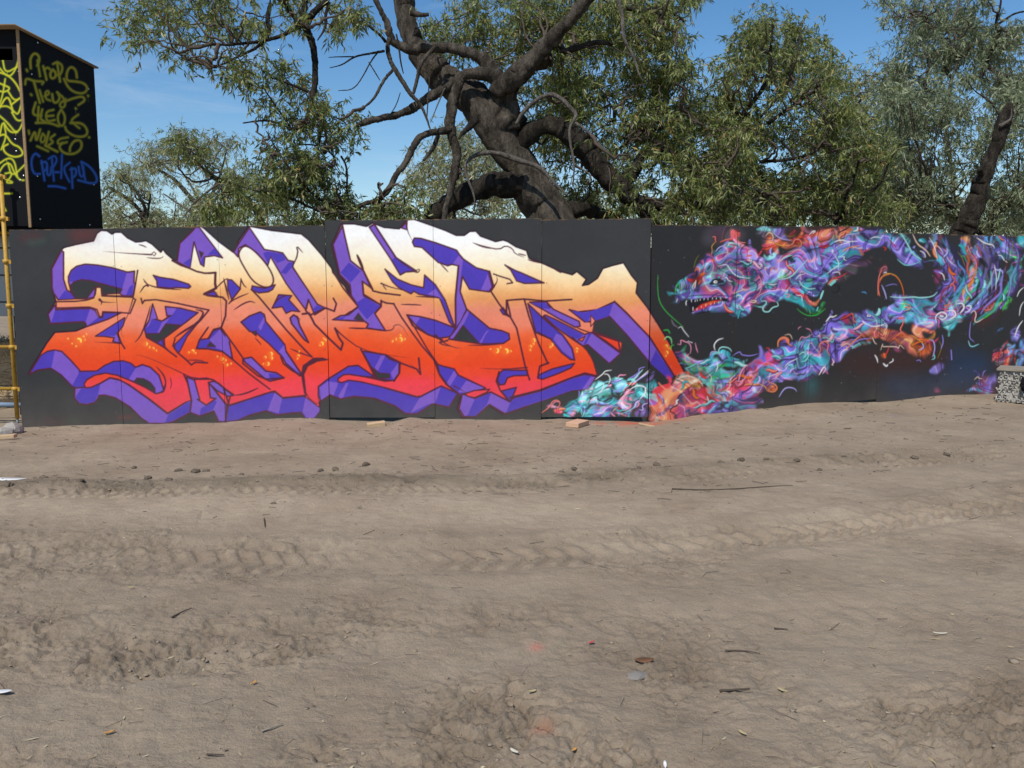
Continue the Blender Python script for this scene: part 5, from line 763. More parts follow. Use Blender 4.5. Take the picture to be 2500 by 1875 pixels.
    for r, c, w, tp, pts in CURL:
        s = REG[r][2]; q = T(r, pts)
        if len(pts) > 2: q = chaikin(q, False, 2)
        if len(pts) > 3 and c not in 'wk' and rng.random() < .6:
            C.stroke([(a_ + .8, b_ + 1) for a_, b_ in q], w / s + 2, PAL['k'], 1.4, .5, tp)
        C.stroke(q, max(1.2, .82 * w / s), PAL[c], .75, .95, tp if len(pts) > 2 else 0)
        if w > 11 and c in 'orltagvm' and len(pts) > 2:
            C.stroke([(a_ - .6, b_ - .6) for a_, b_ in q], 1.2, PAL['c' if c in 'orm' else 'w'], .7, .55, 1)
    for _ in range(90):      # overspray dots
        x = rng.uniform(1600, 2490); y = rng.uniform(560, 960)
        C.stroke([(x, y), (x + .1, y)], rng.uniform(.8, 1.6), PAL[rng.choice('wpltc')], .6, .6)
# ---------------------------------------------------------------- paint, rasterised once
MUR = Canvas(); MUR.a[:] = KB
paint_letters(MUR); paint_serpent(MUR)
# ghosts of older sprays and scuffs in the charcoal ground colour
_m = np.abs(MUR.a - KB).sum(-1) < .012
_n = np.clip(vnoise(MH, MW, 90, 31) * .5 + vnoise(MH, MW, 28, 32) * .3, -1, 1)
MUR.a[_m] *= (1 + .16 * _n[_m])[:, None]
for (x, y, w, c, al) in ((190, 575, 60, (110, 40, 40), .5), (60, 580, 40, (90, 40, 45), .4), (75, 592, 26, (50, 80, 70), .4), (120, 1032, 40, (85, 50, 55), .35), (160, 1030, 30, (55, 75, 60), .3), (292, 1020, 16, (110, 45, 45), .4)):
    MUR.stroke([(x, y), (x + 30, y - 2)], w * .5, s2l(c), w * .45, al)
_r = random.Random(9)
for sx_, top_, bot_ in ((36, 560, 1040), (286, 557, 1036), (538, 552, 1030), (798, 540, 1019), (1060, 536, 1020), (1322, 535, 1019), (1585, 548, 1025), (1786, 551, 1000), (1973, 553, 984), (2146, 562, 972), (2300, 572, 965)):
    for yy_ in range(int(top_) + 14, int(bot_) - 10, 74):      # screw heads drawn along the joints, dark dot with a painted glint
        for dx_ in (-9, 10):
            x_ = sx_ + (yy_ - top_) * .02 + dx_ + _r.uniform(-2, 2); y_ = yy_ + _r.uniform(-8, 8)
            MUR.stroke([(x_, y_), (x_ + .1, y_)], 2.6, s2l((38, 36, 36)), .8, .7); MUR.stroke([(x_ - .6, y_ - .8), (x_ - .5, y_ - .8)], 1.2, s2l((150, 148, 142)), .6, .5)
for (x0_, y0_), (x1_, y1_) in (((18, 561), (534, 552.5)), ((534, 552.5), (793, 550)), ((797, 538), (1318, 532.8)), ((1320, 536.5), (1582, 532.5)), ((1588, 549), (1970, 553)), ((1972, 552), (2147, 553)), ((2150, 568), (2500, 577))):
    for _ in range(int((x1_ - x0_) / 13)):                     # chipped top edges
        t_ = _r.random(); x_ = x0_ + (x1_ - x0_) * t_; y_ = y0_ + (y1_ - y0_) * t_
        MUR.stroke([(x_, y_ + .4), (x_ + _r.uniform(2, 16), y_ + .6)], _r.uniform(1, 2.6), s2l((150, 112, 72)), .8, _r.uniform(.3, .8))
for _ in range(170):                                           # scuffs and runs on the bare charcoal
    x_ = _r.uniform(30, 2490); y_ = _r.uniform(545, 1030); j_ = int(min(max(y_ - 500, 0), MH - 1)); i_ = int(min(x_, MW - 1))
    if MUR.a[j_, i_].max() < .06: MUR.stroke([(x_, y_), (x_ + _r.uniform(-9, 9), y_ + _r.uniform(-3, 14))], _r.uniform(.8, 2), s2l((92, 90, 86) if _r.random() < .6 else (34, 33, 33)), .9, _r.uniform(.15, .5), 1)
MUR.a *= (1 + .03 * vnoise(MH, MW, 15, 35) + .035 * vnoise(MH, MW, 5, 36))[..., None]
MUR_IMG = np.clip(MUR.a, 0, .93)
MX0, MY0, MW, MH = 0, 0, 400, 800
BOXC = Canvas(); BOXC.a[:] = s2l((21, 22, 25)); paint_box(BOXC); BOX_IMG = BOXC.a.copy()
# ---------------------------------------------------------------- plan of the walls (metres)
SEAM_PX = [36.5, 288, 541, 799, 1060, 1322, 1586]
YL = [9.98, 9.93, 9.87, 9.80, 9.74, 9.70, 9.68]
LW = [at(x, 790, y)[:2] for x, y in zip(SEAM_PX, YL)]
f0 = np.array(LW[-1]) + (.012, .03); dirr = np.array((.901, .434)); RW = [tuple(f0 + dirr * 1.215 * k) for k in range(7)]
def wall_y(x):
    pts = LW + RW[1:]
    return np.interp(x, [p[0] for p in pts], [p[1] for p in pts])
# line where the earth meets the boards, as seen
GL = [(-400, 1046), (55, 1041), (297, 1036), (549, 1031), (640, 1022), (760, 1021), (808, 1026), (900, 1030), (960, 1029), (1000, 1017), (1060, 1022), (1320, 1022), (1370, 1020), (1450, 1026), (1560, 1031), (1590, 1030), (1700, 1014), (1790, 1006), (1970, 986), (2060, 984), (2145, 985), (2290, 966), (2430, 962), (2600, 958)]
_gx, _gz = [], []
for px, py in GL:
    Y = 9.8
    for _ in range(6): P = at(px, py, Y); Y = float(wall_y(P[0]))
    P = at(px, py, Y); _gx.append(P[0]); _gz.append(P[2])
def base_z(x, y):
    """broad lie of the land: flat yard, slightly heaped against the foot of the boards"""
    wy = wall_y(x); k = sstep(wy - 2.6, wy - .15, y)
    return np.interp(x, _gx, _gz) * k * (1 - sstep(wy + 3, wy + 9, y))
# ---------------------------------------------------------------- ground
def poly_y(pts):
    q = [ground_at(*p) for p in pts]; q = sorted(q)
    return np.array([a for a, b in q]), np.array([b for a, b in q])
TR1 = poly_y([(-300, 1335), (0, 1350), (700, 1368), (1250, 1358), (1700, 1328), (2100, 1275), (2500, 1215), (2800, 1180)])
TR2 = poly_y([(-300, 1195), (0, 1192), (400, 1188), (800, 1182), (1250, 1176), (1600, 1158), (2000, 1130), (2500, 1095), (2800, 1080)])
TR3 = poly_y([(-300, 1640), (300, 1600), (900, 1560), (1500, 1540), (2100, 1520), (2800, 1500)])
def hash_u(k): return ((k * 7919) % 101) / 101.0
def cellplate(x, y, seed):
    i = np.floor(x); j = np.floor(y); d1 = np.full(x.shape, 9.); d2 = np.full(x.shape, 9.); hh = np.zeros(x.shape); tx = np.zeros(x.shape); ty = np.zeros(x.shape)
    for a in (-1, 0, 1):
        for b in (-1, 0, 1):
            px = i + a + hash2(i + a, j + b, seed); py = j + b + hash2(i + a, j + b, seed + 7); d = np.hypot(px - x, py - y); n = d < d1
            d2 = np.where(n, d1, np.minimum(d2, d)); hh = np.where(n, hash2(i + a, j + b, seed + 13), hh)
            tx = np.where(n, (x - px) * (hash2(i + a, j + b, seed + 17) * 2 - 1), tx); ty = np.where(n, (y - py) * (hash2(i + a, j + b, seed + 19) * 2 - 1), ty); d1 = np.minimum(d1, d)
    return d1, d2, hh, tx, ty
def rough_mask(x, y):
    w = .18 * noise2(x * .9, y * 1.4, 71) + .10 * noise2(x * 2.6, y * 3.1, 72)
    near = 1 - sstep(3.2, 4.3, y + 1.5 * w + .10 * np.sin(x * 1.3))
    d1 = y - np.interp(x, *TR1); d2 = y - np.interp(x, *TR2); d3 = y - np.interp(x, *TR3)
    b1 = np.exp(-((d1 + w * .6) / .36) ** 2) * (1 - .8 * np.exp(-(d1 / .19) ** 4)); b2 = np.exp(-((d2 - .10 + w * .5) / .24) ** 2)
    right = sstep(.6, 2.6, x) * np.exp(-((y - 4.9 - .2 * x + w * 2) / .75) ** 2) * .75
    left = sstep(-.6, -2.4, x) * np.exp(-((y - 4.7 + w * 2) / .6) ** 2) * .7
    return np.clip(np.maximum.reduce([near * np.clip(.56 + .8 * noise2(x * 1.25, y * 1.7, 75) + .5 * noise2(x * 3.1, y * 3.7, 76), .12, 1), b1 * np.clip(.62 + .7 * noise2(x * 1.9, y * 2.6, 77), .2, 1), b2 * np.clip(.75 + .7 * noise2(x * 1.6, y * 2.6, 78), .3, 1), right * np.clip(.6 + .8 * noise2(x * 1.8, y * 2.1, 79), 0, 1), left * np.clip(.6 + .8 * noise2(x * 1.8, y * 2.1, 80), 0, 1)]), 0, 1), d1, d2, d3
def height(x, y, fine=True):
    rm, d1, d2, d3 = rough_mask(x, y)
    h = .012 * fbm2(x * .55, y * .55, 5, 3) + .006 * fbm2(x * 3.1, y * 4.0, 9, 3)
    # worn wheel ruts
    h -= .028 * np.exp(-(d1 / .24) ** 2) + .020 * np.exp(-((d2 + .17) / .17) ** 2) + .010 * np.exp(-(d3 / .3) ** 2)
    h += .016 * np.exp(-((d1 - .36) / .10) ** 2) + .012 * np.exp(-((d1 + .33) / .09) ** 2) + .020 * np.exp(-((d2 - .14) / .10) ** 2) + .006 * np.exp(-((d3 - .36) / .12) ** 2)
    # tread of the tyres: slanted lugs, broken by wear
    for d, wd, sp, am, off in ((d1, .20, .135, .019, 0.), (d2 + .17, .13, .10, .017, .3), (d3, .22, .15, .006, .7)):
        lug = np.sin((x + off + .55 * np.abs(d)) * 6.283 / sp + 1.2 * noise2(x * 1.1, y, 33)); lug = sstep(-.12, .22, lug)
        wear = np.clip(.74 + .9 * noise2(x * 1.3 + off * 9, y * 2.1, 41), 0, 1)
        h += am * lug * wear * sstep(wd, wd * .7, np.abs(d))
    # broken crust: tilted plates and crumbs with sharp edges
    wx = x + .05 * noise2(x * 6, y * 6, 51) + .02 * noise2(x * 19, y * 19, 53); wy = y + .05 * noise2(x * 6, y * 6, 52) + .02 * noise2(x * 19, y * 19, 54)
    for sc, am, sd in ((4.2, .030, 61), (9.5, .017, 62), (21., .0085, 63)):
        f1, f2, hh, tx, ty = cellplate(wx * sc, wy * sc * 1.15, sd)
        pl = (hh - .5) + .55 * (tx * (hash_u(sd) + .5) + ty * .6)
        h += rm * .95 * am * (pl * np.clip(.5 + .9 * noise2(x * sc * .35, y * sc * .4, sd + 20), .1, 1.25) - .55 * sstep(.16, .0, f2 - f1))
    h += rm * (.016 * fbm2(x * 3.4, y * 4.2, 64, 3) + .009 * (1 - 2 * np.abs(fbm2(x * 14, y * 17, 66, 3))))
    crumb = sstep(-.12, .22, fbm2(x * 4.2, y * 5.4, 67, 3) + .35 * noise2(x * 19, y * 22, 68)) * np.clip(rm * 1.7 - .12, 0, 1)
    h += crumb * (.010 * noise2(x * 42, y * 46, 69) + .007 * noise2(x * 85, y * 90, 70) - .006)
    # shrinkage cracks on the smooth crust
    k1, k2 = cell2(x * 4.6 + .45 * noise2(x * 8, y * 8, 81), y * 4.6 + .45 * noise2(x * 8, y * 8, 82), 83)
    crack = sstep(.045, .0, k2 - k1) * np.clip(noise2(x * 2.3, y * 2.3, 85) * 2 + .3, 0, 1) * np.clip(noise2(x * .8, y * .8, 84) * 2.2, 0, 1) * (1 - rm)
    h -= .009 * crack
    h += .0045 * fbm2(x * 11, y * 14, 90, 3) * (.6 + rm)
    return base_z(x, y) + h * sstep(60, 25, np.abs(y)), rm, crack, d1, d2, crumb
rows = np.concatenate([[-60, -12, -2.5, 0.2, 1.2, 1.8], np.exp(np.linspace(math.log(2.15), math.log(10.6), 525)), np.array([10.8, 11.2, 11.8, 12.6, 14, 16, 20, 27, 40, 70, 140, 300, 700, 1600])])
_o = np.array([1.04, 1.1, 1.2, 1.35, 1.6, 2.1, 3.2, 6., 14., 40.]); sgn = np.concatenate([-_o[::-1], np.linspace(-1, 1, 690), _o]); ncol = len(sgn)
hw = np.where(rows < 1.7, .70 * (1.8 + 1.25), np.where(rows < 10.65, .70 * (rows + 1.25), np.where(rows < 30, .70 * (rows + 1.25) * (1 + (rows - 10.6) * .06), rows * 1.6)))
gx = np.clip(hw[:, None] * sgn[None, :], -2600, 2600); gy = np.repeat(rows[:, None], ncol, 1)
gz, rm, crack, gd1, gd2, crumb = height(gx, gy)
gc = np.ones(gx.shape + (3,))
gc *= (1 - .19 * crumb)[..., None] * (1 - .06 * rm)[..., None] * (1 - .45 * crack)[..., None]
ridge_dark = np.exp(-((gd2 - .12) / .17) ** 2) * np.clip(.6 + .9 * noise2(gx * 1.4, gy * 2, 93), 0, 1) * sstep(2.6, -.4, gx * .8) * .32   # darker patchy band along the upper rut ridge, fading to the right
gc *= (1 - ridge_dark)[..., None]
pale = np.exp(-((gy - 5.75 + .1 * gx) / .55) ** 2) * .22 * (1 - rm); gc *= (1 + pale)[..., None]             # polished wheel way
redp = np.exp(-(((gx - ground_at(1560, 1034)[0]) / .5) ** 2)) * np.exp(-((gy - wall_y(gx) + .12) / .16) ** 2) * np.clip(.6 + noise2(gx * 9, gy * 9, 95), 0, 1)   # overspray on the soil
gc = gc * (1 - redp[..., None]) + redp[..., None] * np.array((1.75, .55, .42))
for px, py, rr, cc in ((1310, 1575, .03, (2.2, .35, .45)), (1325, 1780, .035, (2.0, .7, .42)), (2182, 1014, .05, (.6, .8, 1.9))):
    sx_, sy_ = ground_at(px, py); k = np.exp(-(((gx - sx_) / rr) ** 2 + ((gy - sy_) / (rr * 1.3)) ** 2))[..., None] * .3; gc = gc * (1 - k) + k * np.array(cc)
nr = len(rows); ii = np.arange(nr * ncol).reshape(nr, ncol)
F = np.stack([ii[:-1, :-1], ii[:-1, 1:], ii[1:, 1:], ii[1:, :-1]], -1).reshape(-1, 4)
ground = mesh_np('ground', np.stack([gx, gy, gz], -1).reshape(-1, 3), F, M['dirt'], smooth=True, col=gc.reshape(-1, 3)); tag(ground, kind='structure')
def gz_at(x, y): return float(height(np.array([float(x)]), np.array([float(y)]))[0][0])
M['edge'] = wood('painted_plywood_edge', (.045, .038, .034), (.10, .075, .055))
# ---------------------------------------------------------------- painted boards
def panel(parent, A, B, zt0, zt1, zb0, zb1, dens, img, idx, thick=.017, tilt=0.):
    """one upright sheet from plan point A to B; front face carries the paint"""
    A = np.array(A, float); B = np.array(B, float); d = B - A; Lh = np.hypot(*d); d /= Lh; nrm = np.array((d[1], -d[0]))   # towards the camera side
    A = A + d * .0025; B = B - d * .0025; Lh = np.hypot(*(B - A))
    nu = max(4, int(Lh * dens)); nv = max(4, int((zt0 - zb0) * dens))
    u = np.linspace(0, 1, nu); v = np.linspace(0, 1, nv)
    U, Vv = np.meshgrid(u, v)
    zb = zb0 + (zb1 - zb0) * U; zt = zt0 + (zt1 - zt0) * U; Z = zb + (zt - zb) * Vv
    bow = (.006 * np.sin(U * 3.1416) * math.sin(idx * 2.1) + .003 * np.sin(Vv * 5 + idx)) + tilt * (Vv - .3)
    X = A[0] + d[0] * Lh * U + nrm[0] * bow; Y = A[1] + d[1] * Lh * U + nrm[1] * bow
    P = np.stack([X, Y, Z], -1).reshape(-1, 3)
    px, py = project(P); col = sample(img, px, py - 500.0)
    k = np.arange(nu * nv).reshape(nv, nu)
    Fq = np.stack([k[:-1, :-1], k[:-1, 1:], k[1:, 1:], k[1:, :-1]], -1).reshape(-1, 4)
    o = mesh_np('plywood_panel', P, Fq, M['paint'], parent, True, col)
    # raw core and back of the sheet
    bnd = np.concatenate([k[0, :], k[1:, -1], k[-1, -2::-1], k[-2:0:-1, 0]]); f = P[bnd]; off = np.array((nrm[0], nrm[1], 0))
    n = len(bnd); V2 = np.concatenate([f - off * .0006, f - off * thick])
    j = np.arange(n); q = np.stack([j, j + n, (j + 1) % n + n, (j + 1) % n], -1)
    core = mesh_np('plywood_core', V2, [q, (np.arange(n) + n)[None, ::-1]], M['edge'], o)
    return o
lw = empty('lettering_hoarding', (LW[0][0], LW[0][1], 0)); tag(lw, 'long charcoal plywood wall sprayed with big orange and purple graffiti lettering', 'hoarding')
rw = empty('serpent_hoarding', (RW[0][0], RW[0][1], 0)); tag(rw, 'black plywood wall angling back on the right, sprayed with a swirling serpent', 'hoarding')
def child_fix(root):
    for c in root.children: c.matrix_parent_inverse = Matrix.Translation(root.location).inverted()
TOPL = [(561, 558), (557, 552.5), (552.5, 550), (538, 535.5), (535, 532.5), (536.5, 532.5)]
BOTL = [(1046, 1046), (1040, 1037), (1036, 1026), (1019.5, 1019.5), (1026, 1026), (1018.5, 1018.5)]
def zpx(P, xpx, ypx): return at(xpx, ypx, P[1])[2]
for k in range(6):
    A, B = LW[k], LW[k + 1]; a, b = SEAM_PX[k], SEAM_PX[k + 1]
    panel(lw, (A[0], A[1] + .006 * math.sin(k * 2.7)), (B[0], B[1] + .006 * math.sin(k * 2.7 + .4)), zpx(A, a, TOPL[k][0]), zpx(B, b, TOPL[k][1]), zpx(A, a, BOTL[k][0]), zpx(B, b, BOTL[k][1]), 138, MUR_IMG, k)
TOPR = [(549, 551), (551, 553.5), (551.5, 553), (568, 571.5), (572, 575.5), (575.5, 578)]
BOTR = [(1040, 1016), (1016, 996), (990, 974.5), (996, 980), (980, 970), (972, 966)]
for k in range(6):
    A, B = RW[k], RW[k + 1]; a = project((A[0], A[1], 1.2))[0]; b = project((B[0], B[1], 1.2))[0]
    panel(rw, (A[0], A[1] + .005 * math.sin(k * 3.3)), (B[0], B[1] + .005 * math.sin(k * 3.3 + .3)), zpx(A, a, TOPR[k][0]), zpx(B, b, TOPR[k][1]), zpx(A, a, BOTR[k][0]), zpx(B, b, BOTR[k][1]), 118, MUR_IMG, k + 9)
for root, pts in ((lw, LW), (rw, RW)):
    for k, p in enumerate(pts):
        g_ = gz_at(p[0], p[1] + .1); yo = .028 + (.03 if root is rw else .03)
        box('timber_post', (p[0] - .045, p[0] + .045, p[1] + yo + .02, p[1] + yo + .11, g_ - .3, 1.95), M['grey_timber'], root)
    for z_ in (.55, 1.6):
        a_, b_ = np.array(pts[0]), np.array(pts[-1])
        for k in range(len(pts) - 1):
            p, q = np.array(pts[k]), np.array(pts[k + 1]); d = (q - p) / np.hypot(*(q - p)); nn = np.array((-d[1], d[0]))
            c = [p + nn * .125 + d * .05, q + nn * .125 - d * .05, q + nn * .165 - d * .05, p + nn * .165 + d * .05]
            Vv_ = np.array([(*c[i], z_) for i in range(4)] + [(*c[i], z_ + .09) for i in range(4)])
            mesh_np('timber_rail', Vv_, BOXF, M['grey_timber'], root)
    child_fix(root)
# ---------------------------------------------------------------- black box on the scaffold
def sheet(name, P0, U, Vv, nu, nv, img, m, parent, hole=None, back=.012):
    """flat painted sheet P0 + s*U + t*V, with an optional rectangular opening (s0,s1,t0,t1)"""
    P0, U, Vv = (np.array(a, float) for a in (P0, U, Vv)); s = np.linspace(0, 1, nu); t = np.linspace(0, 1, nv)
    Sg, Tg = np.meshgrid(s, t); P = (P0 + Sg[..., None] * U + Tg[..., None] * Vv).reshape(-1, 3)
    px, py = project(P); col = sample(img, px * 3.073 / 2, (py - 40) * 3.073 / 2)
    k = np.arange(nu * nv).reshape(nv, nu); Fq = np.stack([k[:-1, :-1], k[:-1, 1:], k[1:, 1:], k[1:, :-1]], -1)
    if hole:
        sc = (s[:-1] + s[1:]) / 2; tcn = (t[:-1] + t[1:]) / 2
        keep = ~(((sc > hole[0]) & (sc < hole[1]))[None, :] & ((tcn > hole[2]) & (tcn < hole[3]))[:, None]); Fq = Fq[keep]
    o = mesh_np(name, P, Fq.reshape(-1, 4), m, parent, False, col)
    md = o.modifiers.new('thickness', 'SOLIDIFY'); md.thickness = back; md.offset = -1
    return o
m = M['boxpaint'] = mat('black_paint_on_plywood', rough=.75, spec=.12); a_ = nd(m, 'ShaderNodeVertexColor', layer_name='paint'); lk(m, a_.outputs['Color'], bsdf(m).inputs['Base Color']); bump(m, noisetex(m, 90, 3, .6, objco(m)), .15, .003)
BY1 = 10.16; BX = at(61, 311, BY1)[0]
BY2 = BY1
while at(239, 345, BY2)[0] > BX: BY2 += .005
ZT1 = at(50, 72, BY1)[2]; ZB = at(72, 553, BY1)[2]; ZT2 = at(230, 138, BY2)[2]; BXL = BX - 1.5
bxr = empty('plywood_box', (BX, BY1, ZB)); tag(bxr, 'tall black plywood box on scaffolding, tagged in yellow and blue spray paint', 'box')
sheet('side_panel', (BX, BY1 + .012, ZB), (0, BY2 - BY1 - .012, 0), (0, 0, min(ZT1, ZT2) - ZB), 150, 260, BOX_IMG, M['boxpaint'], bxr)
s0 = 1 - (BX - at(-40, 130, BY1)[0]) / 1.5; s1 = 1 - (BX - at(30, 130, BY1)[0]) / 1.5; hz = min(ZT1, ZT2) - ZB
t0 = (at(20, 147, BY1)[2] - ZB) / hz; t1 = (at(20, 119, BY1)[2] - ZB) / hz
sheet('front_panel', (BXL, BY1, ZB), (1.5, 0, 0), (0, 0, hz), 190, 250, BOX_IMG, M['boxpaint'], bxr, (s0, s1, t0, t1))
zt = ZB + hz
box('back_panel', (BXL, BX - .014, BY2 - .012, BY2, ZB, zt), M['black_void'], bxr); box('floor_board', (BXL, BX - .014, BY1 + .02, BY2 - .014, ZB - .03, ZB - .005), M['black_void'], bxr)
box('left_panel', (BXL - .012, BXL, BY1, BY2, ZB, zt), M['black_void'], bxr)
V = box_pts(BXL - .05, BX + .035, BY1 - .13, BY2 + .06, zt + .004, zt + .024)
mesh_np('roof_board', V, BOXF, M['batten'], bxr)
box('corner_batten', (BX - .022, BX + .008, BY1 - .022, BY1 - .003, ZB - .01, zt), M['batten'], bxr)
sc_me = None
def disc_mesh(r, h, n=8):
    a = np.arange(n) * 2 * math.pi / n; V = np.concatenate([np.stack([r * np.cos(a), np.zeros(n), r * np.sin(a)], 1), np.stack([.7 * r * np.cos(a), np.full(n, -h), .7 * r * np.sin(a)], 1)])
    j = np.arange(n); return V, [np.stack([j, (j + 1) % n, (j + 1) % n + n, j + n], 1), (j + n)[None, :]]
V, Fd = disc_mesh(.011, .006); scr0 = mesh_np('screw', V, Fd, M['screw'], bxr)
scl = []
for px, py in ((91, 104), (196, 142), (76, 181), (215, 217), (90, 430), (228, 451), (97, 535), (218, 549)): 
    Y = BY1
    while at(px, py, Y)[0] > BX and Y < BY2: Y += .004
    scl.append(((BX + .004, Y, at(px, py, Y)[2]), R(90)))
for px, py in ((46, 175), (38, 340), (40, 369), (58, 429), (49, 482), (50, 440)): scl.append(((at(px, py, BY1)[0], BY1 - .003, at(px, py, BY1)[2]), 0))
for k, (p, rz) in enumerate(scl):
    o = scr0 if k == 0 else link(scr0.copy(), bxr); o.location = p; o.rotation_euler = (0, 0, rz)
child_fix(bxr)
# ---------------------------------------------------------------- scaffold
def tube_pts(path, rad, n=8, closed_ends=True):
    """tube along points; rad per point"""
    P = np.array(path, float); m_ = len(P); rad = np.broadcast_to(np.array(rad, float), (m_,))
    Tn = np.gradient(P, axis=0); Tn /= np.linalg.norm(Tn, axis=1)[:, None] + 1e-9
    up = np.array((0, 0, 1.)) if abs(Tn[0][2]) < .9 else np.array((1., 0, 0)); N = np.cross(Tn[0], up); N /= np.linalg.norm(N); Vs = []
    for i in range(m_):
        N = N - Tn[i] * (N @ Tn[i]); N /= np.linalg.norm(N) + 1e-9; B = np.cross(Tn[i], N)
        a = np.arange(n) * 2 * math.pi / n
        Vs.append(P[i] + rad[i] * (np.cos(a)[:, None] * N + np.sin(a)[:, None] * B))
    Vs = np.concatenate(Vs); j = np.arange(n); Fq = []
    for i in range(m_ - 1): Fq.append(np.stack([i * n + j, i * n + (j + 1) % n, (i + 1) * n + (j + 1) % n, (i + 1) * n + j], 1))
    Fl = [np.concatenate(Fq)]
    if closed_ends: Fl += [j[None, ::-1], (j + (m_ - 1) * n)[None, :]]
    return Vs, Fl
def tube(name, path, rad, m, parent=None, n=8, smooth=True):
    V, Fl = tube_pts(path, rad, n); return mesh_np(name, V, Fl, m, parent, smooth)
SY = 10.03; gz0 = gz_at(at(39, 1015, SY)[0], SY); sxp = at(22, 730, SY)[0]
scf = empty('scaffold', (sxp, SY, gz0)); tag(scf, 'chipped yellow scaffold post with collars at the left end of the lettering', 'scaffold')
ztop = at(4, 425, SY)[2]
tube('standard', [(sxp, SY, gz0 + .10), (sxp, SY, ztop)], .024, M['yellow'], scf, 12)
tube('base_jack', [(sxp, SY, gz0 - .02), (sxp, SY, gz0 + .12)], .014, M['grey_steel'], scf, 10)
box('base_plate', (sxp - .06, sxp + .06, SY - .06, SY + .06, gz0 - .01, gz0 + .008), M['grey_steel'], scf)
zc = [at(20, y, SY)[2] for y in (431, 533, 638, 746, 847, 949)]
V, Fl = tube_pts([(0, 0, -.022), (0, 0, -.02), (0, 0, .02), (0, 0, .022)], [.026, .04, .04, .026], 8)
col0 = mesh_np('collar', V, Fl, M['yellow'], scf)
for k, z in enumerate(zc):
    o = col0 if k == 0 else link(col0.copy(), scf); o.location = (sxp, SY, z)
    box('wedge', (sxp + .035, sxp + .062, SY - .016, SY + .016, z - .028, z + .016), M['yellow'], o if False else scf)
for z, y2 in ((zc[4], 0), (zc[5], 0), (zc[1] - .03, 0)):
    tube('ledger', [(sxp - .03, SY, z), (sxp - 2.0, SY, z)], .021, M['yellow'], scf, 10)
tube('standard', [(sxp - 2.0, SY, gz0 + .0), (sxp - 2.0, SY, ztop)], .024, M['yellow'], scf, 10)
for xx in (sxp - .05, sxp - 1.6):
    tube('standard', [(xx - .02, 11.0, gz0 - .2), (xx - .02, 11.0, ZB - .07)], .024, M['yellow'], scf, 10)
tube('ledger', [(sxp - 1.7, 10.4, ZB - .058), (sxp + .78, 10.4, ZB - .058)], .021, M['yellow'], scf, 10)
tube('ledger', [(sxp - 1.7, 11.0, ZB - .058), (sxp + .78, 11.0, ZB - .058)], .021, M['yellow'], scf, 10)
for yy in (10.4, 11.0): tube('transom', [(sxp - 1.6, yy, gz0 - .2), (sxp - 1.6, yy, ZB - .08)], .021, M['yellow'], scf, 10); tube('transom', [(sxp + .72, yy, gz0 - .2), (sxp + .72, yy, ZB - .08)], .021, M['yellow'], scf, 10)
child_fix(scf)
# things glimpsed left of the post
def P3(x, y, Y): return at(x, y, Y)
x1 = P3(33, 700, 10.9)[0]; za = P3(10, 772, 10.9)[2]; zb = P3(10, 574, 10.9)[2]
cb = empty('steel_cabinet', (x1, 10.9, 0)); tag(cb, 'grey riveted steel cabinet glimpsed behind the yellow scaffold post', 'cabinet')
box('body', (x1 - 1.3, x1, 10.9, 11.5, za, zb), M['grey_steel'], cb, .006)
for k in range(3):
    zz = za + (zb - za) * (k + .5) / 3; box('seam_strip', (x1 - 1.3, x1 + .002, 10.894, 10.899, zz, zz + .02), M['dark_steel'], cb)
for k in range(6):
    o = link(scr0.copy(), cb); o.rotation_euler = (0, 0, 0); o.location = (x1 - .05, 10.896, za + .06 + k * (zb - za - .1) / 5); o.name = 'rivet'
for yy in (10.95, 11.4):
    for xx in (x1 - .06, x1 - 1.2): box('leg', (xx, xx + .05, yy, yy + .05, gz0 - .15, za), M['dark_steel'], cb)
child_fix(cb)
x1 = P3(38, 880, 11.1)[0]; zb = P3(10, 842, 11.1)[2]; zg = gz_at(x1, 11.3)
sb = empty('straw_bale', (x1, 11.6, zg)); tag(sb, 'small straw bale under the steel cabinet behind the scaffold', 'bale')
rs = np.random.RandomState(3); nS = 2600
c = np.stack([rs.rand(nS) * 1.2 - 1.2, rs.rand(nS) * .5, rs.rand(nS) * (zb - zg)], 1); fsel = rs.randint(0, 3, nS); c[fsel == 0, 1] = 0; c[fsel == 1, 2] = zb - zg; c[fsel == 2, 0] = 0
dr = rs.randn(nS, 3); dr[:, 2] *= .5; dr /= np.linalg.norm(dr, axis=1)[:, None]; sd = np.cross(dr, rs.randn(nS, 3)); sd /= np.linalg.norm(sd, axis=1)[:, None]
l_ = (.05 + .07 * rs.rand(nS))[:, None]; Vq = np.stack([c - dr * l_ - sd * .003, c + dr * l_ - sd * .003, c + dr * l_ + sd * .003, c - dr * l_ + sd * .003], 1).reshape(-1, 3)
box('bale_body', (-1.2, 0, 0, .5, 0, zb - zg), M['timber'], sb, .03); mesh_np('loose_straw', Vq, np.arange(nS * 4).reshape(-1, 4), M['straw'], sb)
for zz in (.15, .3): box('twine', (-1.202, .002, -.003, .502, zz, zz + .008), M['dark_steel'], sb)
p = P3(12, 985, 10.3); pipe = tube('plastic_pipe', [(p[0] - .8, 10.3, p[2]), (p[0] + .2, 10.3, p[2] - .02)], .03, mat('blue_grey_plastic', (.25, .34, .45), .4, .4), None, 12); tag(pipe, 'blue grey plastic pipe lying behind the foot of the scaffold', 'pipe')
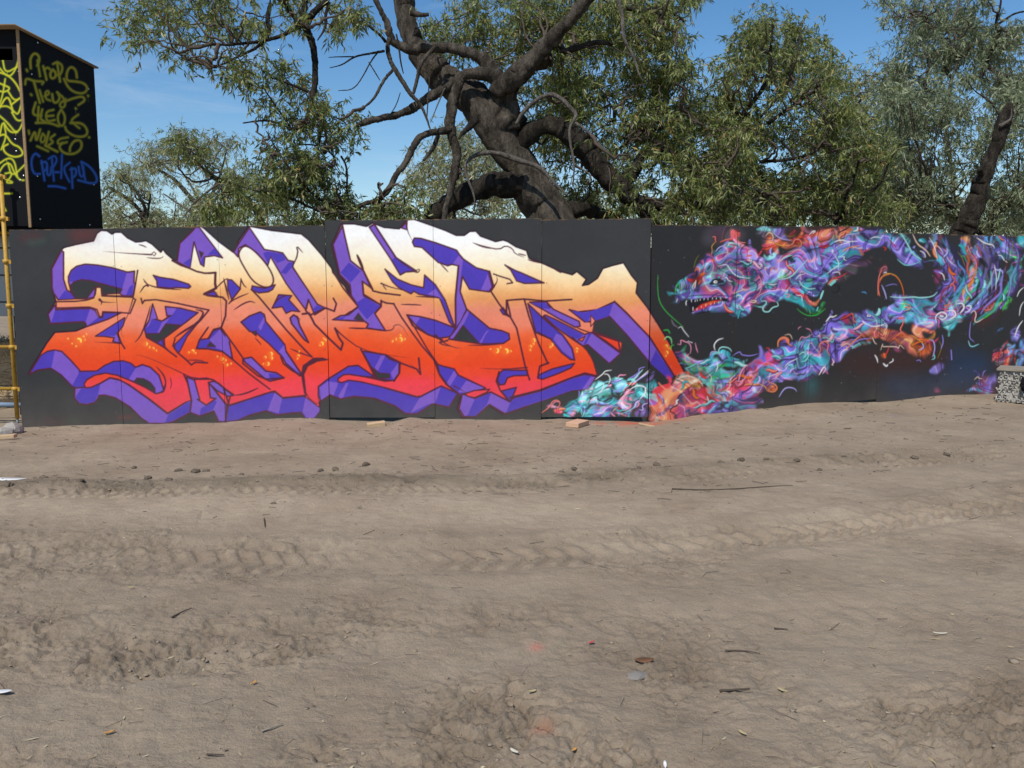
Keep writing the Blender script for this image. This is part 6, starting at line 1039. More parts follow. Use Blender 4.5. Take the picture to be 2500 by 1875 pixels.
# rubble and plank by the post
def lump(name, loc, size, m, seed, squash=.6, parent=None, sub=2):
    bm = bmesh.new(); bmesh.ops.create_icosphere(bm, subdivisions=sub, radius=1); r = random.Random(seed)
    ph = [(Vector((r.uniform(-1, 1), r.uniform(-1, 1), r.uniform(-1, 1))).normalized(), r.uniform(.72, 1.0)) for _ in range(9)]
    for v in bm.verts:
        n = v.co.normalized(); k = 1.0
        for d, h in ph:
            q = n.dot(d)
            if q > 0: k = min(k, h / max(q, .01))
        v.co = n * k * (1 + .05 * r.uniform(-1, 1)); v.co = Vector((v.co.x * size[0], v.co.y * size[1], v.co.z * size[2]))
    me = bpy.data.meshes.new(name); bm.to_mesh(me); bm.free(); me.materials.append(m)
    o = link(bpy.data.objects.new(name, me), parent); o.location = loc; o.rotation_euler = (0, 0, r.uniform(0, 6)); return o
m = M['concrete'] = mat('broken_concrete', (.36, .33, .29), .95, .1); bump(m, noisetex(m, 25, 7, .7, objco(m)), .7, .02)
for k, (px, py, sx, sz, lb) in enumerate(((30, 1024, .17, .09, 'largest pale concrete lump at the foot of the scaffold post'), (6, 1032, .12, .07, 'smaller concrete lump at the picture edge beside the plank'))):
    gx_, gy_ = ground_at(px, py + 10, -.0); tag(lump('concrete_lump', (gx_, gy_, gz_at(gx_, gy_) + sz * .35), (sx, sx * .7, sz), M['concrete'], 21 + k), lb, 'rubble', 'rubble by the scaffold')
gx_, gy_ = ground_at(5, 1058); o = box('timber_plank', (-.45, .13, -.05, .05, 0, .035), M['timber'], None, .003, (0, R(-3), R(10)), (gx_, gy_, gz_at(gx_, gy_) + .015)); tag(o, 'short tan plank lying on the dirt at the left edge, below the scaffold', 'plank')
gx_, gy_ = ground_at(1411, 1042); o = box('timber_block', (-.075, .075, -.15, .15, 0, .048), wood('pinkish_block_timber', (.52, .30, .19), (.62, .40, .26)), None, .004, (R(-1), R(1), R(-28)), (gx_, gy_ + .06, gz_at(gx_, gy_) + .004)); tag(o, 'short orange tan timber block lying on the dirt in front of the wall', 'timber block')
gx_, gy_ = ground_at(922, 1028); o = box('timber_offcut', (-.10, .10, -.045, .045, 0, .045), M['timber'], None, .004, (R(4), R(-6), R(14)), (gx_, gy_ - .1, gz_at(gx_, gy_ - .1) - .004)); tag(o, 'tan timber offcut wedged in the gap under the purple lettering', 'timber block')
gx_, gy_ = ground_at(1576, 1030); o = box('timber_sliver', (-.09, .09, -.02, .02, 0, .015), M['timber'], None, .002, (0, R(8), R(-20)), (gx_, gy_ - .08, gz_at(gx_, gy_ - .08) + .002)); tag(o, 'thin pale wood sliver under the end of the lettering wall', 'wood offcut')
# ---------------------------------------------------------------- stack of tubes at the right edge
SYK = 11.35; xs0 = at(2434, 930, SYK)[0]; zs0 = gz_at(xs0 + .3, SYK); zsT = at(2440, 903, SYK)[2]
tk = empty('tube_stack', (xs0, SYK, zs0)); tag(tk, 'low stack of pale grey hooked tubes at the right edge by the wall', 'tube stack')
m = M['pale_tube'] = mat('pale_grey_tube', (.46, .44, .40), .6, .3); n = noisetex(m, 14, 5, .7, objco(m)); lk(m, ramp(m, n, [(.3, (.22, .205, .18)), (.6, (.40, .38, .34))]), bsdf(m).inputs['Base Color'])
n_ = 10; a = np.arange(n_) * 2 * math.pi / n_; ring = lambda r, y: np.stack([r * np.cos(a), np.full(n_, y), r * np.sin(a)], 1)
V = np.concatenate([ring(.027, .5), ring(.027, 0), ring(.012, 0), ring(.012, .02)]); j = np.arange(n_); Fq = np.concatenate([np.stack([q * n_ + j, q * n_ + (j + 1) % n_, (q + 1) * n_ + (j + 1) % n_, (q + 1) * n_ + j], 1) for q in range(3)])
hook = box_pts(-.028, -.012, -.012, .012, -.005, .052); V = np.concatenate([V, hook]); 
t0_ = mesh_np('hooked_tube', V, [Fq, (j + 3 * n_)[None, ::-1], BOXF + 4 * n_], M['pale_tube'], tk)
rr = random.Random(8); first = True; nrow = 6; pz = (zsT - zs0 - .05) / nrow
for r_ in range(nrow):
    for c_ in range(20):
        if rr.random() < .05: continue
        o = t0_ if first else link(t0_.copy(), tk); first = False
        o.location = (xs0 + .03 + c_ * .057 + (r_ % 2) * .022 + rr.uniform(-.006, .006), SYK + rr.uniform(-.02, .02), zs0 + .04 + r_ * pz + rr.uniform(-.006, .006)); o.rotation_euler = (rr.uniform(-.05, .05), rr.uniform(-.5, .4), rr.uniform(-.05, .05))
box('top_board', (xs0 - .01, xs0 + 1.25, SYK - .03, SYK + .55, zsT - .004, zsT + .018), M['grey_timber'], tk); box('bearer', (xs0 + .02, xs0 + 1.2, SYK + .06, SYK + .48, zs0 - .03, zs0 + .012), M['dark_steel'], tk)
box('added_backing', (xs0 + .03, xs0 + 1.2, SYK + .014, SYK + .49, zs0 + .02, zsT - .012), M['pale_tube'], tk)  # backing block added so the gaps between tubes do not go black
tube('strap', [(xs0 - .005, SYK - .03, zs0 - .0), (xs0 + .01, SYK - .03, zs0 + .1)], .008, M['pale_tube'], tk, 6)
child_fix(tk); tk.rotation_euler = (0, 0, R(-34))
_rx = (at(2487, 918, SYK)[0] - xs0) * 1.12; rg_ = lump('black_rag', (xs0 + _rx * math.cos(R(34)) - .04, SYK - _rx * math.sin(R(34)) - .04, zs0 + .27), (.055, .03, .085), M['black_void'], 77, sub=3)
for v_ in rg_.data.vertices: v_.co *= 1 + .35 * float(noise2(np.array([v_.co.x * 38 + v_.co.y * 20]), np.array([v_.co.z * 38 + v_.co.y * 17]), 9)[0])
tag(rg_, 'crumpled black rag hanging on the stack of pale tubes', 'rag')
# ---------------------------------------------------------------- litter one can point at
def leaf_piece(name, px, py, ln, wd, rz, m, label, cat, curl=.25, group=None):
    gx_, gy_ = ground_at(px, py); n_ = 7; s = np.linspace(0, 1, n_); w = wd * np.sin(np.pi * (s * .92 + .04)) ** .8; V = []
    for k in range(n_):
        for q, sg in enumerate((-1, 0, 1)): V.append(((s[k] - .5) * ln, sg * w[k] / 2, .006 + curl * ln * (s[k] - .5) ** 2 + (.004 if sg else 0)))
    k = np.arange(n_ * 3).reshape(n_, 3); Fq = np.stack([k[:-1, :-1], k[1:, :-1], k[1:, 1:], k[:-1, 1:]], -1).reshape(-1, 4)
    o = mesh_np(name, np.array(V), Fq, m, None, True); o.location = (gx_, gy_, gz_at(gx_, gy_) + .002); o.rotation_euler = (0, 0, rz); md = o.modifiers.new('thick', 'SOLIDIFY'); md.thickness = .0012
    return tag(o, label, cat, group)
ml = {k: mat('dry_leaf_' + k, c, .8, .15) for k, c in dict(tan=(.46, .37, .20), pale=(.62, .58, .46), orange=(.50, .26, .08), brown=(.17, .085, .045), white=(.75, .74, .71), red=(.55, .07, .09)).items()}
for a_ in ((1910, 1684, .085, .03, -.9, 'tan', 'long tan gum leaf lying on rough dirt, lower right'), (2180, 1727, .09, .018, -.35, 'pale', 'pale narrow leaf lying right of the smooth dirt patch'), (1812, 1788, .07, .022, -1.0, 'tan', 'curled tan leaf low in the rough dirt near the bottom'), (1624, 1857, .085, .02, 1.45, 'white', 'bleached white leaf standing out at the bottom edge'),
           (2295, 1551, .12, .016, -.1, 'pale', 'long pale straw leaf on the smooth dirt at right'), (1300, 1702, .06, .025, .3, 'tan', 'small tan leaf beside the dark dirt crack near centre'), (620, 1668, .06, .02, 1.1, 'orange', 'yellow orange leaf caught in the broken soil, left of centre'), (268, 1797, .065, .022, .6, 'orange', 'orange dry leaf at lower left in the churned soil'),
           (1573, 1614, .16, .10, .1, 'brown', 'crumpled dark brown leaf lying beside the flat grey stone'), (1402, 1825, .05, .02, .8, 'orange', 'small yellowed leaf near the bottom centre'), (1255, 1843, .07, .025, -.8, 'pale', 'pale curled leaf at bottom centre'), (320, 1440, .055, .025, .2, 'tan', 'small tan leaf on the smooth wheel way, left')):
    leaf_piece('dry_leaf', a_[0], a_[1], a_[2] * .5, a_[3] * .5, a_[4], ml[a_[5]], a_[6], 'leaf', group='dry leaves on the dirt')
leaf_piece('red_scrap', 1444, 1569, .035, .010, .8, ml['red'], 'small red plastic scrap lying on the rough dirt', 'scrap', .1)
leaf_piece('paper_scrap', 20, 1175, .30, .10, -.1, ml['white'], 'torn white paper lying on the dirt at the left edge', 'paper', .12)
leaf_piece('paper_scrap', 5, 1696, .07, .03, .1, ml['white'], 'small white paper bit at the left edge, low down', 'paper', .12)
gx_, gy_ = ground_at(1556, 1648); tag(lump('flat_stone', (gx_, gy_, gz_at(gx_, gy_) + .006), (.05, .035, .014), mat('grey_stone', (.215, .195, .17), .85, .2), 5), 'flat pale grey stone set in the dirt beside the brown leaf', 'stone')
gx_, gy_ = ground_at(2230, 1738); tag(lump('pebble', (gx_, gy_, gz_at(gx_, gy_) + .01), (.022, .016, .014), mat('tan_pebble', (.5, .44, .34), .8, .2), 6), 'small rounded tan pebble on the dirt at lower right', 'pebble')
def stick(pts, r0, label, m='twig'):
    q = []
    for px, py in pts: a, b = ground_at(px, py); q.append((a, b, gz_at(a, b) + .008))
    o = tube('stick', chaikin3(q), np.linspace(r0, r0 * .4, 4 * len(q) - 4 + 0 if False else len(chaikin3(q))), M[m], None, 6); return tag(o, label, 'stick', 'loose sticks on the dirt')
def chaikin3(p, n=2):
    p = np.array(p, float)
    for _ in range(n): p = np.concatenate([p[:1], np.stack([p[:-1] * .75 + p[1:] * .25, p[:-1] * .25 + p[1:] * .75], 1).reshape(-1, 3), p[-1:]])
    return p
stick([(1640, 1193), (1720, 1196), (1800, 1193), (1880, 1190), (1935, 1186)], .005, 'long thin dark stick lying along the wheel rut at right')
stick([(420, 1510), (450, 1494), (468, 1486)], .0045, 'short dark stick on the smooth dirt at left')
stick([(1770, 1588), (1810, 1591), (1855, 1594)], .004, 'straight brown stick on the cracked dirt right of centre')
stick([(1758, 1688), (1790, 1683), (1830, 1678)], .006, 'dark crooked stick in the broken soil at lower right')
stick([(645, 1270), (647, 1290)], .005, 'tiny upright looking twig on the pale wheel way')
stick([(1890, 1530), (1925, 1533)], .004, 'short black twig on the dirt at right')
stick([(505, 1852), (548, 1851)], .004, 'short dark twig at the bottom left')
stick([(640, 1790), (690, 1772)], .004, 'grey twig in the churned soil, bottom left of centre', 'grey_timber')
# loose clods and fine litter: nobody could count them
def scatter_clods():
    bm = bmesh.new(); bmesh.ops.create_icosphere(bm, subdivisions=1, radius=1); base = np.array([v.co[:] for v in bm.verts]); fc = np.array([[v.index for v in f.verts] for f in bm.faces]); bm.free()
    rs = np.random.RandomState(12); n = 4200
    y = np.exp(rs.uniform(math.log(2.35), math.log(9.0), n)); x = rs.uniform(-1, 1, n) * .68 * (y + 1); k = n // 4
    x[:k] = rs.uniform(-6, 6, k); y[:k] = np.interp(x[:k], *TR2) + .10 + rs.randn(k) * .10
    q = k // 2; x[k:k + q] = rs.uniform(-4, 4, q); y[k:k + q] = np.interp(x[k:k + q], *TR1) + rs.choice([-.34, .36], q) + rs.randn(q) * .06
    z, rmk = height(x, y)[:2]; keep = rs.rand(n) < np.clip(rmk * 1.3 + .05, 0, 1); x, y, z = x[keep], y[keep], z[keep]; n = len(x)
    r = .0025 + .006 * rs.rand(n) ** 3 + .008 * (rs.rand(n) < .015); V = base[None] * (1 + .36 * rs.randn(n, len(base), 1)) * r[:, None, None] * np.array((1.2, 1, .75)); V = V + np.stack([x, y, z + r * .25], 1)[:, None]
    Fa = fc[None] + (np.arange(n) * len(base))[:, None, None]
    tag(mesh_np('soil_crumbs', V.reshape(-1, 3), Fa.reshape(-1, 3), M['clod']), 'loose crumbs and clods of dry soil along the ruts', 'soil', kind='stuff')
scatter_clods()
def scatter_litter():
    rs = np.random.RandomState(22); n = 1900; y = np.exp(rs.uniform(math.log(2.4), math.log(9.9), n)); x = rs.uniform(-1, 1, n) * .68 * (y + 1)
    keep = (noise2(x * .8, y * .9, 201) + .35 > rs.rand(n) * 1.3); k9 = n // 6; x[:k9] = rs.uniform(-6, 7, k9); y[:k9] = wall_y(x[:k9]) - np.abs(rs.randn(k9)) * .8 - .05; keep[:k9] = True; x, y = x[keep], y[keep]; n = len(x)
    z = height(x, y)[0] + .004; a = rs.uniform(0, 6.28, n); l = (.008 + .028 * rs.rand(n) ** 2)[:, None]; w = (.0015 + .004 * rs.rand(n) ** 2)[:, None]
    d = np.stack([np.cos(a), np.sin(a), .12 * rs.randn(n)], 1); s = np.stack([-np.sin(a), np.cos(a), .25 * rs.randn(n)], 1); c = np.stack([x, y, z], 1)
    V = np.stack([c - d * l, c - s * w, c + d * l + (0, 0, .002), c + s * w], 1).reshape(-1, 3)
    tag(mesh_np('straw_litter', V, np.arange(n * 4).reshape(-1, 4), M['straw']), 'scattered bits of straw and dry leaf on the dirt', 'litter', kind='stuff')
    n = 900; y = np.exp(rs.uniform(math.log(2.4), math.log(9.9), n)); x = rs.uniform(-1, 1, n) * .68 * (y + 1); x[:560] = rs.uniform(-6.5, 8, 560); y[:560] = wall_y(x[:560]) - rs.rand(560) ** .9 * 3.4 - .08
    z = height(x, y)[0] + .005; a = rs.randn(n) * .7; l = (.006 + .055 * rs.rand(n) ** 3)[:, None]; d = np.stack([np.cos(a), np.sin(a), .1 * rs.randn(n)], 1); s = np.stack([-np.sin(a), np.cos(a), 0 * a], 1) * (.00022 * y * rs.uniform(.4, 1.6, n))[:, None]; u = np.stack([0 * y, 0 * y, .0006 * y], 1); c = np.stack([x, y, z], 1)
    V = np.stack([c - d * l - s, c - d * l + s, c - d * l + u, c + d * l - s, c + d * l + s, c + d * l + u], 1).reshape(-1, 3); b = (np.arange(n) * 6)[:, None]
    tag(mesh_np('twig_litter', V, np.concatenate([b + np.array([0, 3, 5, 2]), b + np.array([1, 2, 5, 4])]), M['twig']), 'small dark twigs and bark strewn over the dirt', 'litter', kind='stuff')
scatter_litter()

# dark clods thrown up along the upper rut
CL = [(107, 1169, .045), (22, 1189, .06), (198, 1178, .04), (359, 1166, .05), (412, 1177, .045), (477, 1154, .06), (435, 1150, .045), (503, 1153, .04), (328, 1142, .04), (819, 1148, .05), (893, 1138, .055), (782, 1152, .04), (669, 1233, .025), (1402, 1144, .05), (1371, 1149, .035), (1603, 1136, .045), (1558, 1147, .04), (1809, 1130, .06), (2001, 1145, .04), (2103, 1121, .05), (1945, 1130, .045), (2233, 1116, .05), (2060, 1118, .04), (2310, 1108, .045), (1870, 1128, .035), (1760, 1133, .04), (590, 1163, .03), (250, 1172, .035)]
m = M['dark_clod'] = mat('dark_mud_clod', rough=.95, spec=.1); n = noisetex(m, 30, 6, .7, objco(m)); lk(m, ramp(m, n, [(.3, (.085, .066, .048)), (.7, (.19, .15, .11))]), bsdf(m).inputs['Base Color']); bump(m, n, .8, .015)
ORD = 'leftmost second third fourth fifth sixth seventh eighth ninth tenth eleventh twelfth thirteenth fourteenth fifteenth sixteenth seventeenth eighteenth nineteenth twentieth twenty-first twenty-second twenty-third twenty-fourth twenty-fifth twenty-sixth twenty-seventh rightmost'.split()
for k, (px, py, sz) in enumerate(sorted(CL)):
    sz *= .8; gx_, gy_ = ground_at(px, py); o = lump('mud_clod', (gx_, gy_, gz_at(gx_, gy_) + sz * .12), (sz, sz * .75, sz * .48), M['dark_clod'], 300 + k, sub=3)
    for v_ in o.data.vertices: v_.co *= 1 + .22 * float(noise2(np.array([v_.co.x * 55 + v_.co.z * 30 + k]), np.array([v_.co.y * 55 - v_.co.z * 25]), 9)[0])
    tag(o, ORD[k] + (' dark mud clod' if ORD[k].endswith('most') else ' dark mud clod from the left') + ' along the upper wheel rut', 'clod', 'mud clods along the upper rut')
# ---------------------------------------------------------------- trees
TREG = {0: (0, 0, 1.0), 1: (0, 0, 2.9625), 3: (600, 0, 2.963), 4: (1200, 0, 2.963), 5: (1800, 0, 2.86)}
def limb_pts(r, pts, d0, d1):
    ox, oy, s = TREG[r]; q = np.array([(ox + x / s, oy + y / s, w / s) for x, y, w in pts], float)
    for _ in range(2): q = np.concatenate([q[:1], np.stack([q[:-1] * .75 + q[1:] * .25, q[:-1] * .25 + q[1:] * .75], 1).reshape(-1, 3), q[-1:]])
    t = np.linspace(0, 1, len(q)); dep = d0 + (d1 - d0) * t
    P = np.array([at(a[0], a[1], d) for a, d in zip(q, dep)]); rad = q[:, 2] / 2 / FPX * dep
    return P, rad
def limb(name, P, rad, m, parent, n=12, rough=.16, seed=0, hollow=False):
    step = np.linalg.norm(np.diff(P, axis=0), axis=1); L_ = np.concatenate([[0], np.cumsum(step)]); k = int(np.clip(L_[-1] / max(rad.mean() * .32, .02), 6, 90))
    t = np.linspace(0, L_[-1], k); P = np.stack([np.interp(t, L_, P[:, i]) for i in range(3)], 1); rad = np.interp(t, L_, rad)
    rs = np.random.RandomState(seed); P[1:-1] += rs.randn(k - 2, 3) * rad[1:-1, None] * .055
    V, Fl = tube_pts(P, rad, n); V = V.reshape(k, n, 3); a = np.arange(n)
    # knots and flutes
    k1 = .75 / max(rad.mean(), .02); q = V * k1; q2 = q * 2.6
    f = 1 + rough * (noise2(q[..., 0] * 1.1 + q[..., 2] * .55 + seed, q[..., 1] * 1.1 - q[..., 2] * .45, 301) + .55 * noise2(q2[..., 0] + q2[..., 2] * .35 + 3.3, q2[..., 1] - q2[..., 2] * .4 + seed, 302))
    V = P[:, None] + (V - P[:, None]) * f[..., None]
    return mesh_np(name, V.reshape(-1, 3), Fl, m, parent, True), P
def in_poly(px, py, poly):
    r = np.zeros(px.shape, bool); n = len(poly)
    for i in range(n):
        (x0, y0), (x1, y1) = poly[i], poly[(i + 1) % n]
        if y0 == y1: continue
        c = ((y0 > py) != (y1 > py)) & (px < (x1 - x0) * (py - y0) / (y1 - y0) + x0); r ^= c
    return r
LEAFN = [0]
def crown(parent, polys, seed, m, ll=.108, lw=.022, droop=.72, nodes=None, twig_r=.013, tw=True, nbr=.30):
    """polys: (polygon in photo px, near, far, clumps, clump radius m, sprigs per clump, leaves per sprig)"""
    rs = np.random.RandomState(seed); LV = []; TV, TF, tn = [], [], 0
    node = list(nodes) if nodes is not None else []
    TVs = []
    for poly, dn, df, nc, cr, nsg, nl in polys:
        pl = np.array(poly, float); got = []; nc = int(nc * .50); cr = cr * .74; nsg = int(nsg * 1.3); nl = nl + 2
        while len(got) < nc:
            x = rs.uniform(pl[:, 0].min(), pl[:, 0].max(), 400); y = rs.uniform(pl[:, 1].min(), pl[:, 1].max(), 400); ok = in_poly(x, y, poly)
            # clumps gather: patchy cover leaves holes for the sky
            ok &= (noise2(x / 85. + seed, y / 85., 400 + seed) + .55 * noise2(x / 38., y / 38., 401 + seed)) > rs.uniform(-1.5, .25, 400)
            got += list(zip(x[ok], y[ok]))
        got = np.array(got[:nc]); dep = rs.uniform(dn, df, nc)
        C_ = np.array([at(a, b, d) for (a, b), d in zip(got, dep)])
        if tw and node:
            N0 = np.array(node); dmin = np.array([np.linalg.norm(N0 - c, axis=1).min() for c in C_]); allp = N0
            for i in np.argsort(dmin):
                c = C_[i]; dd = np.linalg.norm(allp - c, axis=1); b = allp[dd.argmin()]; dist = dd.min()
                if 1e-3 < dist < 3.2:
                    mid = (b + c) / 2 + rs.randn(3) * dist * .14 + np.array((0, 0, .10 * dist)); s = np.linspace(0, 1, 6)[:, None]
                    path = (1 - s) ** 2 * b + 2 * s * (1 - s) * mid + s ** 2 * c; path[1:-1] += rs.randn(4, 3) * .025
                    r0 = min(twig_r * (.6 + dist * .5), twig_r * 2.2); V, Fl = tube_pts(path, np.linspace(r0, r0 * .45, 6), 4, False); TV.append(V); TF.append(Fl[0] + tn); tn += len(V)
                    allp = np.concatenate([allp, path[2:]])
        # boughs that carry the clumps, some of them in front of the leaves
        if node and nbr:
            N0 = np.array(node)
            for _ in range(int(nbr * nc)):
                c = C_[rs.randint(len(C_))].copy(); px_, py_ = project(c); c = np.array(at(px_, py_, dn - .05)); b = N0[np.linalg.norm(N0 - c, axis=1).argsort()[rs.randint(3, 14)]]
                dist = np.linalg.norm(c - b)
                if dist > 4: continue
                s = np.linspace(0, 1, 12)[:, None]; mid = (b + c) / 2 + rs.randn(3) * dist * .2 + np.array((0, 0, -.12 * dist)); path = (1 - s) ** 2 * b + 2 * s * (1 - s) * mid + s ** 2 * c
                path[1:-1] += np.cumsum(rs.randn(10, 3) * .03, 0) * np.sin(np.pi * s[1:-1]); r0 = twig_r * rs.uniform(.9, 2.4); V, Fl = tube_pts(path, np.linspace(r0, r0 * .25, 12), 5, False); TV.append(V); TF.append(Fl[0] + tn); tn += len(V)
        # sprigs
        ns_ = nc * nsg; base = np.repeat(C_, nsg, 0) + rs.randn(ns_, 3) * cr * np.array((.8, .8, .62))
        tdir = rs.randn(ns_, 3) + np.array((0, 0, -.35 * droop)); tdir /= np.linalg.norm(tdir, axis=1)[:, None]; tl = rs.uniform(.10, .26, ns_)[:, None] * (ll / .10)
        if tw:
            s = .0035 * ll / .10; e = base + tdir * tl; pr = np.cross(tdir, rs.randn(ns_, 3)); pr /= np.linalg.norm(pr, axis=1)[:, None]; p2 = np.cross(tdir, pr)
            V = np.stack([base + pr * s, base - pr * s * .5 + p2 * s * .8, base - pr * s * .5 - p2 * s * .8, e], 1).reshape(-1, 3); k = (np.arange(ns_) * 4)[:, None] + tn
            TV.append(V); TF.append(np.concatenate([k + np.array([0, 1, 3, 3]), k + np.array([1, 2, 3, 3]), k + np.array([2, 0, 3, 3])])); tn += len(V)
        n = ns_ * nl; t = rs.rand(n)[:, None]; b = np.repeat(base, nl, 0) + np.repeat(tdir * tl, nl, 0) * t + rs.randn(n, 3) * .012
        d = rs.randn(n, 3) * .62 + np.array((0, 0, -1.0 * droop)) + np.repeat(tdir, nl, 0) * .5; d /= np.linalg.norm(d, axis=1)[:, None]
        l = ll * rs.uniform(.6, 1.35, n)[:, None]; w = lw * rs.uniform(.65, 1.3, n)[:, None]
        s_ = np.cross(d, rs.randn(n, 3)); s_ /= np.linalg.norm(s_, axis=1)[:, None] + 1e-9; nrm = np.cross(d, s_)
        V = np.stack([b, b + d * l * .38 + s_ * w * .5 + nrm * l * .03, b + d * l + nrm * l * rs.uniform(-.18, .18, n)[:, None], b + d * l * .38 - s_ * w * .5 + nrm * l * .03], 1)
        LV.append(V.reshape(-1, 3)); LEAFN[0] += n
    V = np.concatenate(LV); cr_ = mesh_np('crown', V, np.arange(len(V)).reshape(-1, 4), m, parent)
    if TV:
        TFa = np.concatenate(TF); V = np.concatenate(TV)
        tri = TFa[:, 2] == TFa[:, 3]
        mesh_np('twigs', V, [TFa[~tri], TFa[tri][:, :3]] if (~tri).any() else [TFa[tri][:, :3]], M['twig'], parent)['kind'] = 'stuff'
    return cr_
def tree(name, label, limbs, polys, seed, lm, base_px, base_d, **kw):
    bx, by, _ = at(base_px, 900, base_d); root = empty(name, (bx, by, 0)); tag(root, label, 'tree', 'trees behind the painted wall'); nodes = []
    for k, (nm, r, d0, d1, pts, bm) in enumerate(limbs):
        P, rad = limb_pts(r, pts, d0, d1); rad = rad * (.78 if bm == 'bark_pale' and rad.mean() < .09 else 1); o, Pn = limb(nm, P, rad, M[bm], root, 20 if rad.mean() > .08 else (9 if rad.mean() > .03 else 6), .20 if rad.mean() > .05 else .12, seed * 10 + k)
        nodes += [tuple(p) for p in Pn[::2]]
    if polys: crown(root, polys, seed, M[lm], nodes=nodes, **kw)
    child_fix(root); return root
B, BD, BP = 'bark', 'bark_dark', 'bark_pale'
D = 12.6
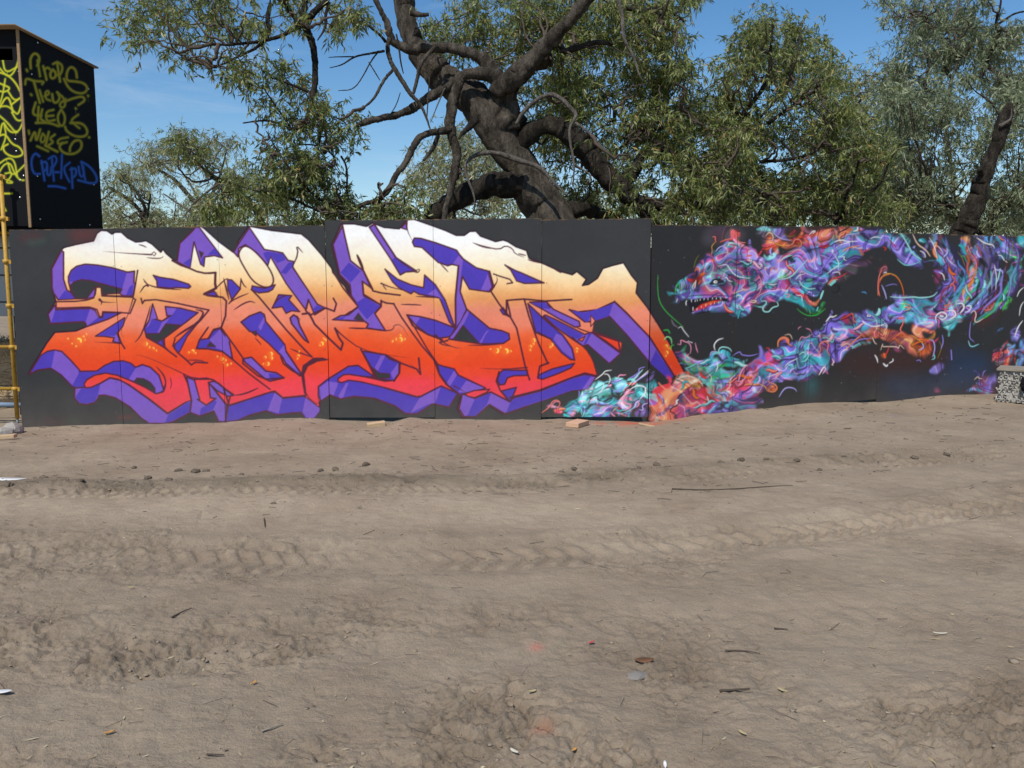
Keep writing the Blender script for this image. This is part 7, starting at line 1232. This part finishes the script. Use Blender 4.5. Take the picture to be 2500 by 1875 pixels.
main = [
 ('trunk', 4, D, D, [(560, 2300, 420), (520, 1900, 380), (455, 1600, 300), (330, 1450, 290), (240, 1290, 260), (160, 1140, 250), (90, 1010, 280), (10, 900, 270), (-70, 810, 230), (-150, 730, 190), (-240, 640, 120)], B),
 ('limb', 3, D, D + .6, [(1920, 960, 300), (1800, 850, 290), (1680, 770, 250), (1550, 640, 225), (1400, 530, 215), (1290, 430, 185), (1210, 300, 160), (1175, 150, 148), (1150, 0, 145), (1140, -120, 130)], B),
 ('limb', 3, D, D - .2, [(1900, 950, 230), (1885, 800, 190), (1865, 680, 165), (1930, 570, 150), (2070, 460, 135), (2200, 400, 130)], B),
 ('limb', 4, D - .2, D - .9, [(60, 640, 140), (150, 580, 132), (300, 430, 130), (430, 290, 110), (560, 150, 95), (680, 20, 88), (760, -100, 75)], B),
 ('limb', 3, D - .1, D - .5, [(1850, 640, 120), (1800, 540, 112), (1740, 440, 92), (1640, 385, 78), (1500, 350, 70), (1330, 340, 70), (1200, 362, 70), (1090, 330, 60), (1050, 290, 52), (1030, 180, 44), (980, 90, 38), (930, -20, 34)], B),
 ('limb', 3, D - .2, D - .7, [(1830, 570, 110), (1740, 530, 95), (1640, 530, 82), (1540, 560, 78), (1520, 640, 80), (1490, 780, 86), (1470, 900, 80), (1500, 1000, 70), (1540, 1130, 64), (1505, 1250, 60), (1480, 1400, 52), (1450, 1500, 44), (1430, 1600, 36)], B),
 ('broken_limb', 3, D - .3, D - 1.0, [(1500, 590, 74), (1440, 640, 72), (1350, 690, 70), (1250, 755, 62), (1150, 820, 56), (1000, 850, 50), (900, 872, 48), (812, 906, 42)], B),
 ('limb', 3, D - .5, D - 1.2, [(1470, 940, 56), (1400, 955, 50), (1330, 962, 46), (1260, 985, 50), (1200, 1080, 48), (1160, 1180, 45), (1080, 1270, 42), (1050, 1360, 44), (960, 1450, 38), (830, 1480, 30), (760, 1540, 24), (690, 1590, 14)], B),
 ('limb', 3, D - .9, D - 1.0, [(980, 1430, 34), (945, 1500, 28), (940, 1610, 26)], B),
 ('limb', 3, D - .6, D - .7, [(1390, 985, 34), (1360, 1070, 34), (1285, 1160, 20)], B),
 ('low_limb', 3, D, D - .3, [(2020, 1330, 240), (1900, 1330, 205), (1780, 1335, 172), (1650, 1375, 145), (1520, 1435, 132), (1420, 1505, 140), (1330, 1590, 130)], BD),
 ('limb', 3, D - .4, D - .9, [(2000, 1170, 54), (1850, 1112, 45), (1720, 1100, 44), (1620, 1142, 38), (1580, 1200, 30), (1600, 1290, 22), (1650, 1400, 18), (1660, 1490, 10)], BP),
 ('limb', 4, D - .4, D - .8, [(100, 1130, 54), (200, 1160, 50), (300, 1190, 45), (370, 1222, 40), (440, 1310, 28), (545, 1412, 14)], BP),
 ('arching_limb', 4, D, D - .4, [(160, 1120, 150), (230, 1010, 140), (320, 930, 132), (430, 905, 132), (540, 960, 142), (640, 1040, 150), (720, 1140, 150), (820, 1260, 142), (920, 1350, 150), (1000, 1440, 132), (1100, 1480, 100), (1250, 1480, 90), (1400, 1462, 70), (1520, 1490, 46)], BD),
 ('limb', 4, D - .2, D, [(930, 1340, 120), (1030, 1250, 92), (1070, 1150, 66), (1120, 1110, 62), (1220, 1120, 66), (1320, 1140, 72), (1440, 1230, 60), (1440, 1340, 52), (1465, 1450, 40)], BD),
 ('dead_branch', 4, D - .5, D - .9, [(180, 900, 34), (220, 820, 36), (290, 745, 40), (400, 680, 38), (480, 692, 45), (560, 770, 44), (620, 830, 36), (590, 875, 32), (560, 930, 28), (570, 1050, 25), (602, 1180, 22), (588, 1345, 12)], BP),
 ('dead_branch', 4, D - .8, D - 1.0, [(610, 890, 26), (700, 950, 22), (790, 1060, 20), (885, 1132, 8)], BP), ('dead_branch', 4, D - .8, D - .9, [(600, 1190, 18), (740, 1275, 14), (680, 1330, 7)], BP),
 ('dead_branch', 4, D - 1, D - 1.3, [(900, -40, 34), (950, 100, 38), (948, 250, 34), (980, 330, 28), (1030, 400, 24), (1060, 520, 18), (1092, 582, 7)], BP),
 ('limb', 4, D, D - .3, [(850, 740, 12), (900, 820, 18), (1000, 910, 24), (1070, 950, 34), (1140, 1000, 30), (1250, 1060, 30), (1330, 1130, 34)], BD), ('limb', 4, D, D - .3, [(1070, 950, 26), (1250, 930, 20), (1350, 850, 18), (1390, 740, 9)], BD), ('limb', 4, D - .3, D - .6, [(1440, 1240, 36), (1560, 1240, 28), (1700, 1235, 18)], BP),
 ('limb', 4, D, D + .5, [(500, 1560, 120), (640, 1500, 110), (760, 1540, 100), (900, 1600, 90)], BD), ('limb', 4, D - .3, D - .5, [(1060, 1480, 90), (1130, 1560, 84), (1200, 1660, 80)], BD),
 ('limb', 4, D - .4, D - .4, [(430, 320, 50), (520, 380, 46), (640, 340, 40), (760, 300, 36), (880, 320, 24)], BD), ('limb', 4, D - .2, D, [(1180, 250, 16), (1240, 140, 24), (1180, 60, 28), (1080, 130, 22), (1030, 200, 12)], BD),
 ('limb', 4, D, D, [(970, 60, 30), (1100, 80, 26), (1230, 50, 24), (1310, 90, 20), (1400, 160, 14)], BD),
 # crown branches drooping on the left
 ('hanging_limb', 3, D - 1, D - 1.4, [(650, -80, 40), (560, 30, 40), (470, 110, 48), (425, 200, 56), (480, 300, 50), (502, 420, 42), (505, 560, 42), (490, 680, 42), (460, 820, 40), (430, 900, 38), (370, 932, 28), (300, 935, 12)], BD),
 ('limb', 3, D - 1, D - 1.3, [(430, -40, 40), (425, 60, 40), (405, 180, 44)], BD), ('limb', 3, D - 1, D - 1.5, [(230, -20, 36), (320, 80, 34), (385, 170, 40)], BD), ('limb', 3, D - 1.1, D - 1.6, [(400, 185, 32), (250, 265, 28), (120, 300, 26), (0, 312, 22), (-150, 330, 18), (-330, 300, 10)], BD),
 ('limb', 3, D - 1.1, D - 1.6, [(180, 30, 30), (150, 140, 34), (180, 250, 26), (80, 350, 22), (-40, 400, 18), (-150, 460, 12), (-260, 500, 7)], BD), ('limb', 3, D - 1, D - 1.2, [(600, 20, 26), (575, 120, 22), (580, 200, 20), (520, 290, 9)], BD),
 ('limb', 3, D - 1.2, D - 1.5, [(490, 680, 26), (400, 640, 20), (300, 600, 14), (180, 560, 8)], BD), ('limb', 3, D - 1.2, D - 1.6, [(330, 930, 20), (220, 880, 16), (120, 870, 14), (-20, 890, 9)], BD), ('limb', 3, D - 1.2, D - 1.4, [(330, 930, 14), (240, 800, 14), (130, 640, 8)], BD),
 ('limb', 3, D - 1.0, D - 1.2, [(480, 860, 10), (545, 940, 14), (530, 1060, 14), (490, 1170, 13), (440, 1210, 11)], BD), ('limb', 3, D - 1.0, D - 1.3, [(330, 1060, 8), (430, 1040, 12), (560, 1060, 13), (640, 1130, 12), (640, 1170, 9)], BD), ('limb', 3, D - 1.0, D - 1.1, [(690, 1130, 14), (735, 1210, 14), (730, 1380, 16), (760, 1540, 18)], BD),
 ('limb', 3, D - 1.2, D - 1.6, [(780, 1510, 26), (640, 1480, 24), (520, 1440, 20), (400, 1320, 16), (250, 1130, 12), (150, 950, 7)], BD), ('limb', 3, D - 1.2, D - 1.5, [(700, 1560, 24), (500, 1520, 20), (330, 1430, 16), (100, 1390, 12), (-100, 1330, 10), (-250, 1260, 8), (-380, 1150, 6)], BD),
 # bare dead twigs in the gap of sky
 ('dead_branch', 3, D - .8, D - 1, [(1040, 280, 36), (1020, 350, 34), (1050, 460, 34), (1110, 550, 36), (1190, 680, 30), (1270, 760, 24), (1310, 860, 18), (1340, 950, 10)], B), ('dead_branch', 3, D - .9, D - 1.2, [(1060, 510, 22), (990, 590, 22), (940, 700, 20), (870, 770, 14), (800, 795, 7)], B),
 ('dead_branch', 3, D - .9, D - 1.3, [(1000, 370, 20), (880, 390, 16), (780, 410, 14), (700, 470, 10), (610, 490, 6)], BD), ('dead_branch', 3, D - .9, D - 1.3, [(780, 410, 10), (680, 410, 9), (600, 415, 5)], BD), ('dead_branch', 3, D - .9, D - 1.2, [(1010, 300, 24), (960, 240, 18), (900, 200, 16), (860, 150, 7)], BD), ('dead_branch', 3, D - .9, D - 1.2, [(960, 370, 12), (900, 450, 10), (850, 550, 9), (780, 650, 8), (670, 655, 5)], B), ('dead_branch', 3, D - .8, D - .9, [(890, 450, 12), (940, 530, 11), (970, 580, 8)], BP), ('dead_branch', 3, D - .8, D - 1, [(1090, 250, 12), (1110, 350, 14), (1120, 450, 12), (1140, 530, 7)], BD), ('dead_branch', 3, D - .7, D - .8, [(1380, 330, 34), (1300, 410, 28), (1255, 480, 30), (1240, 580, 28), (1210, 680, 22)], B), ('dead_branch', 3, D - .8, D - .9, [(1330, 540, 9), (1320, 700, 12), (1310, 850, 9)], B), ('dead_branch', 3, D - .8, D - .9, [(1440, 640, 14), (1390, 750, 12), (1340, 880, 7)], BP), ('dead_branch', 3, D - .6, D - .6, [(1190, 95, 44), (1250, 105, 36), (1290, 108, 30), (1325, 105, 22)], B), ('dead_branch', 3, D - .9, D - 1, [(1050, 820, 6), (1090, 760, 8), (1118, 670, 6)], B), ('dead_branch', 3, D - .7, D - .9, [(1660, 870, 60), (1620, 920, 50), (1570, 960, 30), (1540, 1005, 12)], BD),
]
top = [(295, 30), (360, -20), (560, -30), (820, -30), (900, 10), (900, 60), (830, 70), (800, 20), (740, 60), (700, 40), (640, 110), (560, 90), (500, 70), (430, 130), (400, 160), (350, 150), (300, 100)]
crown_main = [
 (top, 11.0, 12.6, 84, .20, 9, 9), ([(520, 160), (600, 130), (680, 150), (720, 210), (790, 250), (870, 300), (880, 340), (840, 370), (800, 330), (700, 300), (620, 290), (590, 230), (530, 200)], 11.0, 12.2, 62, .18, 9, 9),
 ([(600, 410), (650, 350), (690, 330), (740, 380), (800, 410), (860, 420), (880, 470), (960, 405), (1000, 450), (1030, 548), (500, 550), (520, 500)], 11.0, 12.4, 130, .17, 9, 9), ([(410, 130), (470, 130), (540, 150), (530, 200), (470, 180)], 11, 11.6, 9, .15, 6, 7),
 ([(1030, 60), (1080, 10), (1130, -20), (1420, -30), (1400, 80), (1330, 130), (1280, 190), (1200, 180), (1120, 150), (1060, 120)], 12.8, 14.6, 120, .24, 10, 10), ([(820, 10), (900, 0), (900, 50), (850, 60)], 11, 12, 9, .14, 6, 8),
 ([(1350, 40), (1430, -20), (1700, -30), (1700, 60), (1640, 130), (1720, 180), (1800, 260), (1830, 380), (1700, 420), (1560, 380), (1440, 300), (1350, 230)], 12.3, 14.6, 360, .23, 12, 10),
 ([(1230, 170), (1330, 180), (1440, 260), (1480, 380), (1450, 520), (1360, 520), (1300, 460), (1270, 350), (1220, 260)], 13.4, 15.5, 150, .26, 9, 9), ([(1500, 380), (1820, 360), (1850, 545), (1480, 545)], 11.6, 13.4, 110, .22, 9, 9)]
tree('gnarled_gum_tree', 'huge gnarled gum tree with dark twisting limbs rising behind the wall', main, crown_main, 3, 'leaf', 1390, D)
DR = 13.5
tree('leafy_gum_tree', 'dense green leafy gum right of the gnarled tree, behind the serpent', [
 ('trunk', 5, DR + .4, DR, [(330, 2300, 90), (300, 1800, 80), (240, 1500, 70), (180, 1250, 60), (90, 1120, 50), (40, 980, 44), (10, 820, 36), (120, 700, 30), (220, 560, 26), (230, 400, 22), (240, 260, 18), (250, 140, 12)], BD),
 ('limb', 5, DR, DR - .4, [(40, 960, 26), (-60, 960, 24), (-150, 1010, 18)], B), ('limb', 5, DR, DR - .4, [(160, 1130, 26), (330, 1120, 22), (520, 1080, 20), (600, 1000, 14)], BD), ('limb', 5, DR, DR - .3, [(220, 860, 24), (380, 740, 22), (560, 620, 12)], BD), ('limb', 5, DR, DR - .5, [(680, 1560, 30), (820, 1400, 28), (1000, 1300, 22), (1060, 1120, 14), (1140, 1000, 9)], BD), ('limb', 5, DR, DR - .5, [(700, 1500, 26), (800, 1280, 24), (850, 1120, 14)], BD), ('limb', 5, DR, DR, [(160, 850, 22), (60, 830, 26), (-40, 760, 20), (-100, 700, 12)], BD), ('limb', 5, DR - .2, DR - .5, [(240, 1350, 24), (180, 1345, 26), (140, 1330, 16)], B), ('limb', 5, DR, DR + .2, [(120, 860, 18), (330, 640, 14), (420, 420, 10), (430, 250, 7)], BD)],
 [([(1790, 100), (1830, 20), (1870, 30), (1880, 80), (1930, 60), (1990, 70), (2030, 130), (2050, 180), (2050, 250), (2120, 290), (2150, 380), (2170, 540), (1720, 545), (1700, 330), (1740, 260)], 13.1, 16.0, 450, .24, 12, 10), ([(1700, 430), (2180, 430), (2200, 548), (1690, 548)], 14.5, 17, 130, .28, 9, 8)],
 7, 'leaf', 1930, DR)
DF = 22.
tree('tall_gum_tree', 'tall open grey green gum with bare branch loops, top right', [
 ('trunk', 5, DF, DF, [(1480, 2100, 90), (1500, 1700, 60), (1530, 1560, 56), (1510, 1400, 42), (1500, 1200, 36), (1450, 900, 32), (1480, 650, 30), (1490, 560, 30), (1535, 470, 26), (1542, 380, 24), (1520, 250, 20), (1495, 150, 18), (1540, 60, 14), (1560, -30, 10)], BP),
 ('limb', 5, DF, DF, [(1490, 540, 26), (1440, 470, 22), (1440, 430, 20), (1500, 405, 16), (1560, 400, 8)], BD), ('limb', 5, DF, DF - .5, [(1400, 635, 20), (1320, 630, 20), (1310, 600, 18), (1340, 500, 16), (1330, 400, 14)], B), ('limb', 5, DF, DF, [(1330, 200, 18), (1325, 110, 16), (1290, 80, 14), (1180, 80, 9)], BD), ('limb', 5, DF, DF, [(1700, 545, 24), (1740, 420, 30), (1790, 320, 26), (1830, 240, 24), (1800, 160, 20), (1840, 40, 14), (1840, -30, 10)], BD), ('limb', 5, DF, DF, [(1820, 170, 18), (1880, 130, 16), (1940, 90, 14), (2040, 75, 10)], BD), ('limb', 5, DF, DF, [(1480, 270, 14), (1400, 265, 10)], BD), ('limb', 5, DF, DF, [(1730, 350, 16), (1810, 350, 12), (1880, 385, 6)], BP)],
 [([(2130, 30), (2150, -10), (2420, -30), (2400, 60), (2380, 120), (2400, 160), (2320, 150), (2290, 130), (2240, 150), (2200, 130), (2180, 60)], 21.6, 24.5, 96, .33, 10, 9), ([(2180, 90), (2300, 60), (2420, 60), (2440, 120), (2360, 150), (2280, 160), (2200, 140)], 21.6, 24.5, 56, .33, 10, 9), ([(2150, 180), (2200, 150), (2280, 190), (2270, 280), (2200, 290), (2150, 250), (2140, 190)], 21.6, 24.5, 50, .3, 9, 9), ([(2440, 60), (2510, 40), (2530, 220), (2480, 250), (2400, 200), (2380, 160), (2440, 120)], 21.6, 24.5, 80, .34, 10, 9)],
 11, 'leaf_grey', 2325, DF, ll=.155, lw=.030, twig_r=.014)
tree('bushy_gum_tree', 'bushy pale grey green gum low on the right behind the broken trunk', [
 ('trunk', 5, 19, 19, [(1800, 2200, 90), (1760, 1750, 76), (1745, 1640, 70), (1800, 1480, 60), (1900, 1370, 50), (2010, 1280, 44), (2100, 1200, 36)], B), ('limb', 5, 19, 18.6, [(1760, 1660, 40), (1640, 1600, 34), (1560, 1540, 22)], BD), ('limb', 5, 19, 19.4, [(1300, 1400, 20), (1380, 1380, 28), (1460, 1420, 30), (1540, 1500, 36), (1600, 1620, 40)], BD), ('limb', 5, 19, 19, [(1900, 1440, 22), (2020, 1400, 20)], BD), ('limb', 5, 18.8, 18.8, [(1920, 880, 24), (2020, 890, 26)], B)],
 [([(2130, 260), (2200, 220), (2300, 190), (2380, 180), (2440, 230), (2510, 200), (2530, 545), (2350, 545), (2120, 545), (2100, 400)], 18.2, 21.5, 350, .33, 10, 9), ([(2080, 440), (2520, 430), (2520, 560), (2080, 560)], 21, 24, 110, .4, 9, 8)],
 13, 'leaf_grey', 2420, 19, ll=.155, lw=.030, twig_r=.014)
tree('middle_gum_tree', 'olive gum filling the gap between leafy gum and tall gum', [('trunk', 5, 25, 25, [(840, 2100, 60), (830, 1500, 46), (850, 1200, 40), (830, 900, 30), (810, 700, 22), (790, 560, 12)], BD)],
 [([(2040, 220), (2070, 160), (2100, 140), (2125, 170), (2125, 260), (2200, 290), (2230, 360), (2200, 545), (2000, 545), (2000, 320)], 23, 27, 150, .42, 10, 8), ([(2150, 190), (2190, 155), (2220, 200), (2170, 250)], 24, 26, 22, .3, 9, 8)], 17, 'leaf_far', 2095, 25, ll=.17, lw=.028, twig_r=.016)
tree('centre_gum_tree', 'distant bushy gum seen through the fork left of the big trunk', [('trunk', 3, 24, 24, [(1500, 2100, 70), (1480, 1500, 54), (1520, 1300, 40), (1600, 1100, 26)], BD)],
 [([(1000, 410), (1050, 360), (1100, 320), (1180, 330), (1240, 400), (1260, 540), (1080, 545), (1010, 480), (995, 450)], 22, 26, 170, .40, 10, 8)], 19, 'leaf_far', 1105, 24, ll=.17, lw=.028, twig_r=.016)
FA = 30.
tree('far_gum_tree', 'farthest wispy olive gum just right of the black box', [('trunk', 1, FA, FA, [(1080, 2000, 50), (1060, 1650, 36), (1020, 1520, 30), (900, 1420, 26), (780, 1350, 18)], BD), ('limb', 1, FA, FA, [(1060, 1600, 26), (1050, 1480, 22), (940, 1320, 16), (850, 1250, 8)], B), ('limb', 1, FA, FA, [(1060, 1600, 20), (1090, 1400, 12)], BD)],
 [([(245, 430), (270, 410), (310, 415), (360, 430), (370, 470), (330, 470), (290, 450)], 28.5, 31.5, 40, .38, 9, 8), ([(250, 500), (300, 515), (360, 510), (430, 530), (430, 565), (245, 565)], 28, 32, 70, .42, 9, 8), ([(246, 470), (300, 480), (290, 510), (246, 500)], 29, 31, 12, .3, 8, 7)], 23, 'leaf_far', 360, FA, ll=.17, lw=.026, twig_r=.02)
tree('thin_gum_tree', 'thin pale gum with upswept bare branches, left of the gnarled gum', [('trunk', 1, 27, 27, [(1600, 2000, 60), (1520, 1660, 40), (1440, 1500, 34), (1350, 1400, 30), (1270, 1300, 26), (1150, 1230, 20), (1030, 1180, 12), (960, 1130, 6)], B), ('limb', 1, 27, 27, [(1460, 1520, 28), (1420, 1400, 22), (1290, 1200, 16), (1180, 1100, 9)], BP), ('limb', 1, 27, 27, [(1480, 1560, 26), (1520, 1450, 22), (1600, 1250, 16), (1640, 1080, 8)], B), ('limb', 1, 27, 27, [(1480, 1600, 26), (1300, 1480, 20), (1180, 1400, 12)], BP), ('limb', 1, 26, 26, [(1760, 1400, 34), (1650, 1320, 28), (1520, 1290, 20), (1440, 1180, 14), (1350, 1080, 8)], BD)],
 [([(330, 390), (355, 360), (400, 350), (440, 380), (450, 430), (400, 430), (340, 410)], 25.5, 28.5, 44, .36, 9, 8), ([(460, 400), (520, 330), (580, 330), (610, 400), (600, 470), (540, 490), (470, 450)], 25.5, 28.5, 52, .36, 9, 8), ([(370, 480), (450, 470), (560, 480), (620, 545), (420, 560), (380, 540)], 25, 28, 60, .36, 9, 7)], 29, 'leaf_far', 520, 27, ll=.16, lw=.024, twig_r=.018)
tree('drooping_gum_tree', 'dark green drooping gum branch rising in front of the thin pale gum', [('trunk', 1, 17, 16, [(2000, 1900, 60), (1900, 1600, 46), (1780, 1420, 38), (1620, 1320, 30), (1500, 1260, 24), (1420, 1150, 16), (1330, 1000, 9)], BD)],
 [([(412, 335), (430, 300), (460, 320), (500, 360), (525, 400), (505, 425), (460, 400), (430, 370)], 14.5, 16.5, 34, .17, 9, 9), ([(500, 445), (620, 430), (700, 470), (740, 552), (520, 556)], 15, 17, 60, .22, 9, 9)], 31, 'leaf', 640, 17, ll=.11, lw=.019)
# broken snag
sn = [('trunk', 5, 16, 15.6, [(1480, 2300, 210), (1530, 1750, 180), (1565, 1640, 158), (1620, 1520, 138), (1690, 1350, 116), (1730, 1220, 108), (1780, 1090, 92), (1845, 900, 92), (1880, 800, 84), (1895, 745, 60), (1905, 722, 26)], BD), ('broken_branch', 5, 15.8, 15.6, [(1730, 1240, 60), (1700, 1200, 46), (1690, 1180, 30)], BD), ('stub', 5, 15.6, 15.5, [(1835, 880, 40), (1870, 860, 30), (1915, 830, 16), (1915, 760, 10)], BP)]
tree('broken_snag', 'thick dead leaning trunk with a broken hollow top at far right', sn, None, 37, 'leaf', 2350, 16)
# distant wood closing the view below the crowns
wd = empty('distant_wood', (0, 42, 0)); tag(wd, 'far belt of olive scrub seen low through the trees', 'wood', kind='stuff')
crown(wd, [([(240, 545), (900, 530), (1500, 480), (2520, 470), (2520, 640), (240, 640)], 38, 48, 460, 1.0, 10, 8), ([(-1600, 520), (-200, 540), (230, 570), (230, 725), (-1600, 725)], 38, 50, 240, 1.2, 12, 8), ([(2500, 520), (3000, 490), (4600, 520), (4600, 725), (2500, 725)], 36, 50, 300, 1.2, 12, 8)], 41, M['leaf_far'], ll=.34, lw=.07, tw=False, nbr=0)
child_fix(wd)
print('leaves', LEAFN[0])
